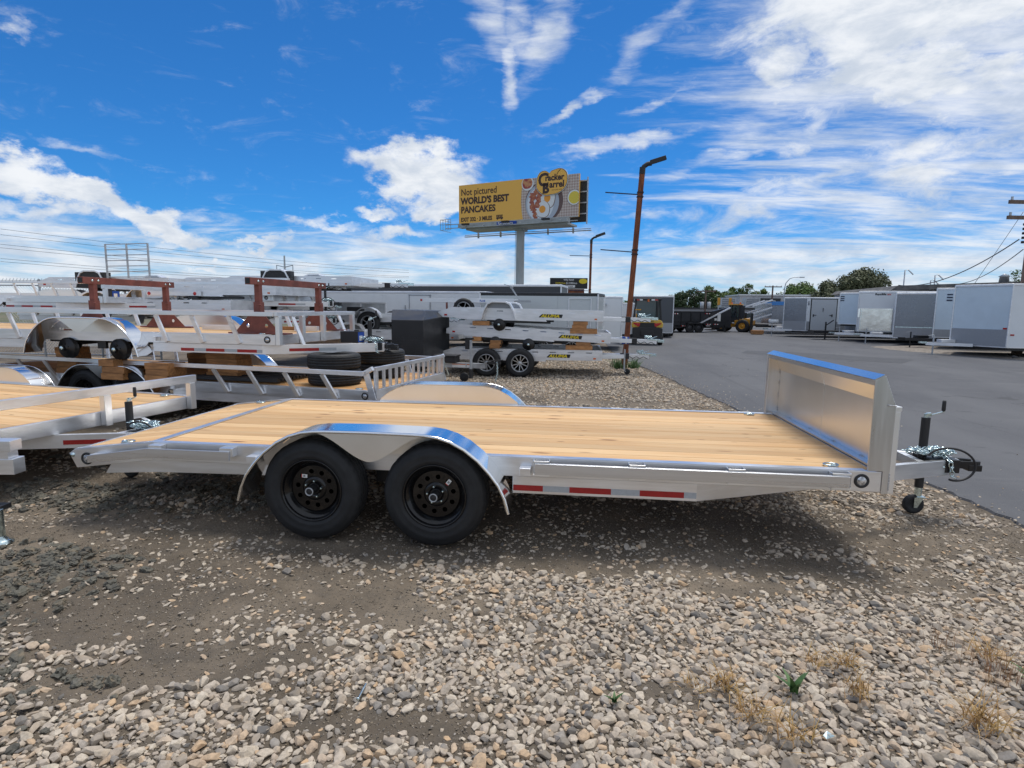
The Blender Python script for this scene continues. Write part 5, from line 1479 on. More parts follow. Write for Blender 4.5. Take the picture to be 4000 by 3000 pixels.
# ------------------------------------------------------------------ closed box trailers
def box_trailer(name, label, pts, z0, z1, group=None, face_m_=None, mat=WHITEP, low=None, low_h=0.0, roofm=None, roof_h=0.06, wheels=(), tongue=None, cat='box trailer'):
    """pts: footprint, anticlockwise from above; face_m_: {edge: material}"""
    o = pts[0]
    t = thing(name, label, cat, (o[0], o[1], 0), 0, group)
    P_ = [(x - o[0], y - o[1]) for x, y in pts]; n = len(P_)
    zl = z0 + low_h
    for i in range(n):
        a, b = Vector((*P_[i], 0)), Vector((*P_[(i + 1) % n], 0)); d = (b - a); ln = d.length; d.normalize(); nrm = Vector((d.y, -d.x, 0))
        m = (face_m_ or {}).get(i, mat)
        k = max(1, round(ln / 1.25))
        for j in range(k):
            p0 = a + d * (ln * j / k + (0.002 if j else 0)); p1 = a + d * (ln * (j + 1) / k - (0.002 if j < k - 1 else 0)); q0, q1 = p0 - nrm * 0.03, p1 - nrm * 0.03
            mb = MB(); mb.add([(p0.x, p0.y, zl), (p1.x, p1.y, zl), (q1.x, q1.y, zl), (q0.x, q0.y, zl), (p0.x, p0.y, z1), (p1.x, p1.y, z1), (q1.x, q1.y, z1), (q0.x, q0.y, z1)],
                              [(0, 1, 2, 3), (4, 7, 6, 5), (0, 4, 5, 1), (1, 5, 6, 2), (2, 6, 7, 3), (3, 7, 4, 0)]); obj('wall_panel', mb, m, t)
        if low_h:
            p0, p1 = a + nrm * 0.006, b + nrm * 0.006; q0, q1 = a - nrm * 0.02, b - nrm * 0.02
            mb = MB(); mb.add([(p0.x, p0.y, z0), (p1.x, p1.y, z0), (q1.x, q1.y, z0), (q0.x, q0.y, z0), (p0.x, p0.y, zl), (p1.x, p1.y, zl), (q1.x, q1.y, zl), (q0.x, q0.y, zl)],
                              [(0, 1, 2, 3), (4, 7, 6, 5), (0, 4, 5, 1), (1, 5, 6, 2), (2, 6, 7, 3), (3, 7, 4, 0)]); obj('stone_guard', mb, low, t)
        mb = MB(); c = a + nrm * 0.004; mb.cyl((c.x, c.y, z0), (c.x, c.y, z1), 0.028, 10); obj('corner_trim', mb, WHITEALU, t)
    mb = MB(); cx = sum(p[0] for p in P_) / n; cy = sum(p[1] for p in P_) / n
    out = [(cx + (x - cx) * 1.008, cy + (y - cy) * 1.008) for x, y in P_]
    mb.prism(out, z1 - roof_h, z1 + 0.03, 'z'); obj('roof', mb, roofm or WHITEALU, t, 0.02)
    mb = MB(); mb.prism([(cx + (x - cx) * 0.96, cy + (y - cy) * 0.96) for x, y in P_], z0 - 0.13, z0 + 0.02, 'z'); obj('floor_frame', mb, BLACK, t)
    mb = MB(); mb.prism(out, z0 - 0.035, z0 - 0.001, 'z'); obj('sill', mb, WHITEALU, t)
    for (x, y, yaw) in wheels:
        w = bpy.data.objects.new('wheel', None); C.objects.link(w); w.parent = t; w.location = (x - o[0], y - o[1], 0.34); w.rotation_euler = (0, 0, yaw)
        obj('tyre', tyre_mesh(0.33, 0.20, 0.202), parent=w); obj('rim', alloy_meshes(10), parent=w)
    if tongue:
        (tx, ty, ax, ay, bx, by, blk) = tongue
        tx -= o[0]; ty -= o[1]; ax -= o[0]; ay -= o[1]; bx -= o[0]; by -= o[1]; m = BLACK if blk else WHITEALU
        mb = MB(); mb.beam((tx, ty, 0.42), (ax, ay, 0.42), 0.06, 0.11, m); mb.beam((tx, ty, 0.42), (bx, by, 0.42), 0.06, 0.11, m); obj('tongue', mb, m, t)
        d = Vector((tx - (ax + bx) / 2, ty - (ay + by) / 2, 0)).normalized()
        mb = MB(); mb.beam((tx, ty, 0.46), (tx + d.x * 0.28, ty + d.y * 0.28, 0.47), 0.09, 0.07); obj('coupler', mb, BLACK if blk else ZINC, t)
        mb = MB(); mb.cyl((tx - d.x * 0.25, ty - d.y * 0.25, 0.02), (tx - d.x * 0.25, ty - d.y * 0.25, 0.75), 0.028, 10, STEELG if not blk else BLACK); mb.bb(tx - d.x * .25 - .06, tx - d.x * .25 + .06, ty - d.y * .25 - .06, ty - d.y * .25 + .06, 0.005, 0.02, STEELG)
        mb.beam((tx - d.x * 0.25, ty - d.y * 0.25, 0.76), (tx - d.x * 0.25 - 0.2, ty - d.y * 0.25, 0.72), 0.03, 0.02, STEELG); obj('jack', mb, None, t)
        mb = MB(); mb.beam((tx - d.x * 0.45, ty - d.y * 0.45, 0.53), (tx - d.x * 0.95, ty - d.y * 0.95, 0.53), 0.30, 0.12); obj('tongue_tray', mb, m, t, 0.01)
    return t


def panel_on(t, name, pts, a, b, u0, u1, z0, z1, mat, off=0.008, th=0.01, bevel=0.0):
    """a slab on the wall from footprint point a to b, between the distances u0..u1"""
    o = pts[0]; A = Vector((pts[a][0] - o[0], pts[a][1] - o[1], 0)); B = Vector((pts[b][0] - o[0], pts[b][1] - o[1], 0)); d = (B - A).normalized(); nrm = Vector((d.y, -d.x, 0))
    p0, p1 = A + d * u0 + nrm * off, A + d * u1 + nrm * off; q0, q1 = p0 + nrm * th, p1 + nrm * th
    mb = MB(); mb.add([(p0.x, p0.y, z0), (p1.x, p1.y, z0), (q1.x, q1.y, z0), (q0.x, q0.y, z0), (p0.x, p0.y, z1), (p1.x, p1.y, z1), (q1.x, q1.y, z1), (q0.x, q0.y, z1)],
                      [(0, 1, 2, 3), (4, 7, 6, 5), (0, 4, 5, 1), (1, 5, 6, 2), (2, 6, 7, 3), (3, 7, 4, 0)])
    return obj(name, mb, mat, t, bevel)


def text_on(t, body, pts, a, b, u, z, size, mat, **k):
    o = pts[0]; A = Vector((pts[a][0] - o[0], pts[a][1] - o[1], 0)); B = Vector((pts[b][0] - o[0], pts[b][1] - o[1], 0)); d = (B - A).normalized(); nrm = Vector((d.y, -d.x, 0))
    p = A + d * u + nrm * 0.020
    return place_text('lettering', body, size, mat, t, face_m((p.x, p.y, z), d, (0, 0, 1)), **k)


def vent(t, pts, a, b, u, z, s=0.16):
    o = pts[0]; A = Vector((pts[a][0] - o[0], pts[a][1] - o[1], 0)); B = Vector((pts[b][0] - o[0], pts[b][1] - o[1], 0)); d = (B - A).normalized(); nrm = Vector((d.y, -d.x, 0))
    p = A + d * u + nrm * 0.010; mb = MB(); ring = [(-1, .8), (-.7, 1), (.2, .75), (.9, .25), (1, 0), (.9, -.3), (.2, -.8), (-.7, -1), (-1, -.8)]
    vs_ = [p + d * (x * s) + Vector((0, 0, y * s)) for x, y in ring]; c = p + nrm * 0.06
    mb.add(vs_ + [c], [(i, (i + 1) % 9, 9) for i in range(9)]); obj('vent_cowl', mb, BLACKM, t)


gm = 'box trailers parked across the back of the lot'
p = [(-8.6, 17.0), (-2.3, 16.2), (-2.05, 18.4), (-8.4, 19.2)]
t = box_trailer('box_trailer', 'long white box trailer with a side door, behind the black steel box', p, 0.55, 2.12, gm, wheels=((-5.6, 16.62, 0), (-4.7, 16.5, 0)))
panel_on(t, 'side_door', p, 0, 1, 3.55, 4.30, 0.6, 1.98, WHITEP, 0.006, 0.012)
for u in (3.52, 4.31): panel_on(t, 'door_trim', p, 0, 1, u, u + 0.025, 0.6, 2.02, STEELG, 0.01, 0.02)
panel_on(t, 'door_trim', p, 0, 1, 3.50, 4.36, 2.0, 2.03, STEELG, 0.01, 0.02); panel_on(t, 'door_bar', p, 0, 1, 3.36, 3.39, 1.3, 1.65, STEELG, 0.01, 0.03)
p = [(-9.1, 20.0), (0.2, 19.0), (0.4, 21.2), (-8.9, 22.2)]
t = box_trailer('box_trailer', 'long charcoal box trailer whose dark top edge shows above the white one', p, 0.55, 2.48, gm, mat=pmat('charcoal_paint', (0.045, 0.048, 0.053), 0.4), roofm=WHITEALU)
p = [(-2.28, 15.0), (1.50, 14.9), (1.75, 16.1), (1.5, 17.1), (-2.2, 17.2)]
t = box_trailer('box_trailer', 'white box trailer with a black roof edge, directly behind the central stack', p, 0.60, 2.06, gm, roofm=BLACK, roof_h=0.075, mat=pmat('cool_white_paint', (0.55, 0.60, 0.62), 0.25, coat=0.3), wheels=((-0.2, 14.98, 0), (0.7, 14.97, 0)))
dp = [(2.90, 1.15), (3.55, 1.15), (3.55, 1.9), (3.50, 1.97), (2.95, 1.97), (2.90, 1.9)]
for (u0, u1, z0, z1) in ((2.86, 2.89, 0.65, 1.93), (3.56, 3.59, 0.65, 1.93), (2.89, 3.56, 1.91, 1.94)): panel_on(t, 'door_trim', p, 0, 1, u0, u1, z0, z1, WHITEALU, 0.008, 0.02)
p = [(1.66, 19.0), (2.55, 18.9), (2.75, 21.5), (1.9, 21.7)]
t = box_trailer('box_trailer', 'narrow white box trailer between the two rusty poles', p, 0.50, 2.05, gm)
panel_on(t, 'hinge_bracket', p, 0, 1, 0.05, 0.32, 1.72, 1.80, STEELG, 0.006, 0.05); panel_on(t, 'rear_lamp', p, 0, 1, 0.2, 0.3, 0.6, 0.7, REDL)
p = [(2.80, 23.0), (3.45, 22.9), (3.6, 26), (2.95, 26.1)]
box_trailer('box_trailer', 'low white box trailer just left of the leaning rusty pole', p, 0.50, 1.84, gm)
p = [(3.85, 30.0), (6.16, 29.7), (6.9, 35.0), (4.6, 35.4)]
gp_ = pmat('dark_grey_trailer_paint', (0.075, 0.082, 0.092), 0.35)
t = box_trailer('box_trailer', 'dark grey box trailer with a pale lower band, behind the yellow forklift', p, 0.30, 2.32, gm, mat=gp_, low=pmat('pale_lower_band', (0.36, 0.37, 0.38), 0.4), low_h=0.54, wheels=((6.5, 32.2, 1.5), (6.6, 33.1, 1.5)))
mb = MB(); mb.bb(1.55, 1.95, 0.3, 0.8, 0.02, 0.26); obj('step_box', mb, BLACK, t)

gr_ = 'box trailers parked in a row on the right'
p = [(15.35, 34.6), (13.49, 33.6), (14.46, 32.9), (22.0, 33.9), (21.7, 36.0)]
p = [(13.49, 33.9), (14.50, 33.0), (22.0, 33.6), (21.8, 36.0), (14.4, 35.2)]
t = box_trailer('box_trailer', 'silver wedge-nosed box trailer, leftmost of the row on the right', p, 0.42, 2.38, gr_, mat=WHITEP, face_m_={0: SILVP, 4: SILVP}, low=TREAD, low_h=0.55, wheels=((18.0, 33.2, 0.08), (19, 33.3, 0.08)), tongue=(12.7, 34.2, 13.9, 33.5, 13.9, 35.0, False))
panel_on(t, 'ramp_door', p, 1, 2, 0.25, 1.72, 0.42, 2.28, pmat('pale_grey_door', (0.46, 0.48, 0.50), 0.35), 0.01, 0.02)
for (a, b, c, d) in ((0.20, 0.25, 0.40, 2.32), (1.72, 1.77, 0.40, 2.32), (0.20, 1.77, 2.28, 2.33), (0.20, 1.77, 0.38, 0.42)): panel_on(t, 'door_seal', p, 1, 2, a, b, c, d, KDEC, 0.012, 0.02)
for u in (0.36, 1.46): panel_on(t, 'door_latch', p, 1, 2, u, u + 0.05, 1.25, 1.40, KDEC, 0.03, 0.03); panel_on(t, 'latch_bar', p, 1, 2, u + (0.07 if u < 1 else -0.13), u + (0.20 if u < 1 else -0.01), 1.33, 1.36, KDEC, 0.03, 0.02)
panel_on(t, 'door_handle', p, 1, 2, 0.93, 0.95, 1.55, 1.78, KDEC, 0.03, 0.03)
vent(t, p, 1, 2, 2.0, 2.12, 0.10)
for z in (2.10, 2.02, 1.94): panel_on(t, 'side_marking', p, 1, 2, 0.03, 0.13, z, z + 0.045, pmat('dark_blue_decal', (0.03, 0.04, 0.08), 0.4), 0.008, 0.004)
p = [(15.28, 30.5), (16.30, 29.6), (23.0, 30.0), (22.8, 32.2), (16.2, 31.6)]
t = box_trailer('box_trailer', 'pale blue-grey box trailer with a raised nose, left of the one with a polished door', p, 0.92, 2.58, gr_, mat=BLUEP, wheels=())
for z in (2.38, 2.27, 2.16): panel_on(t, 'side_marking', p, 0, 1, 0.03, 0.22, z, z + 0.055, MATS['dark_blue_decal'], 0.008, 0.004)
mb = MB(); mb.bb(0.9, 7.3, -0.5, 1.2, 0.42, 0.92); obj('lower_body', mb, SILVP, t); mb = MB(); mb.beam((-1.3, 0.3, 0.45), (1.5, 0.3, 0.45), 0.9, 0.14); mb.cyl((-0.6, 0.1, 0), (-0.6, 0.1, 1.0), 0.045, 10); mb.beam((-.6, .1, .8), (-.2, .1, 1.1), 0.05, 0.05); obj('tongue', mb, BLACK, t)
p = [(15.36, 28.5), (16.80, 27.8), (17.35, 27.9), (24.0, 28.4), (23.8, 30.4), (16.0, 29.8)]
t = box_trailer('box_trailer', 'white box trailer lettered on its nose, with a polished metal door', p, 0.60, 2.62, gr_, roof_h=0.09, mat=WHITEP, tongue=(14.5, 29.0, 15.7, 28.4, 15.7, 29.6, False))
panel_on(t, 'polished_door', p, 0, 1, 0.12, 1.52, 0.62, 1.76, pmat('polished_checker_panel', (0.72, 0.72, 0.70), 0.16, 1.0, var=0.1, vscale=3, bump=0.3, bscale=3), 0.02, 0.03)
panel_on(t, 'side_window', p, 0, 1, 0.0, 0.10, 1.30, 1.75, POL, 0.01, 0.01)
for k in range(9): panel_on(t, 'rivet', p, 0, 1, 0.15, 0.19, 0.72 + 0.11 * k, 0.76 + 0.11 * k, ZINC, 0.05, 0.01)
text_on(t, 'RawMa', p, 0, 1, 0.70, 2.44, 0.13, KDEC, bold=0.004, sx=1.25); text_on(t, 'xx', p, 0, 1, 1.22, 2.44, 0.13, LABELR, bold=0.004, sx=1.3)
panel_on(t, 'side_lamp', p, 1, 2, 0.1, 0.35, 0.66, 0.70, REDL)
p = [(16.02, 26.2), (17.55, 25.3), (24, 25.8), (23.8, 28.0), (17.2, 27.5)]
t = box_trailer('box_trailer', 'grey wedge-nosed box trailer with a treadplate band, second from the right edge', p, 0.38, 2.48, gr_, mat=SILVP, low=TREAD, low_h=0.48, roofm=WHITEALU, wheels=((20.5, 25.5, 0.08), (21.5, 25.6, 0.08)), tongue=(14.9, 27.0, 16.5, 26.1, 16.6, 27.3, False))
vent(t, p, 1, 2, 0.55, 2.15, 0.16); panel_on(t, 'bright_strip', p, 0, 1, 0.05, 1.6, 0.86, 0.90, ZINC, 0.008, 0.01); panel_on(t, 'side_lamp', p, 0, 1, 1.58, 1.68, 0.90, 0.95, ORANGEL)
p = [(16.05, 23.1), (17.6, 22.4), (24, 22.9), (23.8, 25.0), (17.2, 24.6)]
t = box_trailer('box_trailer', 'pale blue box trailer half hidden behind the rightmost one', p, 0.56, 2.60, gr_, mat=BLUEP, low=TREAD, low_h=0.32, tongue=(15.2, 23.6, 16.3, 23.1, 16.4, 24.3, True))
for z in (2.32, 2.20, 2.08): panel_on(t, 'side_marking', p, 0, 1, 0.35, 0.55, z, z + 0.06, MATS['dark_blue_decal'], 0.008, 0.004)
p = [(14.98, 20.1), (15.88, 18.5), (22.0, 18.0), (22.2, 20.6), (15.9, 21.2)]
t = box_trailer('box_trailer', 'big pale blue-white box trailer with a treadplate nose guard, cut off by the right edge', p, 0.42, 2.60, gr_, mat=BLUEP, face_m_={1: WHITEP, 2: WHITEP}, low=None, low_h=0.0, wheels=((19.0, 18.2, -0.08), (20, 18.1, -0.08)), tongue=(14.1, 20.0, 15.3, 19.3, 15.4, 20.8, False))
for a, b in ((0, 1), (4, 0)):
    ln = math.dist(p[a], p[b]); panel_on(t, 'stone_guard', p, a, b, 0.0, ln, 0.42, 1.02, TREAD, 0.006, 0.012)
vent(t, p, 1, 2, 0.35, 2.32, 0.14); panel_on(t, 'side_lamp', p, 0, 1, 1.68, 1.80, 1.03, 1.09, REDL); panel_on(t, 'side_lamp', p, 1, 2, 0.08, 0.20, 0.82, 0.87, REDL)

# silver gooseneck trailers left of the row
for k, (x, y, lb) in enumerate([(13.9, 37.5, 'silver gooseneck trailer with a blue awning edge, nearest of the two left of the row'), (14.3, 40.5, 'farther silver gooseneck trailer left of the row, rail sloping up')]):
    t = thing('gooseneck_trailer', lb, 'trailer', (x, y, 0), 0, 'gooseneck trailers left of the row')
    mb = MB(); mb.bb(0.0, 6, 0, 2.2, 0.7, 2.1); obj('body', mb, SILVP, t, 0.03)
    mb = MB(); mb.bb(-0.02, 6, -0.03, 0.0, 1.95, 2.2, pmat('blue_awning', (0.05, 0.22, 0.55), 0.4)); obj('awning', mb, MATS['blue_awning'], t)
    for z in (1.0, 1.45, 1.95):
        mb = MB(); mb.beam((0.0, -0.05, z + 0.35), (-1.3, -0.05, z - 0.1), 0.06, 0.09); obj('neck_rail', mb, WHITEALU, t)
    mb = MB(); mb.bb(-1.35, -1.2, -0.1, 0.1, 0.05, 1.4); mb.bb(-0.9, 0.4, 0.0, 0.3, 0.45, 0.58); obj('neck_post', mb, BLACK, t)
    mb = MB(); mb.lathe([(0, -0.3), (0.17, -0.28), (0.17, 0.28), (0, 0.3)], (0.2, 0.1, 0.86), 'x', 14); obj('gas_tank', mb, WHITEP, t)

# ------------------------------------------------------------------ poles and signs
def tp_(r0, r1, h, m, n=20):
    return MB().tube([(0, 0, 0), (0, 0, h)], r0, n, m, r2=r1)


def lamp_post(loc, lean, h, r, k, label, hd=1):
    t = thing('lamp_post', label, 'lamp post', loc, 0, 'rusty lamp posts', (lean[1], lean[0], 0))
    mb = MB(); mb.prism([(-r, -r), (r, -r), (r, r), (-r, r)], 0.0, h, 'z'); mb.bb(-r * 1.12, r * 1.12, -r * 1.12, r * 1.12, 0, 0.5); obj('pole', mb, RUST, t, 0.006)
    mb = MB(); mb.cyl((0, 0, h), (0, 0, h + 0.18 * k), r * 1.15, 12); mb.tube([(0, 0, h + 0.12 * k), (0.03 * k, 0, h + 0.20 * k), (0.12 * k, 0, h + 0.27 * k), (0.22 * k, 0, h + 0.29 * k)], r * 0.9, 10)
    obj('neck', mb, BLACKM, t)
    mb = MB(); mb.add([(0.18 * k, -.06 * k, h + .25 * k), (0.60 * k, -.05 * k, h + .40 * k), (0.60 * k, .05 * k, h + .40 * k), (0.18 * k, .06 * k, h + .25 * k), (0.17 * k, -.06 * k, h + .36 * k), (0.56 * k, -.05 * k, h + .50 * k), (0.56 * k, .05 * k, h + .50 * k), (0.17 * k, .06 * k, h + .36 * k)],
                      [(0, 1, 2, 3), (4, 7, 6, 5), (0, 4, 5, 1), (1, 5, 6, 2), (2, 6, 7, 3), (3, 7, 4, 0)]); obj('lamp_head', mb, BLACKM, t, 0.01)
    for zz in (h - 0.52 * k, h - 2.02 * k):
        mb = MB(); mb.beam((0, 0, zz), (-0.92 * k, 0, zz + 0.02), 0.035 * k, 0.025 * k); obj('banner_arm', mb, pmat('dark_blue_steel', (0.02, 0.03, 0.07), 0.5), t)
        mb = MB()
        for dz in (-0.07, 0.04): mb.bb(-r * 1.25, r * 1.25, -r * 1.25, r * 1.25, zz + dz * k, zz + (dz + 0.03) * k)
        obj('arm_clamp', mb, BLACKM, t)
    return t


lamp_post((2.20, 12.5, 0), (R(3.15), 0), 5.15, 0.068, 1.0, 'tall leaning rusty lamp post in front of the yellow forklift')
lamp_post((1.42, 26.0, 0), (R(0.2), 0), 4.80, 0.058, 1.15, 'shorter upright rusty lamp post behind the central stack')

# the big billboard
A0 = Vector((-13.02, 62.97, 10.96)); B0 = Vector((0.60, 57.73, 10.96)); bd = (B0 - A0).normalized(); BW = (B0 - A0).length; BH = 4.28; ang = math.atan2(bd.y, bd.x)
bb = thing('billboard', 'large yellow roadside billboard advertising pancakes, with a restaurant logo rising above its edge', 'billboard', (A0.x, A0.y, A0.z), ang)
GOLD = pmat('gold_vinyl', (0.86, 0.47, 0.085), 0.55); INK = pmat('brown_ink', (0.055, 0.028, 0.022), 0.6); CLOTH = None
mb = MB(); mb.bb(0, BW, 0, 0.25, 0, BH); obj('face_board', mb, GOLD, bb)


def chk():
    m = bpy.data.materials.new('gingham_print'); m.use_nodes = True; T = NT(m.node_tree); b = T.n['Principled BSDF']; b.inputs['Roughness'].default_value = 0.6
    tcn = T.node('ShaderNodeTexCoord'); s = T.node('ShaderNodeSeparateXYZ', {0: tcn.outputs['Object']})
    f = lambda o: T.math('GREATER_THAN', T.math('FRACT', T.math('MULTIPLY', o, 3.6)), 0.5)
    sm = T.math('MULTIPLY', T.math('ADD', f(s.outputs[0]), f(s.outputs[2])), 0.5)
    T.l.new(T.mix(sm, (0.60, 0.52, 0.46), (0.38, 0.27, 0.23)), b.inputs['Base Color']); return m


GING = chk()
XP = BW * 0.555


def flat(name, poly, mat, parent=bb, off=0.006, label=None):
    mb = MB(); n = len(poly); y = -off
    mb.add([(x, y, z) for x, z in poly] + [(x, y + 0.004, z) for x, z in poly], [tuple(range(n)), tuple(reversed(range(n, 2 * n)))] + [(i, i + n, (i + 1) % n + n, (i + 1) % n) for i in range(n)])
    return obj(name, mb, mat, parent)


def ell(cx, cz, rx, rz, n=40, a0=0.0, wob=0.0, rot=0.0):
    out = []
    for i in range(n):
        t_ = 2 * math.pi * i / n; q = 1 + wob * math.sin(3 * t_ + cx) + wob * 0.6 * math.sin(5 * t_)
        x, z = rx * q * math.cos(t_), rz * q * math.sin(t_); out.append((cx + x * math.cos(rot) - z * math.sin(rot), cz + x * math.sin(rot) + z * math.cos(rot)))
    return out


clipx = lambda poly: [(min(BW - 0.01, x), max(0.02, min(BH - 0.02, z))) for x, z in poly]
flat('tablecloth_print', [(XP + 0.1, 0.0), (BW, 0.0), (BW, BH), (XP + 0.06, BH), (XP - 0.12, BH * 0.7), (XP - 0.16, BH * 0.45), (XP - 0.06, BH * 0.2)], GING)
flat('plate_shadow_print', clipx(ell(XP + 2.55, 1.75, 2.2, 2.15)), pmat('shadow_brown_print', (0.14, 0.085, 0.075), 0.6), off=0.012)
flat('plate_print', clipx(ell(XP + 2.35, 1.65, 1.95, 2.0)), pmat('grey_plate_print', (0.42, 0.46, 0.52), 0.5), off=0.018)
flat('plate_centre_print', clipx(ell(XP + 2.15, 1.55, 1.55, 1.75)), pmat('white_plate_print', (0.66, 0.70, 0.74), 0.5), off=0.024)
EGGW = pmat('egg_white_print', (0.74, 0.75, 0.74), 0.5); YOLK = pmat('yolk_print', (0.82, 0.33, 0.03), 0.4); BAC = pmat('bacon_print', (0.30, 0.055, 0.035), 0.5, tint=(0.52, 0.20, 0.10), vscale=2.5); EDGEB = pmat('egg_edge_print', (0.20, 0.12, 0.08), 0.6)
flat('egg_outline', ell(XP + 3.05, 2.05, 0.86, 1.02, wob=0.03), EDGEB, off=0.028); flat('egg_print', ell(XP + 3.02, 2.07, 0.82, 0.98, wob=0.03), EGGW, off=0.032); flat('yolk_print', ell(XP + 2.95, 2.10, 0.37, 0.42), YOLK, off=0.038)
flat('egg_outline', clipx(ell(XP + 2.45, 0.95, 0.86, 0.88, wob=0.04)), EDGEB, off=0.034); flat('egg_print', clipx(ell(XP + 2.42, 0.97, 0.82, 0.84, wob=0.04)), EGGW, off=0.038); flat('yolk_print', ell(XP + 2.40, 0.98, 0.37, 0.38), YOLK, off=0.044)


def strip(x0, z0, x1, z1, w):
    l_, r_ = [], []
    for i in range(21):
        t_ = i / 20; x = x0 + (x1 - x0) * t_; z = z0 + (z1 - z0) * t_; q = w * (1 + 0.22 * math.sin(i * 1.9)) * 0.5; s_ = 0.07 * math.sin(i * 1.1)
        l_.append((x - q + s_, z)); r_.append((x + q + s_, z))
    return clipx(l_ + r_[::-1])


flat('bacon_print', strip(XP + 1.15, 2.75, XP + 1.20, 0.9, 0.5), BAC, off=0.040); flat('bacon_print', strip(XP + 2.15, 3.15, XP + 1.75, 1.15, 0.55), BAC, off=0.046); flat('bacon_print', strip(XP + 1.95, 3.7, XP + 1.35, 2.1, 0.45), pmat('bacon_print_light', (0.48, 0.17, 0.07), 0.5, tint=(0.30, 0.06, 0.04), vscale=3), off=0.050); flat('bacon_print', strip(XP + 1.35, 1.5, XP + 1.6, 0.05, 0.45), MATS['bacon_print_light'], off=0.050)
flat('fruit_bowl_print', clipx(ell(XP + 0.62, 3.75, 0.72, 0.72)), EGGW, off=0.030); flat('fruit_print', clipx(ell(XP + 0.58, 3.80, 0.60, 0.60, wob=.03)), pmat('berry_print', (0.32, 0.03, 0.04), 0.5, tint=(0.62, 0.30, 0.12), vscale=2.0), off=0.035)
flat('juice_rim_print', clipx(ell(BW - 0.52, 1.95, 0.78, 0.80)), EDGEB, off=0.030); flat('juice_rim_print', clipx(ell(BW - 0.52, 1.95, 0.74, 0.76)), EGGW, off=0.034); flat('juice_print', clipx(ell(BW - 0.50, 1.93, 0.62, 0.62)), pmat('juice_print', (0.72, 0.56, 0.05), 0.3), off=0.038)
FM = lambda x, z, y=-0.02: face_m((x, y, z), (1, 0, 0), (0, 0, 1))
place_text('lettering', 'Not pictured', 1.00, INK, bb, FM(0.28, 3.15), bold=0.012, sx=0.88)
place_text('lettering', "WORLD'S BEST", 0.98, INK, bb, FM(0.28, 2.18), bold=0.045, sx=0.93)
place_text('lettering', 'PANCAKES', 0.98, INK, bb, FM(0.28, 1.22), bold=0.035, sx=0.93)
place_text('lettering', 'EXIT 332 \u00b7 3 MILES', 0.60, INK, bb, FM(0.28, 0.28), bold=0.022, sx=0.86)
van = MB(); van.bb(4.9, 5.75, -0.02, -0.016, 0.33, 0.48)
for k in range(4): van.bb(4.92 + 0.2 * k, 5.06 + 0.2 * k, -0.02, -0.016, 0.50, 0.66)
van.bb(4.9, 5.72, -0.02, -0.016, 0.68, 0.74)
for k in (5.06, 5.58): van.prism(ell(k, 0.32, 0.09, 0.09, 14), -0.026, -0.022, 'y')
obj('bus_pictogram', van, INK, bb)
# logo shape, standing proud of the board
LX, LZ = BW - 3.05, 3.30
lo_ = [(-1.75, .0), (-1.72, .7), (-1.5, 1.25), (-1.15, 1.52), (-.75, 1.55), (-.45, 1.42), (-.25, 1.28), (-.05, 1.48), (.25, 1.56), (.8, 1.66), (1.3, 1.55), (1.68, 1.2), (1.80, .7), (1.76, .15), (1.5, -.35), (1.0, -.72), (.45, -.88), (-.1, -.92), (-.5, -.98), (-.95, -.85), (-1.35, -.6), (-1.62, -.3)]
sm = []
for i in range(len(lo_)):
    p0, p1, p2, p3 = [Vector(lo_[(i + k) % len(lo_)]) for k in (-1, 0, 1, 2)]
    for k in range(4):
        t_ = k / 4; sm.append(0.5 * ((2 * p1) + (p2 - p0) * t_ + (2 * p0 - 5 * p1 + 4 * p2 - p3) * t_ ** 2 + (3 * p1 - p0 - 3 * p2 + p3) * t_ ** 3))
logo = [(LX + v.x, LZ + v.y) for v in sm]
lg = MB(); lg.prism([(LX + (x - LX) * 1.02, LZ + .3 + (z - LZ - .3) * 1.02) for x, z in logo], -0.14, -0.07, 'y'); lgo = obj('logo_board', lg, EGGW, bb)
lg = MB(); lg.prism([(LX + (x - LX) * 0.995, LZ + .3 + (z - LZ - .3) * 0.995) for x, z in logo], -0.150, -0.142, 'y'); obj('logo_outline', lg, INK, lgo)
lg = MB(); lg.prism([(LX + (x - LX) * 0.965, LZ + .3 + (z - LZ - .3) * 0.96) for x, z in logo], -0.160, -0.152, 'y'); obj('logo_face', lg, GOLD, lgo)
mb = MB(); mb.tube([(LX + .55 + 0.1 * 0, -0.165, LZ + .95), (LX + .72, -0.165, LZ + 1.3), (LX + 1.0, -0.165, LZ + 1.55)], 0.03, 6); obj('logo_stem', mb, INK, lgo)
for (s_, x, z, sz, b_) in (('C', -1.55, 0.02, 1.85, 0.06), ('racker', -0.72, 0.52, 0.86, 0.035), ('B', -1.02, -0.70, 1.40, 0.07), ('arrel', -0.22, -0.20, 0.92, 0.035)):
    place_text('logo_lettering', s_, sz, INK, lgo, FM(LX + x, LZ + z, -0.166), bold=b_, sx=0.95)
place_text('logo_lettering', 'OLD COUNTRY STORE', 0.17, INK, lgo, FM(LX + 0.05, LZ - 0.52, -0.166), sx=0.65)
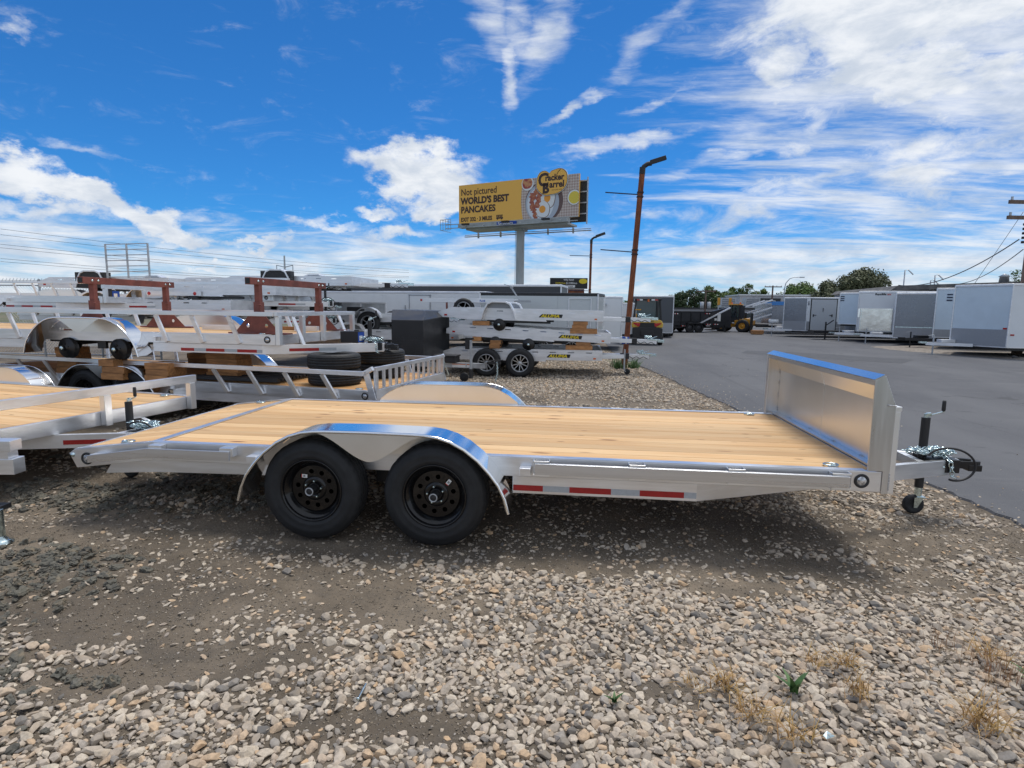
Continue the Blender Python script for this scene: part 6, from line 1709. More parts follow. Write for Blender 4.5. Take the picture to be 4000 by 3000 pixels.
# structure
mb = MB(); mb.bb(0.5, BW - 0.9, -1.0, -0.05, -0.55, -0.10); mb.bb(1.2, BW - 1.0, -0.4, 2.2, -0.75, -0.55); obj('apron', mb, POLEG, bb)
for z in (-0.62, -0.22):
    mb = MB(); mb.beam((-0.8, -1.5, z), (BW + 0.5, -1.5, z), 0.08, 0.08); obj('catwalk_rail', mb, POLEG, bb)
mb = MB(); mb.bb(-0.9, BW + 0.4, 2.6, 2.9, -1.12, -1.04); mb.bb(-0.9, BW + 0.4, 2.7, 2.8, -0.92, -0.86); obj('rear_catwalk', mb, POLEG, bb)
for k in range(6):
    x = 1.2 + 2.3 * k
    mb = MB(); mb.beam((x, -0.1, -0.15), (x + 0.5, -1.5, -0.55), 0.10, 0.10); obj('bracket', mb, POLEG, bb)
for x in (1.6, 6.6, BW - 3.3):
    mb = MB(); mb.bb(x, x + 0.8, -2.0, -1.6, -0.42, -0.24); obj('floodlight', mb, BLACKM, bb)
for k in range(5):
    x = 0.9 + 3.0 * k; mb = MB(); mb.bb(x, x + 0.1, 2.6, 2.9, -1.3, -0.7); obj('rear_bracket', mb, POLEG, bb)
mb = MB()
for i in range(5): mb.bb(-1.5 + 0.35 * i, -1.46 + 0.35 * i, -1.6, -1.56, -0.8, 0.35)
for z in (-0.8, -0.2, 0.35): mb.bb(-1.5, -0.1, -1.6, -1.56, z, z + 0.04)
mb.bb(-1.5, -1.46, -1.6, 0.6, 0.35, 0.39); mb.bb(-1.5, -1.46, -1.6, 0.6, -0.8, -0.76); obj('access_ladder', mb, POLEG, bb)
mb = MB(); mb.bb(-0.3, BW - 0.2, 3.0, 3.25, -0.1, BH - 0.2); obj('rear_board', mb, pmat('dark_board_back', (0.03, 0.035, 0.04), 0.8), bb)
mb = MB()
for z in (0.3, 1.4, 2.5, 3.6): mb.bb(BW - 0.6, BW + 0.75, 0.6, 0.7, z, z + 0.12)
mb.bb(BW + 0.62, BW + 0.74, 0.6, 0.7, -0.7, 4.0); obj('rear_frame', mb, STEELG, bb)
mb = MB(); mb.bb(BW - 0.3, BW + 0.62, 0.72, 0.9, -0.3, 3.7); obj('frame_backing', mb, MATS['dark_board_back'], bb)
mb = MB(); mb.bb(5.55, 7.95, -1.06, -1.01, -0.62, -0.15); obj('name_plate', mb, BLUEC, bb)
place_text('lettering', 'Saunders', 0.50, WHITEC, bb, FM(5.68, -0.56, -1.075), bold=0.012, sx=1.02)
mb = MB(); mb.cyl((7.25, 1.3, -11.0), (7.25, 1.3, -0.7), 0.46, 28); mb.bb(6.7, 7.8, 0.6, 2.0, -0.95, -0.75); obj('column', mb, POLEG, bb)
mb = MB(); mb.cyl((6.68, 1.2, -11), (6.68, 1.2, -0.9), 0.03, 6); obj('conduit', mb, STEELG, bb)

# small dark billboard far behind
t = thing('billboard', 'small black billboard with white and yellow lettering, behind the box trailers', 'billboard', (-3.06, 74.5, 4.15), R(2))
mb = MB(); mb.bb(0, 5.0, 0, 0.2, 0, 1.42); obj('face_board', mb, KDEC, t)
mb = MB(); mb.bb(0.4, 4.6, 0.3, 0.8, -0.55, -0.02); obj('lower_frame', mb, RUST, t); mb = MB(); mb.cyl((2.5, 0.5, -4.2), (2.5, 0.5, -0.5), 0.25, 14); obj('column', mb, RUST, t)
PALE = pmat('white_lettering', (0.75, 0.75, 0.75), 0.5)
place_text('lettering', 'Why Rent?', 0.30, PALE, t, face_m((2.5, -0.012, 1.08), (1, 0, 0), (0, 0, 1)), align='CENTER', bold=0.008)
place_text('lettering', 'OWN from', 0.31, YDEC, t, face_m((0.72, -0.012, 0.64), (1, 0, 0), (0, 0, 1)), bold=0.004, sx=0.9)
place_text('lettering', '$1100/mo', 0.37, PALE, t, face_m((2.15, -0.012, 0.62), (1, 0, 0), (0, 0, 1)), bold=0.006, sx=0.95)
mb = MB(); mb.bb(1.15, 3.35, -0.015, 0.0, 0.16, 0.47); obj('phone_strip', mb, PALE, t); place_text('lettering', '801.477.5340', 0.27, KDEC, t, face_m((2.25, -0.022, 0.22), (1, 0, 0), (0, 0, 1)), align='CENTER', sx=1.1)
mb = MB(); mb.prism(ell(4.4, 1.0, 0.55, 0.33, 30), -0.02, 0.0, 'y'); obj('oval_badge', mb, YDEC, t)

# street lamps, utility poles, pylon, wires
def cobra(loc, h, arm, label, r=0.09):
    t = thing('street_lamp', label, 'street lamp', loc, 0, 'curved street lamps in the distance'); s_ = 1 if arm > 0 else -1; a = abs(arm)
    mb = MB(); mb.tube([(0, 0, 0), (0, 0, h - 1.1), (0.10 * s_, 0, h - 0.6), (0.45 * s_, 0, h - 0.15), (0.9 * s_, 0, h), (a * s_, 0, h)], r, 10, r2=r * 0.55); obj('pole', mb, STEELG, t)
    mb = MB(); mb.bb(*(sorted((a * s_, (a + 0.45) * s_))), -0.12, 0.12, h - 0.05, h + 0.05); obj('lamp_head', mb, STEELG, t, 0.02)


cobra((22.3, 60.5, 0), 5.05, 1.45, 'curved grey street lamp whose arm points right, above the silver trailer', 0.055)
cobra((23.9, 75.5, 0), 4.40, -1.0, 'smaller street lamp whose arm points left, in front of the modern building', 0.06)


def upole(loc, h, arms, label, drums=False, r=0.13, rotz=0.0, al=2.2):
    t = thing('utility_pole', label, 'utility pole', loc, rotz, 'wooden utility poles')
    mb = MB(); mb.tube([(0, 0, 0), (0, 0, h)], r, 12, r2=r * 0.8); obj('pole', mb, WOODP, t)
    for z in arms:
        mb = MB(); mb.bb(-al / 2, al / 2, -0.08 - r, -r, z, z + 0.13); obj('crossarm', mb, WOODP, t)
        mb = MB()
        for x in (-al * .46, -al * .2, al * .2, al * .46): mb.cyl((x, -0.04 - r, z + 0.13), (x, -0.04 - r, z + 0.25), 0.04, 8)
        obj('insulator', mb, STEELG, t)
    if drums:
        for x in (-0.35, 0.35):
            mb = MB(); mb.lathe([(0, -0.35), (0.2, -0.34), (0.2, 0.34), (0, 0.35)], (x, -0.1, h - 1.55), 'z', 16); obj('transformer', mb, STEELG, t)


upole((27.6, 81.1, 0), 5.0, (4.75,), 'slim utility pole with one crossarm in front of the modern building', r=0.13, al=2.3)
upole((14.0, 59.0, 0), 3.6, (3.42,), 'utility pole with two grey transformers before the green trees', True, r=0.09, al=1.9)
upole((17.5, 20.3, 0), 7.2, (5.55, 5.0), 'tall utility pole with double crossarms cut off by the right edge', r=0.17, rotz=0.15, al=2.4)
t = thing('utility_pole_hardware', 'bank of insulators and brackets on the side of the right-hand utility pole', 'hardware', (17.18, 20.1, 4.2))
mb = MB()
for k in range(5): mb.lathe([(0, -0.05), (0.05, -0.04), (0.05, 0.04), (0, 0.05)], (-0.10, 0, 0.16 * k), 'z', 10)
mb.tube([(0.05, 0, -0.12), (-0.02, 0, -0.08), (-0.04, 0, 0.3), (-0.02, 0, 0.75), (0.1, 0, 0.8)], 0.018, 8); obj('insulator_rack', mb, BLACKM, t)


def wire(a, b, sag, r, label, group, n=24):
    a, b = Vector(a), Vector(b); pts = [a.lerp(b, i / n) - Vector((0, 0, sag * 4 * (i / n) * (1 - i / n))) for i in range(n + 1)]
    mb = MB(); mb.tube([p - a for p in pts], r, 5)
    return tag(obj('overhead_wire', mb, BLACKM, loc=a, recalc_n=False), label, 'cable', group)


wire((16.95, 20.1, 4.30), (19.5, 33.0, 3.15), 0.55, 0.022, 'thick upper cable sagging from the right-hand pole to the low building', 'service cables at the right')
wire((17.2, 20.2, 3.95), (22.8, 33.0, 3.25), 0.25, 0.018, 'lower cable from the right-hand pole to the roof edge', 'service cables at the right')
wire((17.05, 20.2, 5.3), (15.8, 20.4, 2.7), 0.0, 0.008, 'thin steep guy wire near the right-hand pole', 'service cables at the right')
for k, ((xa, za), (xb, zb)) in enumerate([((-134.3, 18.5), (-60, 9.8)), ((-134.5, 17.2), (-60, 9.0)), ((-134.8, 15.0), (-60, 7.6)), ((-134.9, 14.2), (-60, 7.1)), ((-135.1, 11.7), (-60, 5.2)), ((-135.2, 11.0), (-60, 4.7))]):
    wire((xa, 120, za), (xb, 200, zb + 4.5), 1.0, 0.04, ['highest power line crossing the low clouds at the far left', 'second power line from the top at the far left', 'third power line from the top at the far left', 'fourth power line from the top at the far left', 'fifth power line from the top, low at the far left', 'lowest power line at the far left'][k], 'power lines in the far left sky')
t = thing('pylon', 'thin steel transmission pole with four drooping arms on the horizon', 'pylon', (-133.2, 250, 0))
mb = MB(); mb.tube([(0, 0, 0), (0, 0, 23.8)], 0.75, 8, r2=0.35); obj('mast', mb, STEELG, t)
for z in (13.5, 18.6):
    for s_ in (-1, 1):
        mb = MB(); mb.beam((0, 0, z), (3.9 * s_, 0, z + 0.9), 0.35, 0.35); mb.beam((3.9 * s_, 0, z + 0.9), (3.9 * s_, 0, z - 1.6), 0.28, 0.28); obj('arm', mb, STEELG, t)

# ------------------------------------------------------------------ forklift
f = thing('forklift', 'yellow and black forklift seen from behind, beside the leaning rusty pole', 'forklift', (3.95, 22.7, 0), R(-4))
mb = MB()
prof = [(-0.66, 0.78), (-0.68, 0.95), (-0.60, 1.10), (-0.45, 1.14), (0.50, 1.14), (0.62, 1.10), (0.70, 0.95), (0.68, 0.78)]
mb.prism(prof, -0.05, 0.9, 'y'); obj('hood', mb, YELL, f, 0.04)
mb = MB(); mb.prism([(-0.62, 0.28), (0.66, 0.28), (0.68, 0.75), (0.52, 0.80), (-0.50, 0.80), (-0.64, 0.75)], -0.12, 0.8, 'y'); mb.bb(-0.28, 0.30, -0.16, -0.10, 0.42, 0.66); obj('counterweight', mb, BLACKM, f, 0.04)
mb = MB(); mb.prism([(-0.36, 0.78), (0.40, 0.78), (0.36, 1.00), (-0.32, 1.00)], -0.07, -0.052, 'y'); obj('grille', mb, KDEC, f)
for s_ in (-1, 1):
    mb = MB(); mb.prism([(0.30 * s_, 0.98), (0.62 * s_, 1.0), (0.58 * s_, 0.94), (0.40 * s_, 0.83), (0.34 * s_, 0.83)], -0.085, -0.07, 'y'); obj('tail_lamp', mb, REDL, f)
place_text('lettering', 'HYUNDAI', 0.13, KDEC, f, face_m((-0.30, -0.053, 1.02), (1, 0, 0), (0, 0, 1)), bold=0.001)
mb = MB()
for (x, y, x2, y2) in ((-0.60, 0.1, -0.50, 0.15), (0.60, 0.1, 0.52, 0.15), (-0.60, 1.35, -0.50, 1.2), (0.60, 1.35, 0.52, 1.2)): mb.beam((x, y, 1.10), (x2, y2, 2.02), 0.08, 0.08)
mb.beam((0.42, 0.0, 1.12), (0.42, 0.02, 1.95), 0.14, 0.10); obj('cab_pillar', mb, KDEC, f, 0.01)
mb = MB(); mb.bb(-0.58, 0.60, 0.02, 1.35, 1.99, 2.07); obj('cab_roof', mb, KDEC, f, 0.02)
mb = MB(); mb.bb(-0.52, 0.54, 0.16, 0.17, 1.14, 1.98); obj('rear_window', mb, GLASSD, f)
mb = MB(); mb.bb(-0.50, -0.46, 0.05, 0.10, 1.14, 1.40); mb.bb(-0.54, -0.28, 0.02, 0.06, 1.55, 1.60, ORAN); obj('side_handle', mb, YELL, f)
mb = MB(); mb.bb(-0.28, 0.12, 0.25, 0.4, 1.14, 1.35); obj('seat', mb, BLACKM, f, 0.04)
for x, m in ((-0.42, REDL), (-0.30, LABEL), (0.22, LABEL), (0.36, REDL)):
    mb = MB(); mb.bb(x - 0.07, x + 0.07, -0.03, 0.02, 1.98, 2.04); obj('roof_lamp', mb, m, f)
mb = MB(); mb.cyl((0.02, 0.05, 1.93), (0.02, 0.05, 2.04), 0.05, 12); obj('beacon', mb, ORANGEL, f)
mb = MB()
for x in (-0.30, 0.30): mb.bb(x - 0.05, x + 0.05, 1.55, 1.68, 0.1, 2.0)
obj('mast', mb, BLACK, f)
for x in (-0.60, 0.62):
    for y, r_ in ((0.35, 0.28), (1.3, 0.32)):
        w = bpy.data.objects.new('wheel', None); C.objects.link(w); w.parent = f; w.location = (x, y, r_); w.rotation_euler = (0, 0, R(-90) if x < 0 else R(90))
        obj('tyre', tyre_mesh(r_, 0.2, r_ * 0.55), parent=w); mb = MB(); mb.lathe([(0, -0.05), (r_ * .4, -0.05), (r_ * .56, 0.0), (r_ * .56, 0.05)], n=24); obj('rim', mb, YELL, w)

# ------------------------------------------------------------------ dump trailer
d_ = thing('dump_trailer', 'black high-sided dump trailer with a slanting white ram, before the low building', 'trailer', (7.2, 37.0, 0), R(22))
mb = MB(); mb.bb(-0.6, 3.4, 0, 0.05, 0.50, 1.45); mb.bb(-0.6, 3.4, 2.2, 2.25, 0.50, 1.45); mb.bb(-0.6, -0.55, 0.05, 2.2, 0.5, 1.45); mb.bb(3.35, 3.4, 0.05, 2.2, 0.5, 1.45); mb.bb(-0.6, 3.4, 0.05, 2.2, 0.5, 0.56); obj('bed', mb, DARKBOX, d_)
mb = MB(); mb.bb(-0.65, 3.45, -0.03, 0.0, 1.40, 1.48)
for x in (0.0, 0.75, 1.5, 2.25, 3.0): mb.bb(x, x + 0.08, -0.04, 0.0, 0.5, 1.4)
mb.bb(-0.6, 3.4, -0.04, 0, 0.75, 0.80); obj('bed_ribs', mb, BLACK, d_)
mb = MB(); mb.prism([(3.4, 0.35), (4.9, 0.35), (4.9, 1.75), (4.5, 1.75), (3.4, 1.5)], 0.2, 0.4, 'y'); obj('gooseneck', mb, DARKBOX, d_)
mb = MB(); mb.beam((2.1, -0.1, 0.62), (4.55, -0.1, 1.75), 0.08, 0.09); obj('ram', mb, WHITEALU, d_)
mb = MB(); mb.prism([(1.05, 0.42), (1.15, 0.68), (2.45, 0.68), (2.6, 0.42), (2.55, 0.42), (2.40, 0.62), (1.2, 0.62), (1.1, 0.42)], -0.30, 0.0, 'y'); obj('fender', mb, BLACK, d_)
mb = MB(); mb.bb(-0.6, 4.3, 0.1, 0.25, 0.32, 0.45); mb.bb(4.35, 4.45, 0.1, 0.2, 0.03, 0.5); obj('chassis', mb, BLACK, d_)
for x in (-0.3, 0.35, 1.45, 2.15):
    for y in (-0.05, 2.3):
        w = bpy.data.objects.new('wheel', None); C.objects.link(w); w.parent = d_; w.location = (x, y + (0.9 if x < 1 and y < 0 else 0), 0.36); w.rotation_euler = (0, 0, 0 if y < 0 else math.pi)
        obj('tyre', tyre_mesh(0.36, 0.2, 0.2), parent=w); mb = MB(); mb.lathe([(0, -0.05), (0.06, -0.06), (0.10, -0.03), (0.19, -0.04), (0.2, 0.03)], n=20); obj('rim', mb, pmat('grey_steel_rim', (0.04, 0.04, 0.045), 0.4), w)
for x, z in ((-0.5, 1.28), (0.1, 1.28), (2.6, 1.30), (-0.5, 0.60), (2.7, 0.56), (3.3, 0.56), (0.75, 0.45)):
    for k, m in enumerate((REDL, LABEL, REDL, LABEL)):
        mb = MB(); mb.bb(x + 0.1 * k, x + 0.1 * k + 0.09, -0.05, -0.042, z, z + 0.05); obj('reflective_tape', mb, m, d_)
mb = MB(); mb.bb(3.75, 4.0, 0.16, 0.19, 0.80, 1.30); mb.bb(3.5, 3.7, 0.16, 0.19, 0.85, 1.0); obj('gap_window', mb, LABEL, d_)

# ------------------------------------------------------------------ wheel loader
l_ = thing('wheel_loader', 'yellow-orange wheel loader with a dark bucket, parked before the trees', 'wheel loader', (12.3, 40.6, 0), R(-28))
mb = MB(); mb.prism([(0.1, 0.5), (0.1, 0.85), (0.9, 1.0), (1.35, 0.95), (1.4, 0.55), (1.2, 0.45)], -0.45, 0.45, 'y'); obj('engine_hood', mb, ORAN, l_, 0.04)
mb = MB(); mb.bb(-0.75, 0.15, -0.2, 0.2, 0.35, 0.62); mb.beam((-0.1, -0.25, 0.95), (-1.15, -0.25, 0.45), 0.10, 0.20); mb.beam((-0.1, 0.25, 0.95), (-1.15, 0.25, 0.45), 0.10, 0.20); obj('loader_arm', mb, ORAN, l_, 0.02)
mb = MB(); mb.prism([(-1.1, 0.75), (-1.35, 0.85), (-1.5, 0.45), (-1.35, 0.2), (-1.9, 0.15), (-1.85, 0.1), (-1.15, 0.12), (-1.05, 0.35)], -0.95, 0.95, 'y'); obj('bucket', mb, pmat('rusty_bucket_steel', (0.05, 0.035, 0.03), 0.7), l_)
mb = MB()
for x in (-0.28, 0.38):
    for y in (-0.42, 0.42): mb.beam((x, y, 0.85), (x, y, 1.95), 0.07, 0.07)
mb.bb(-0.25, 0.36, -0.40, 0.40, 0.70, 1.05); mb.bb(0.36, 0.75, -0.38, -0.30, 1.0, 1.9); obj('cab_frame', mb, BLACKM, l_)
mb = MB(); mb.bb(-0.38, 0.48, -0.50, 0.50, 1.95, 2.02); obj('cab_roof', mb, ORAN, l_, 0.02)
glt = pmat('pale_cab_glass', (0.22, 0.36, 0.36), 0.08, 0, spec=0.8)
for (a, b, c, e) in ((-0.24, 0.34, 0.43, 0.44), (-0.24, 0.34, -0.44, -0.43)):
    pass
mb = MB(); mb.bb(-0.235, 0.335, 0.42, 0.43, 1.05, 1.95); mb.bb(-0.29, -0.28, -0.38, 0.38, 1.05, 1.95); obj('cab_window', mb, glt, l_)
for x, z in ((-0.3, 2.03), (0.3, 2.03)):
    mb = MB(); mb.cyl((x, 0.2, z), (x, 0.2, z + 0.12), 0.06, 10); obj('beacon', mb, ORANGEL, l_)
for x in (-0.75, 0.72):
    for y in (-0.62, 0.62):
        w = bpy.data.objects.new('wheel', None); C.objects.link(w); w.parent = l_; w.location = (x, y, 0.46); w.rotation_euler = (0, 0, 0 if y < 0 else math.pi)
        obj('tyre', tyre_mesh(0.46, 0.38, 0.22), parent=w); mb = MB(); mb.lathe([(0, -0.14), (0.10, -0.14), (0.12, -0.06), (0.20, -0.10), (0.225, -0.17), (0.225, 0.1)], n=24); obj('rim', mb, ORAN, w)


def seated_person(loc, rotz, label):
    me = bpy.data.meshes.new('person')
    V = [(0, 0, 0), (0, 0, .22), (0, 0, .44), (0, 0, .53), (0, 0.02, .66), (-.19, 0, .43), (-.25, .10, .20), (-.16, .38, .16), (.19, 0, .43), (.25, .10, .20), (.16, .38, .16), (-.10, 0, -.02), (-.12, .42, .02), (-.12, .44, -.38), (.10, 0, -.02), (.12, .42, .02), (.12, .44, -.38)]
    E_ = [(0, 1), (1, 2), (2, 3), (3, 4), (2, 5), (5, 6), (6, 7), (2, 8), (8, 9), (9, 10), (0, 11), (11, 12), (12, 13), (0, 14), (14, 15), (15, 16)]
    rad = [.15, .14, .13, .055, .10, .075, .05, .035, .075, .05, .035, .10, .07, .045, .10, .07, .045]
    me.from_pydata(V, E_, []); o = bpy.data.objects.new('person', me); C.objects.link(o)
    md = o.modifiers.new('skin', 'SKIN'); sv = me.skin_vertices[0].data
    for s_, r_ in zip(sv, rad): s_.radius = (r_, r_)
    sv[0].use_root = True
    o.modifiers.new('sub', 'SUBSURF').levels = 1
    me.materials.append(pmat('silhouette_tone', (0.03, 0.04, 0.05), 0.8)); o.location = loc; o.rotation_euler = (0, 0, rotz)  # one dark tone, head included: the shaded silhouette put into colour
    return tag(o, label, 'person')


seated_person((12.33, 40.55, 1.12), R(60), 'person in dark silhouette sitting at the controls in the wheel loader cab')

# ------------------------------------------------------------------ cars
def car(loc, rotz, paint, label, s_=1.0, van=False):
    t = thing('parked_car', label, 'car', loc, rotz, 'cars parked in the distance')
    side = [(-2.1, .35), (-2.15, .62), (-1.9, .85), (-1.1, .92), (1.0, .92), (1.9, .78), (2.15, .55), (2.1, .32)] if not van else [(-2.1, .35), (-2.15, .9), (-2.0, 1.0), (1.0, 1.0), (1.9, .9), (2.1, .6), (2.1, .32)]
    mb = MB(); mb.prism(side, -0.85, 0.85, 'y'); obj('body', mb, paint, t, 0.06)
    cab = [(-1.35, .90), (-0.95, 1.28), (0.25, 1.32), (1.05, .90)] if not van else [(-2.0, .98), (-1.9, 1.55), (0.3, 1.6), (1.1, .98)]
    mb = MB(); mb.prism(cab, -0.72, 0.72, 'y'); obj('cabin_glass', mb, GLASSD, t, 0.04)
    mb = MB(); mb.prism([(cab[1][0] + .1, cab[1][1]), (cab[2][0], cab[2][1]), (cab[2][0] - .05, cab[2][1] + .04), (cab[1][0] + .15, cab[1][1] + .04)], -0.66, 0.66, 'y'); obj('roof', mb, paint, t)
    for x in (-1.35, 1.35):
        for y in (-0.80, 0.80):
            mb = MB(); mb.lathe([(0, -0.08), (0.2, -0.09), (0.21, -0.1), (0.32, -0.09), (0.33, 0.09), (0, 0.09)], (x, y, 0.33), 'y', 20, TYRE); w = obj('wheel', mb, TYRE, t)
            mb = MB(); mb.lathe([(0, -0.105), (0.19, -0.10), (0.2, -0.092)], (x, y, 0.33), 'y', 14); 
            if y < 0: obj('rim', mb, STEELG, w)
    for y in (-0.6, 0.6):
        mb = MB(); mb.bb(2.02, 2.14, y - 0.15, y + 0.15, 0.55, 0.68); obj('headlight', mb, LENS, t, 0.02)
        mb = MB(); mb.bb(-2.16, -2.05, y - 0.15, y + 0.15, 0.62, 0.75); obj('tail_light', mb, REDL, t, 0.02)


car((22.9, 72.5, 0), R(-12), REDP, 'low red sports car parked in front of the shop'); car((20.5, 74.2, 0), R(-20), WHITEP, 'white car directly behind the red sports car', van=True)
car((29.3, 74.5, 0), R(5), GREENP, 'dark green car seen under the gooseneck trailers'); car((29.5, 79.5, 0), R(5), BLUEP, 'pale van behind the dark green car', van=True)

# ------------------------------------------------------------------ buildings
def windows(t, rects, y, frame, glass=GLASSD):
    for (x0, x1, z0, z1) in rects:
        mb = MB(); w = 0.08
        for r4 in ((x0 - w, x1 + w, z1, z1 + w), (x0 - w, x1 + w, z0 - w, z0), (x0 - w, x0, z0, z1), (x1, x1 + w, z0, z1)): mb.bb(r4[0], r4[1], y - 0.09, y + 0.01, r4[2], r4[3])
        fr = obj('window', mb, frame, t)
        mb = MB(); mb.bb(x0, x1, y - 0.03, y - 0.02, z0, z1); obj('pane', mb, glass, fr)


PALEW = pmat('pale_render_wall', (0.50, 0.50, 0.52), 0.8, var=0.05, vscale=0.4); DARKW = pmat('dark_cladding', (0.035, 0.037, 0.04), 0.7); TAN = pmat('tan_siding', (0.30, 0.24, 0.17), 0.8)
t = thing('modern_building', 'white two-storey building with black window bays, behind the cars', 'building', (27.7, 98, 0), R(-3))
mb = MB(); mb.bb(0, 26, 0, 12, 0, 4.0); obj('wall', mb, PALEW, t); mb = MB(); mb.bb(-0.2, 26.2, -0.2, 12, 4.0, 4.2); obj('parapet', mb, WHITEP, t)
for x in (1.8, 10.5, 19):
    mb = MB(); mb.bb(x, x + 4.6, -0.4, 0, 0.9, 3.55); obj('bay', mb, DARKW, t)
windows(t, [(4.1, 5.5, 2.3, 3.1), (8.0, 9.6, 2.3, 3.0), (12.4, 14.0, 2.3, 3.1)], -0.42, WHITEP, pmat('reflecting_pane', (0.15, 0.26, 0.27), 0.1))
for x in (2.1, 2.8):
    mb = MB(); mb.prism(ell(x + 0.1, 2.75, 0.25, 0.35, 16), -0.44, -0.40, 'y'); obj('round_light', mb, PALEW, t)
t = thing('shop_building', 'low tan shop with a flat dark canopy, behind the red car', 'building', (23.6, 80, 0), R(-4))
mb = MB(); mb.bb(0, 9, 0, 8, 0, 2.25); obj('wall', mb, TAN, t); mb = MB(); mb.bb(-0.8, 7.6, -1.6, 8, 2.25, 2.45); obj('canopy', mb, DARKW, t)
for k in range(7):
    mb = MB(); mb.bb(1.2, 6.4, -0.05, -0.003, 1.52 + 0.1 * k, 1.60 + 0.1 * k); obj('siding_board', mb, TAN, t)
windows(t, [(1.3, 3.2, 0.35, 1.15), (3.4, 5.6, 0.35, 1.15), (6.7, 7.2, 0.1, 1.2)], -0.01, PALEW)
t = thing('low_building', 'long low white building with rooftop air units, behind the dump trailer', 'building', (8.5, 66, 0), R(-2))
mb = MB(); mb.bb(0, 12.5, 0, 10, 0, 1.65); obj('wall', mb, PALEW, t); mb = MB(); mb.bb(-0.3, 12.8, -0.4, 10, 1.65, 1.80); obj('roof', mb, DARKW, t)
for x in (8.9, 11.6):
    mb = MB(); mb.bb(x, x + 1.6, 1, 2.6, 1.85, 3.0); u = obj('air_unit', mb, STEELG, t)
    for k in range(4):
        mb = MB(); mb.bb(x + 0.1, x + 1.5, 0.95, 0.995, 2.0 + 0.24 * k, 2.16 + 0.24 * k); obj('louvre', mb, SILVP, u)
windows(t, [(10.3, 12.0, 0.7, 1.2)], -0.01, SILVP)
for k, (x, y, lb) in enumerate([(16.3, 63, 'orange traffic signal head left of the loader cab'), (17.5, 63, 'traffic signal head above the loader cab, orange edge')]):
    t = thing('traffic_signal', lb, 'traffic signal', (x, y, 0), 0, 'traffic signals'); mb = MB(); mb.cyl((0, 0.2, 0), (0, 0.2, 2.9), 0.07, 10); obj('post', mb, STEELG, t); mb = MB(); mb.bb(-0.15, 0.15, 0, 0.15, 2.1, 2.9); obj('signal_head', mb, ORAN, t, 0.02)
t = thing('flat_roof_building', 'long low building with a weathered flat roof edge, behind the box trailers', 'building', (19.3, 33.4, 0), R(-7))
mb = MB(); mb.prism([(0.3, 0.35), (16, 0.3), (16, 12), (0.3, 12)], 0, 2.85, 'z'); obj('wall', mb, PALEW, t)
mb = MB(); mb.add([(0, 0, 2.86), (0.35, 0, 3.14), (16, 0, 3.75), (16, 0, 3.30), (0, 12, 2.86), (0.35, 12, 3.14), (16, 12, 3.75), (16, 12, 3.30)], [(0, 1, 2, 3), (4, 7, 6, 5), (0, 4, 5, 1), (1, 5, 6, 2), (2, 6, 7, 3), (3, 7, 4, 0)])
obj('roof_edge', mb, pmat('weathered_fascia', (0.14, 0.135, 0.13), 0.85, tint=(0.08, 0.08, 0.08), vscale=2), t)
for k, (x, h) in enumerate([(0.8, 1.05), (2.2, 0.45), (2.4, 0.75), (9.0, 1.0)]):
    mb = MB(); mb.tube([(x, 0.4, 2.9), (x, 0.4, 3.0 + h), (x + 0.15, 0.4, 3.05 + h), (x + 0.45, 0.4, 2.75 + h)] if k < 3 else [(x, 0.4, 3.2), (x, 0.4, 3.3 + h)], 0.035, 8); obj('roof_pipe', mb, STEELG, t)
mb = MB(); mb.lathe([(0, 0), (0.25, 0), (0.22, 0.3), (0.3, 0.32), (0, 0.5)], (6.3, 1.2, 3.4), 'z', 14); obj('roof_vent', mb, STEELG, t)
mb = MB(); mb.bb(-0.35, 0.35, -0.25, 0.25, 0.03, 0.3); tag(obj('wooden_box', mb, TIMBER, loc=(12.6, 36.0, 0.0), bevel=0.01), 'small brown wooden box alone on the asphalt, left of the row', 'box')

# chain-link fence behind the left stacks
fn = thing('chain_link_fence', 'chain-link fence with barbed top wire behind the trailers at the far left', 'fence', (-16.5, 11.6, 0), R(2))
for x in (0, 1.8, 3.6, 5.4):
    mb = MB(); mb.cyl((x, 0, 0), (x, 0, 2.28), 0.03, 8); obj('post', mb, STEELG, fn)
mb = MB()
for z in (0.1, 2.1): mb.cyl((0, 0, z), (5.4, 0, z), 0.02, 6)
for k in range(60):
    x = 0.09 * k
    for s_ in (-1, 1):
        z0, xx = 0.1, x; pts = []
        mb.beam((x, 0, 0.1) if s_ > 0 else (x, 0, 2.1), (min(5.4, x + 1.9), 0, (2.1 if s_ > 0 else 0.1)), 0.006, 0.006) if x < 3.5 else None
tag(obj('wire_mesh', mb, STEELG, fn), kind='stuff')
mb = MB()
for k in range(50): mb.beam((0.11 * k, -0.03, 2.2), (0.11 * k, 0.03, 2.30), 0.01, 0.01)
mb.cyl((0, 0, 2.24), (5.4, 0, 2.24), 0.008, 5); obj('barbed_wire', mb, STEELG, fn)

# ------------------------------------------------------------------ trees
def leaf_mat(name, a, b):
    m = bpy.data.materials.new(name); m.use_nodes = True; T = NT(m.node_tree); bs = T.n['Principled BSDF']; bs.inputs['Roughness'].default_value = 0.7
    g = T.node('ShaderNodeNewGeometry'); n = T.noise(g.outputs['Position'], 0.9, 4, 0.6).outputs[0]
    r = T.math('FRACT', T.math('MULTIPLY', g.outputs['Random Per Island'], 1.0))
    f = T.math('ADD', T.math('MULTIPLY', T.ss(n, 0.3, 0.7), 0.6), T.math('MULTIPLY', r, 0.4))
    T.l.new(T.mix(f, a, b), bs.inputs['Base Color']); return m


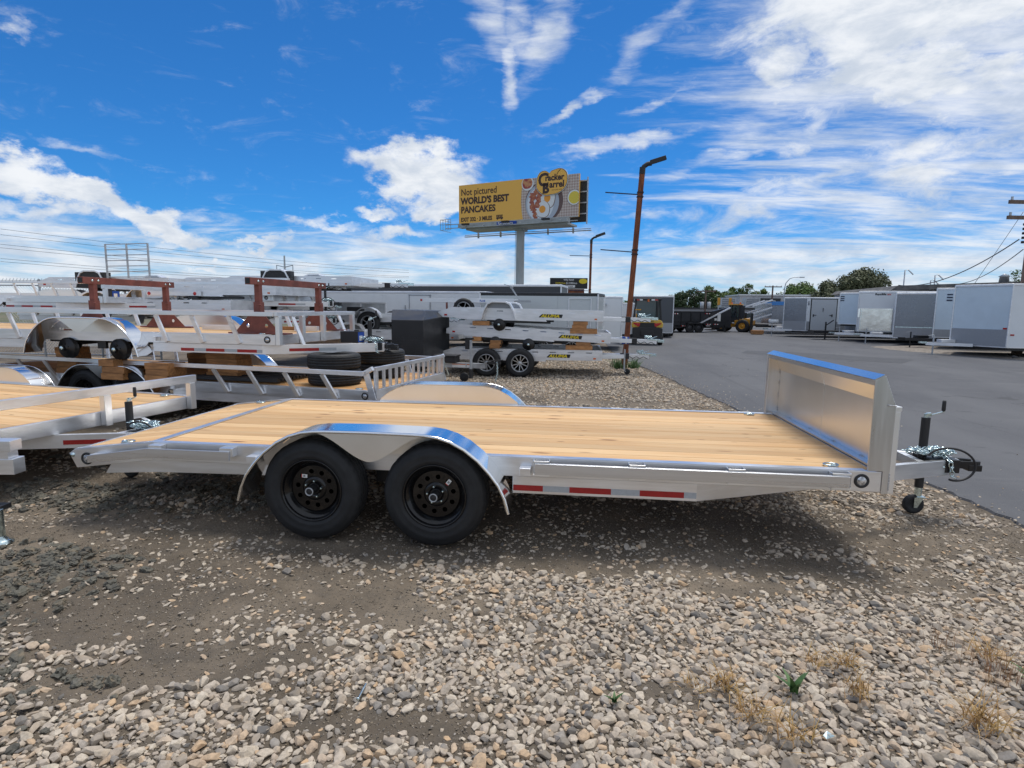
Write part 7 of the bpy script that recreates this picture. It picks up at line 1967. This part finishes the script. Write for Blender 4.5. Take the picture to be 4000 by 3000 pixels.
LG = leaf_mat('broadleaf_green', (0.045, 0.085, 0.02), (0.12, 0.18, 0.04)); LD = leaf_mat('dark_evergreen', (0.025, 0.05, 0.02), (0.06, 0.095, 0.035)); LY = leaf_mat('bright_green', (0.055, 0.10, 0.02), (0.13, 0.18, 0.04)); LA = leaf_mat('olive_foliage', (0.07, 0.085, 0.04), (0.15, 0.16, 0.08))
BARK = pmat('bark', (0.07, 0.05, 0.04), 0.9)


def tree(loc, h, w, mat, label, nclump=26, per=150, ls=0.35, base=0.28, seed=0, group='trees beyond the lot'):
    r = np.random.default_rng(seed + 100); t = thing('tree', label, 'tree', loc, 0, group)
    mb = MB(); mb.tube([(0, 0, 0), (0.02 * w, 0, h * 0.3), (-0.01 * w, 0.02 * w, h * 0.75)], 0.05 * w, 8, r2=0.012 * w); 
    cl = []
    for k in range(nclump):
        a = r.random() * 6.28; q = math.sqrt(r.random()); zz = base + (1 - base) * r.random(); env = math.sin(math.pi * min(1, 0.12 + 0.86 * (zz - base) / (1 - base))) ** 0.6
        c = np.array([math.cos(a) * q * w / 2 * env, math.sin(a) * q * w / 2 * env, zz * h * 0.93]); cl.append((c, w * (0.09 + 0.10 * r.random())))
        if k % 3 == 0: mb.tube([(0, 0, h * (0.25 + 0.2 * r.random())), tuple(c * 0.6 + np.array([0, 0, h * 0.12])), tuple(c)], 0.016 * w, 5, r2=0.004 * w)
    obj('trunk', mb, BARK, t)
    vs_, fs = [], []
    for c, cr in cl:
        n = per; d = r.normal(size=(n, 3)); d /= np.linalg.norm(d, axis=1)[:, None]; p = c + d * (cr * (0.55 + 0.6 * r.random(n)))[:, None] * np.array([1, 1, 0.8])
        u = r.normal(size=(n, 3)); u /= np.linalg.norm(u, axis=1)[:, None]; v = np.cross(u, d); v /= (np.linalg.norm(v, axis=1)[:, None] + 1e-6); s_ = (ls * (0.6 + 0.8 * r.random(n)))[:, None]
        for i in range(n):
            k0 = len(vs_); a_, b_ = u[i] * s_[i] * .5, v[i] * s_[i] * .32
            vs_ += [tuple(p[i] - a_), tuple(p[i] + b_), tuple(p[i] + a_), tuple(p[i] - b_)]; fs.append((k0, k0 + 1, k0 + 2, k0 + 3))
    me = bpy.data.meshes.new('crown'); me.from_pydata(vs_, [], fs); me.materials.append(mat); me.update(); obj('crown', me, parent=t)
    return t


T_ = [((21.5, 118), 4.6, 3.4, LD, 'dark evergreen at the left end of the tree line'), ((24.5, 120), 5.4, 4.2, LD, 'tall dark tree above the dump trailer'), ((28.0, 121), 5.9, 4.6, LG, 'green tree behind the pole with transformers'),
      ((31.5, 120), 5.8, 4.6, LG, 'round green tree right of the pole with transformers'), ((34.6, 119), 6.4, 4.6, LG, 'tallest green tree behind the wheel loader'), ((36.8, 117), 5.9, 4.2, LY, 'brighter green tree at the right end of the tree line'),
      ((26.3, 116), 4.4, 3.6, LD, 'short dark tree in front of the tree line'), ((38.2, 121), 5.4, 3.8, LG, 'green tree just left of the modern building'), ((33.0, 114), 4.2, 3.6, LY, 'low bright green tree behind the loader cab'), ((22.8, 123), 4.2, 4, LD, 'dark tree farthest left, behind the grey box trailer'),
      ((30.0, 116.5), 4.8, 4.0, LG, 'green tree in front of the pole with transformers'), ((19.0, 119), 3.9, 4.0, LD, 'low dark tree partly behind the grey box trailer')]
for k, ((x, y), h, w, m, lb) in enumerate(T_): tree((x, y, 0), h + 0.4, w * 1.25, m, lb, 22, 120, 0.36, 0.18, k)
tree((42.0, 112, 0), 6.6, 7.6, LG, 'loose green tree behind the curved street lamp', 30, 140, 0.42, 0.3, 31)
tree((27.6, 62.3, 0), 4.7, 4.6, LA, 'broad dark tree above the pale blue-grey box trailer', 44, 190, 0.26, 0.35, 32); tree((30.4, 62, 0), 5.9, 6.6, LA, 'broadest olive tree, right of centre above the box trailers', 48, 190, 0.26, 0.35, 33)
tree((45.2, 62, 0), 5.9, 3.4, LG, 'small leafy treetop beside the right-hand utility pole', 14, 90, 0.22, 0.5, 34); tree((41.0, 112, 0), 5.4, 4.0, LG, 'treetop just above the modern building roof', 14, 90, 0.35, 0.5, 35)
rr_ = np.random.default_rng(5); vs_, fs = [], []
for i in range(26000):
    x = rr_.uniform(-420, 520); y = 480 + rr_.uniform(-12, 12); z = rr_.uniform(0, 1) ** 1.3 * (5.0 + 2.0 * math.sin(x * 0.05) + 1.5 * math.sin(x * 0.17)); s_ = rr_.uniform(0.9, 2.2); a = rr_.random() * 3.14
    k0 = len(vs_); vs_ += [(x - s_ * math.cos(a), y, z - s_ * .4), (x + s_ * .3, y + .5, z - s_ * .3), (x + s_ * math.cos(a), y, z + s_ * .4), (x - s_ * .2, y + .5, z + s_ * .5)]; fs.append((k0, k0 + 1, k0 + 2, k0 + 3))
me = bpy.data.meshes.new('distant_woods'); me.from_pydata(vs_, [], fs); me.materials.append(LG); tag(obj('distant_woods', me), 'thin band of distant trees along the horizon', 'woods', kind='stuff')

# ------------------------------------------------------------------ frame end and jack at the left edge
t = thing('trailer_frame_end', 'stepped white aluminium beam ends with a zinc drop jack, cut off by the left edge', 'trailer', (-2.90, -0.20, 0), R(8))
mb = MB(); mb.bb(-2.0, 0.0, 0, 0.10, 0.605, 0.68); obj('upper_beam', mb, ALU, t, 0.003)
mb = MB(); mb.bb(-2.0, -0.025, 0.005, 0.09, 0.555, 0.604); obj('middle_beam', mb, ALU, t)
mb = MB(); mb.bb(-2.0, 0.01, 0, 0.10, 0.445, 0.554); obj('lower_beam', mb, ALU, t, 0.003)
mb = MB(); mb.bb(-2.0, -1.9, 0.0, 2.0, 0.445, 0.68); obj('rear_member', mb, ALU, t)
mb = MB(); mb.bb(-2.3, -1.5, 0.2, 1.8, 0.05, 0.44); obj('axle_box', mb, BLACK, t)
mb = MB(); mb.cyl((-0.03, -0.12, 0.02), (-0.03, -0.12, 0.24), 0.034, 20, ZINC); mb.lathe([(0, 0), (0.075, 0.0), (0.078, 0.008), (0.05, 0.022), (0.034, 0.05), (0.034, 0.06)], (-0.03, -0.12, 0.004), 'z', 28, ZINC); mb.bb(-0.30, -0.03, -0.09, 0.0, 0.22, 0.25, BLACKM); obj('drop_jack', mb, None, t)
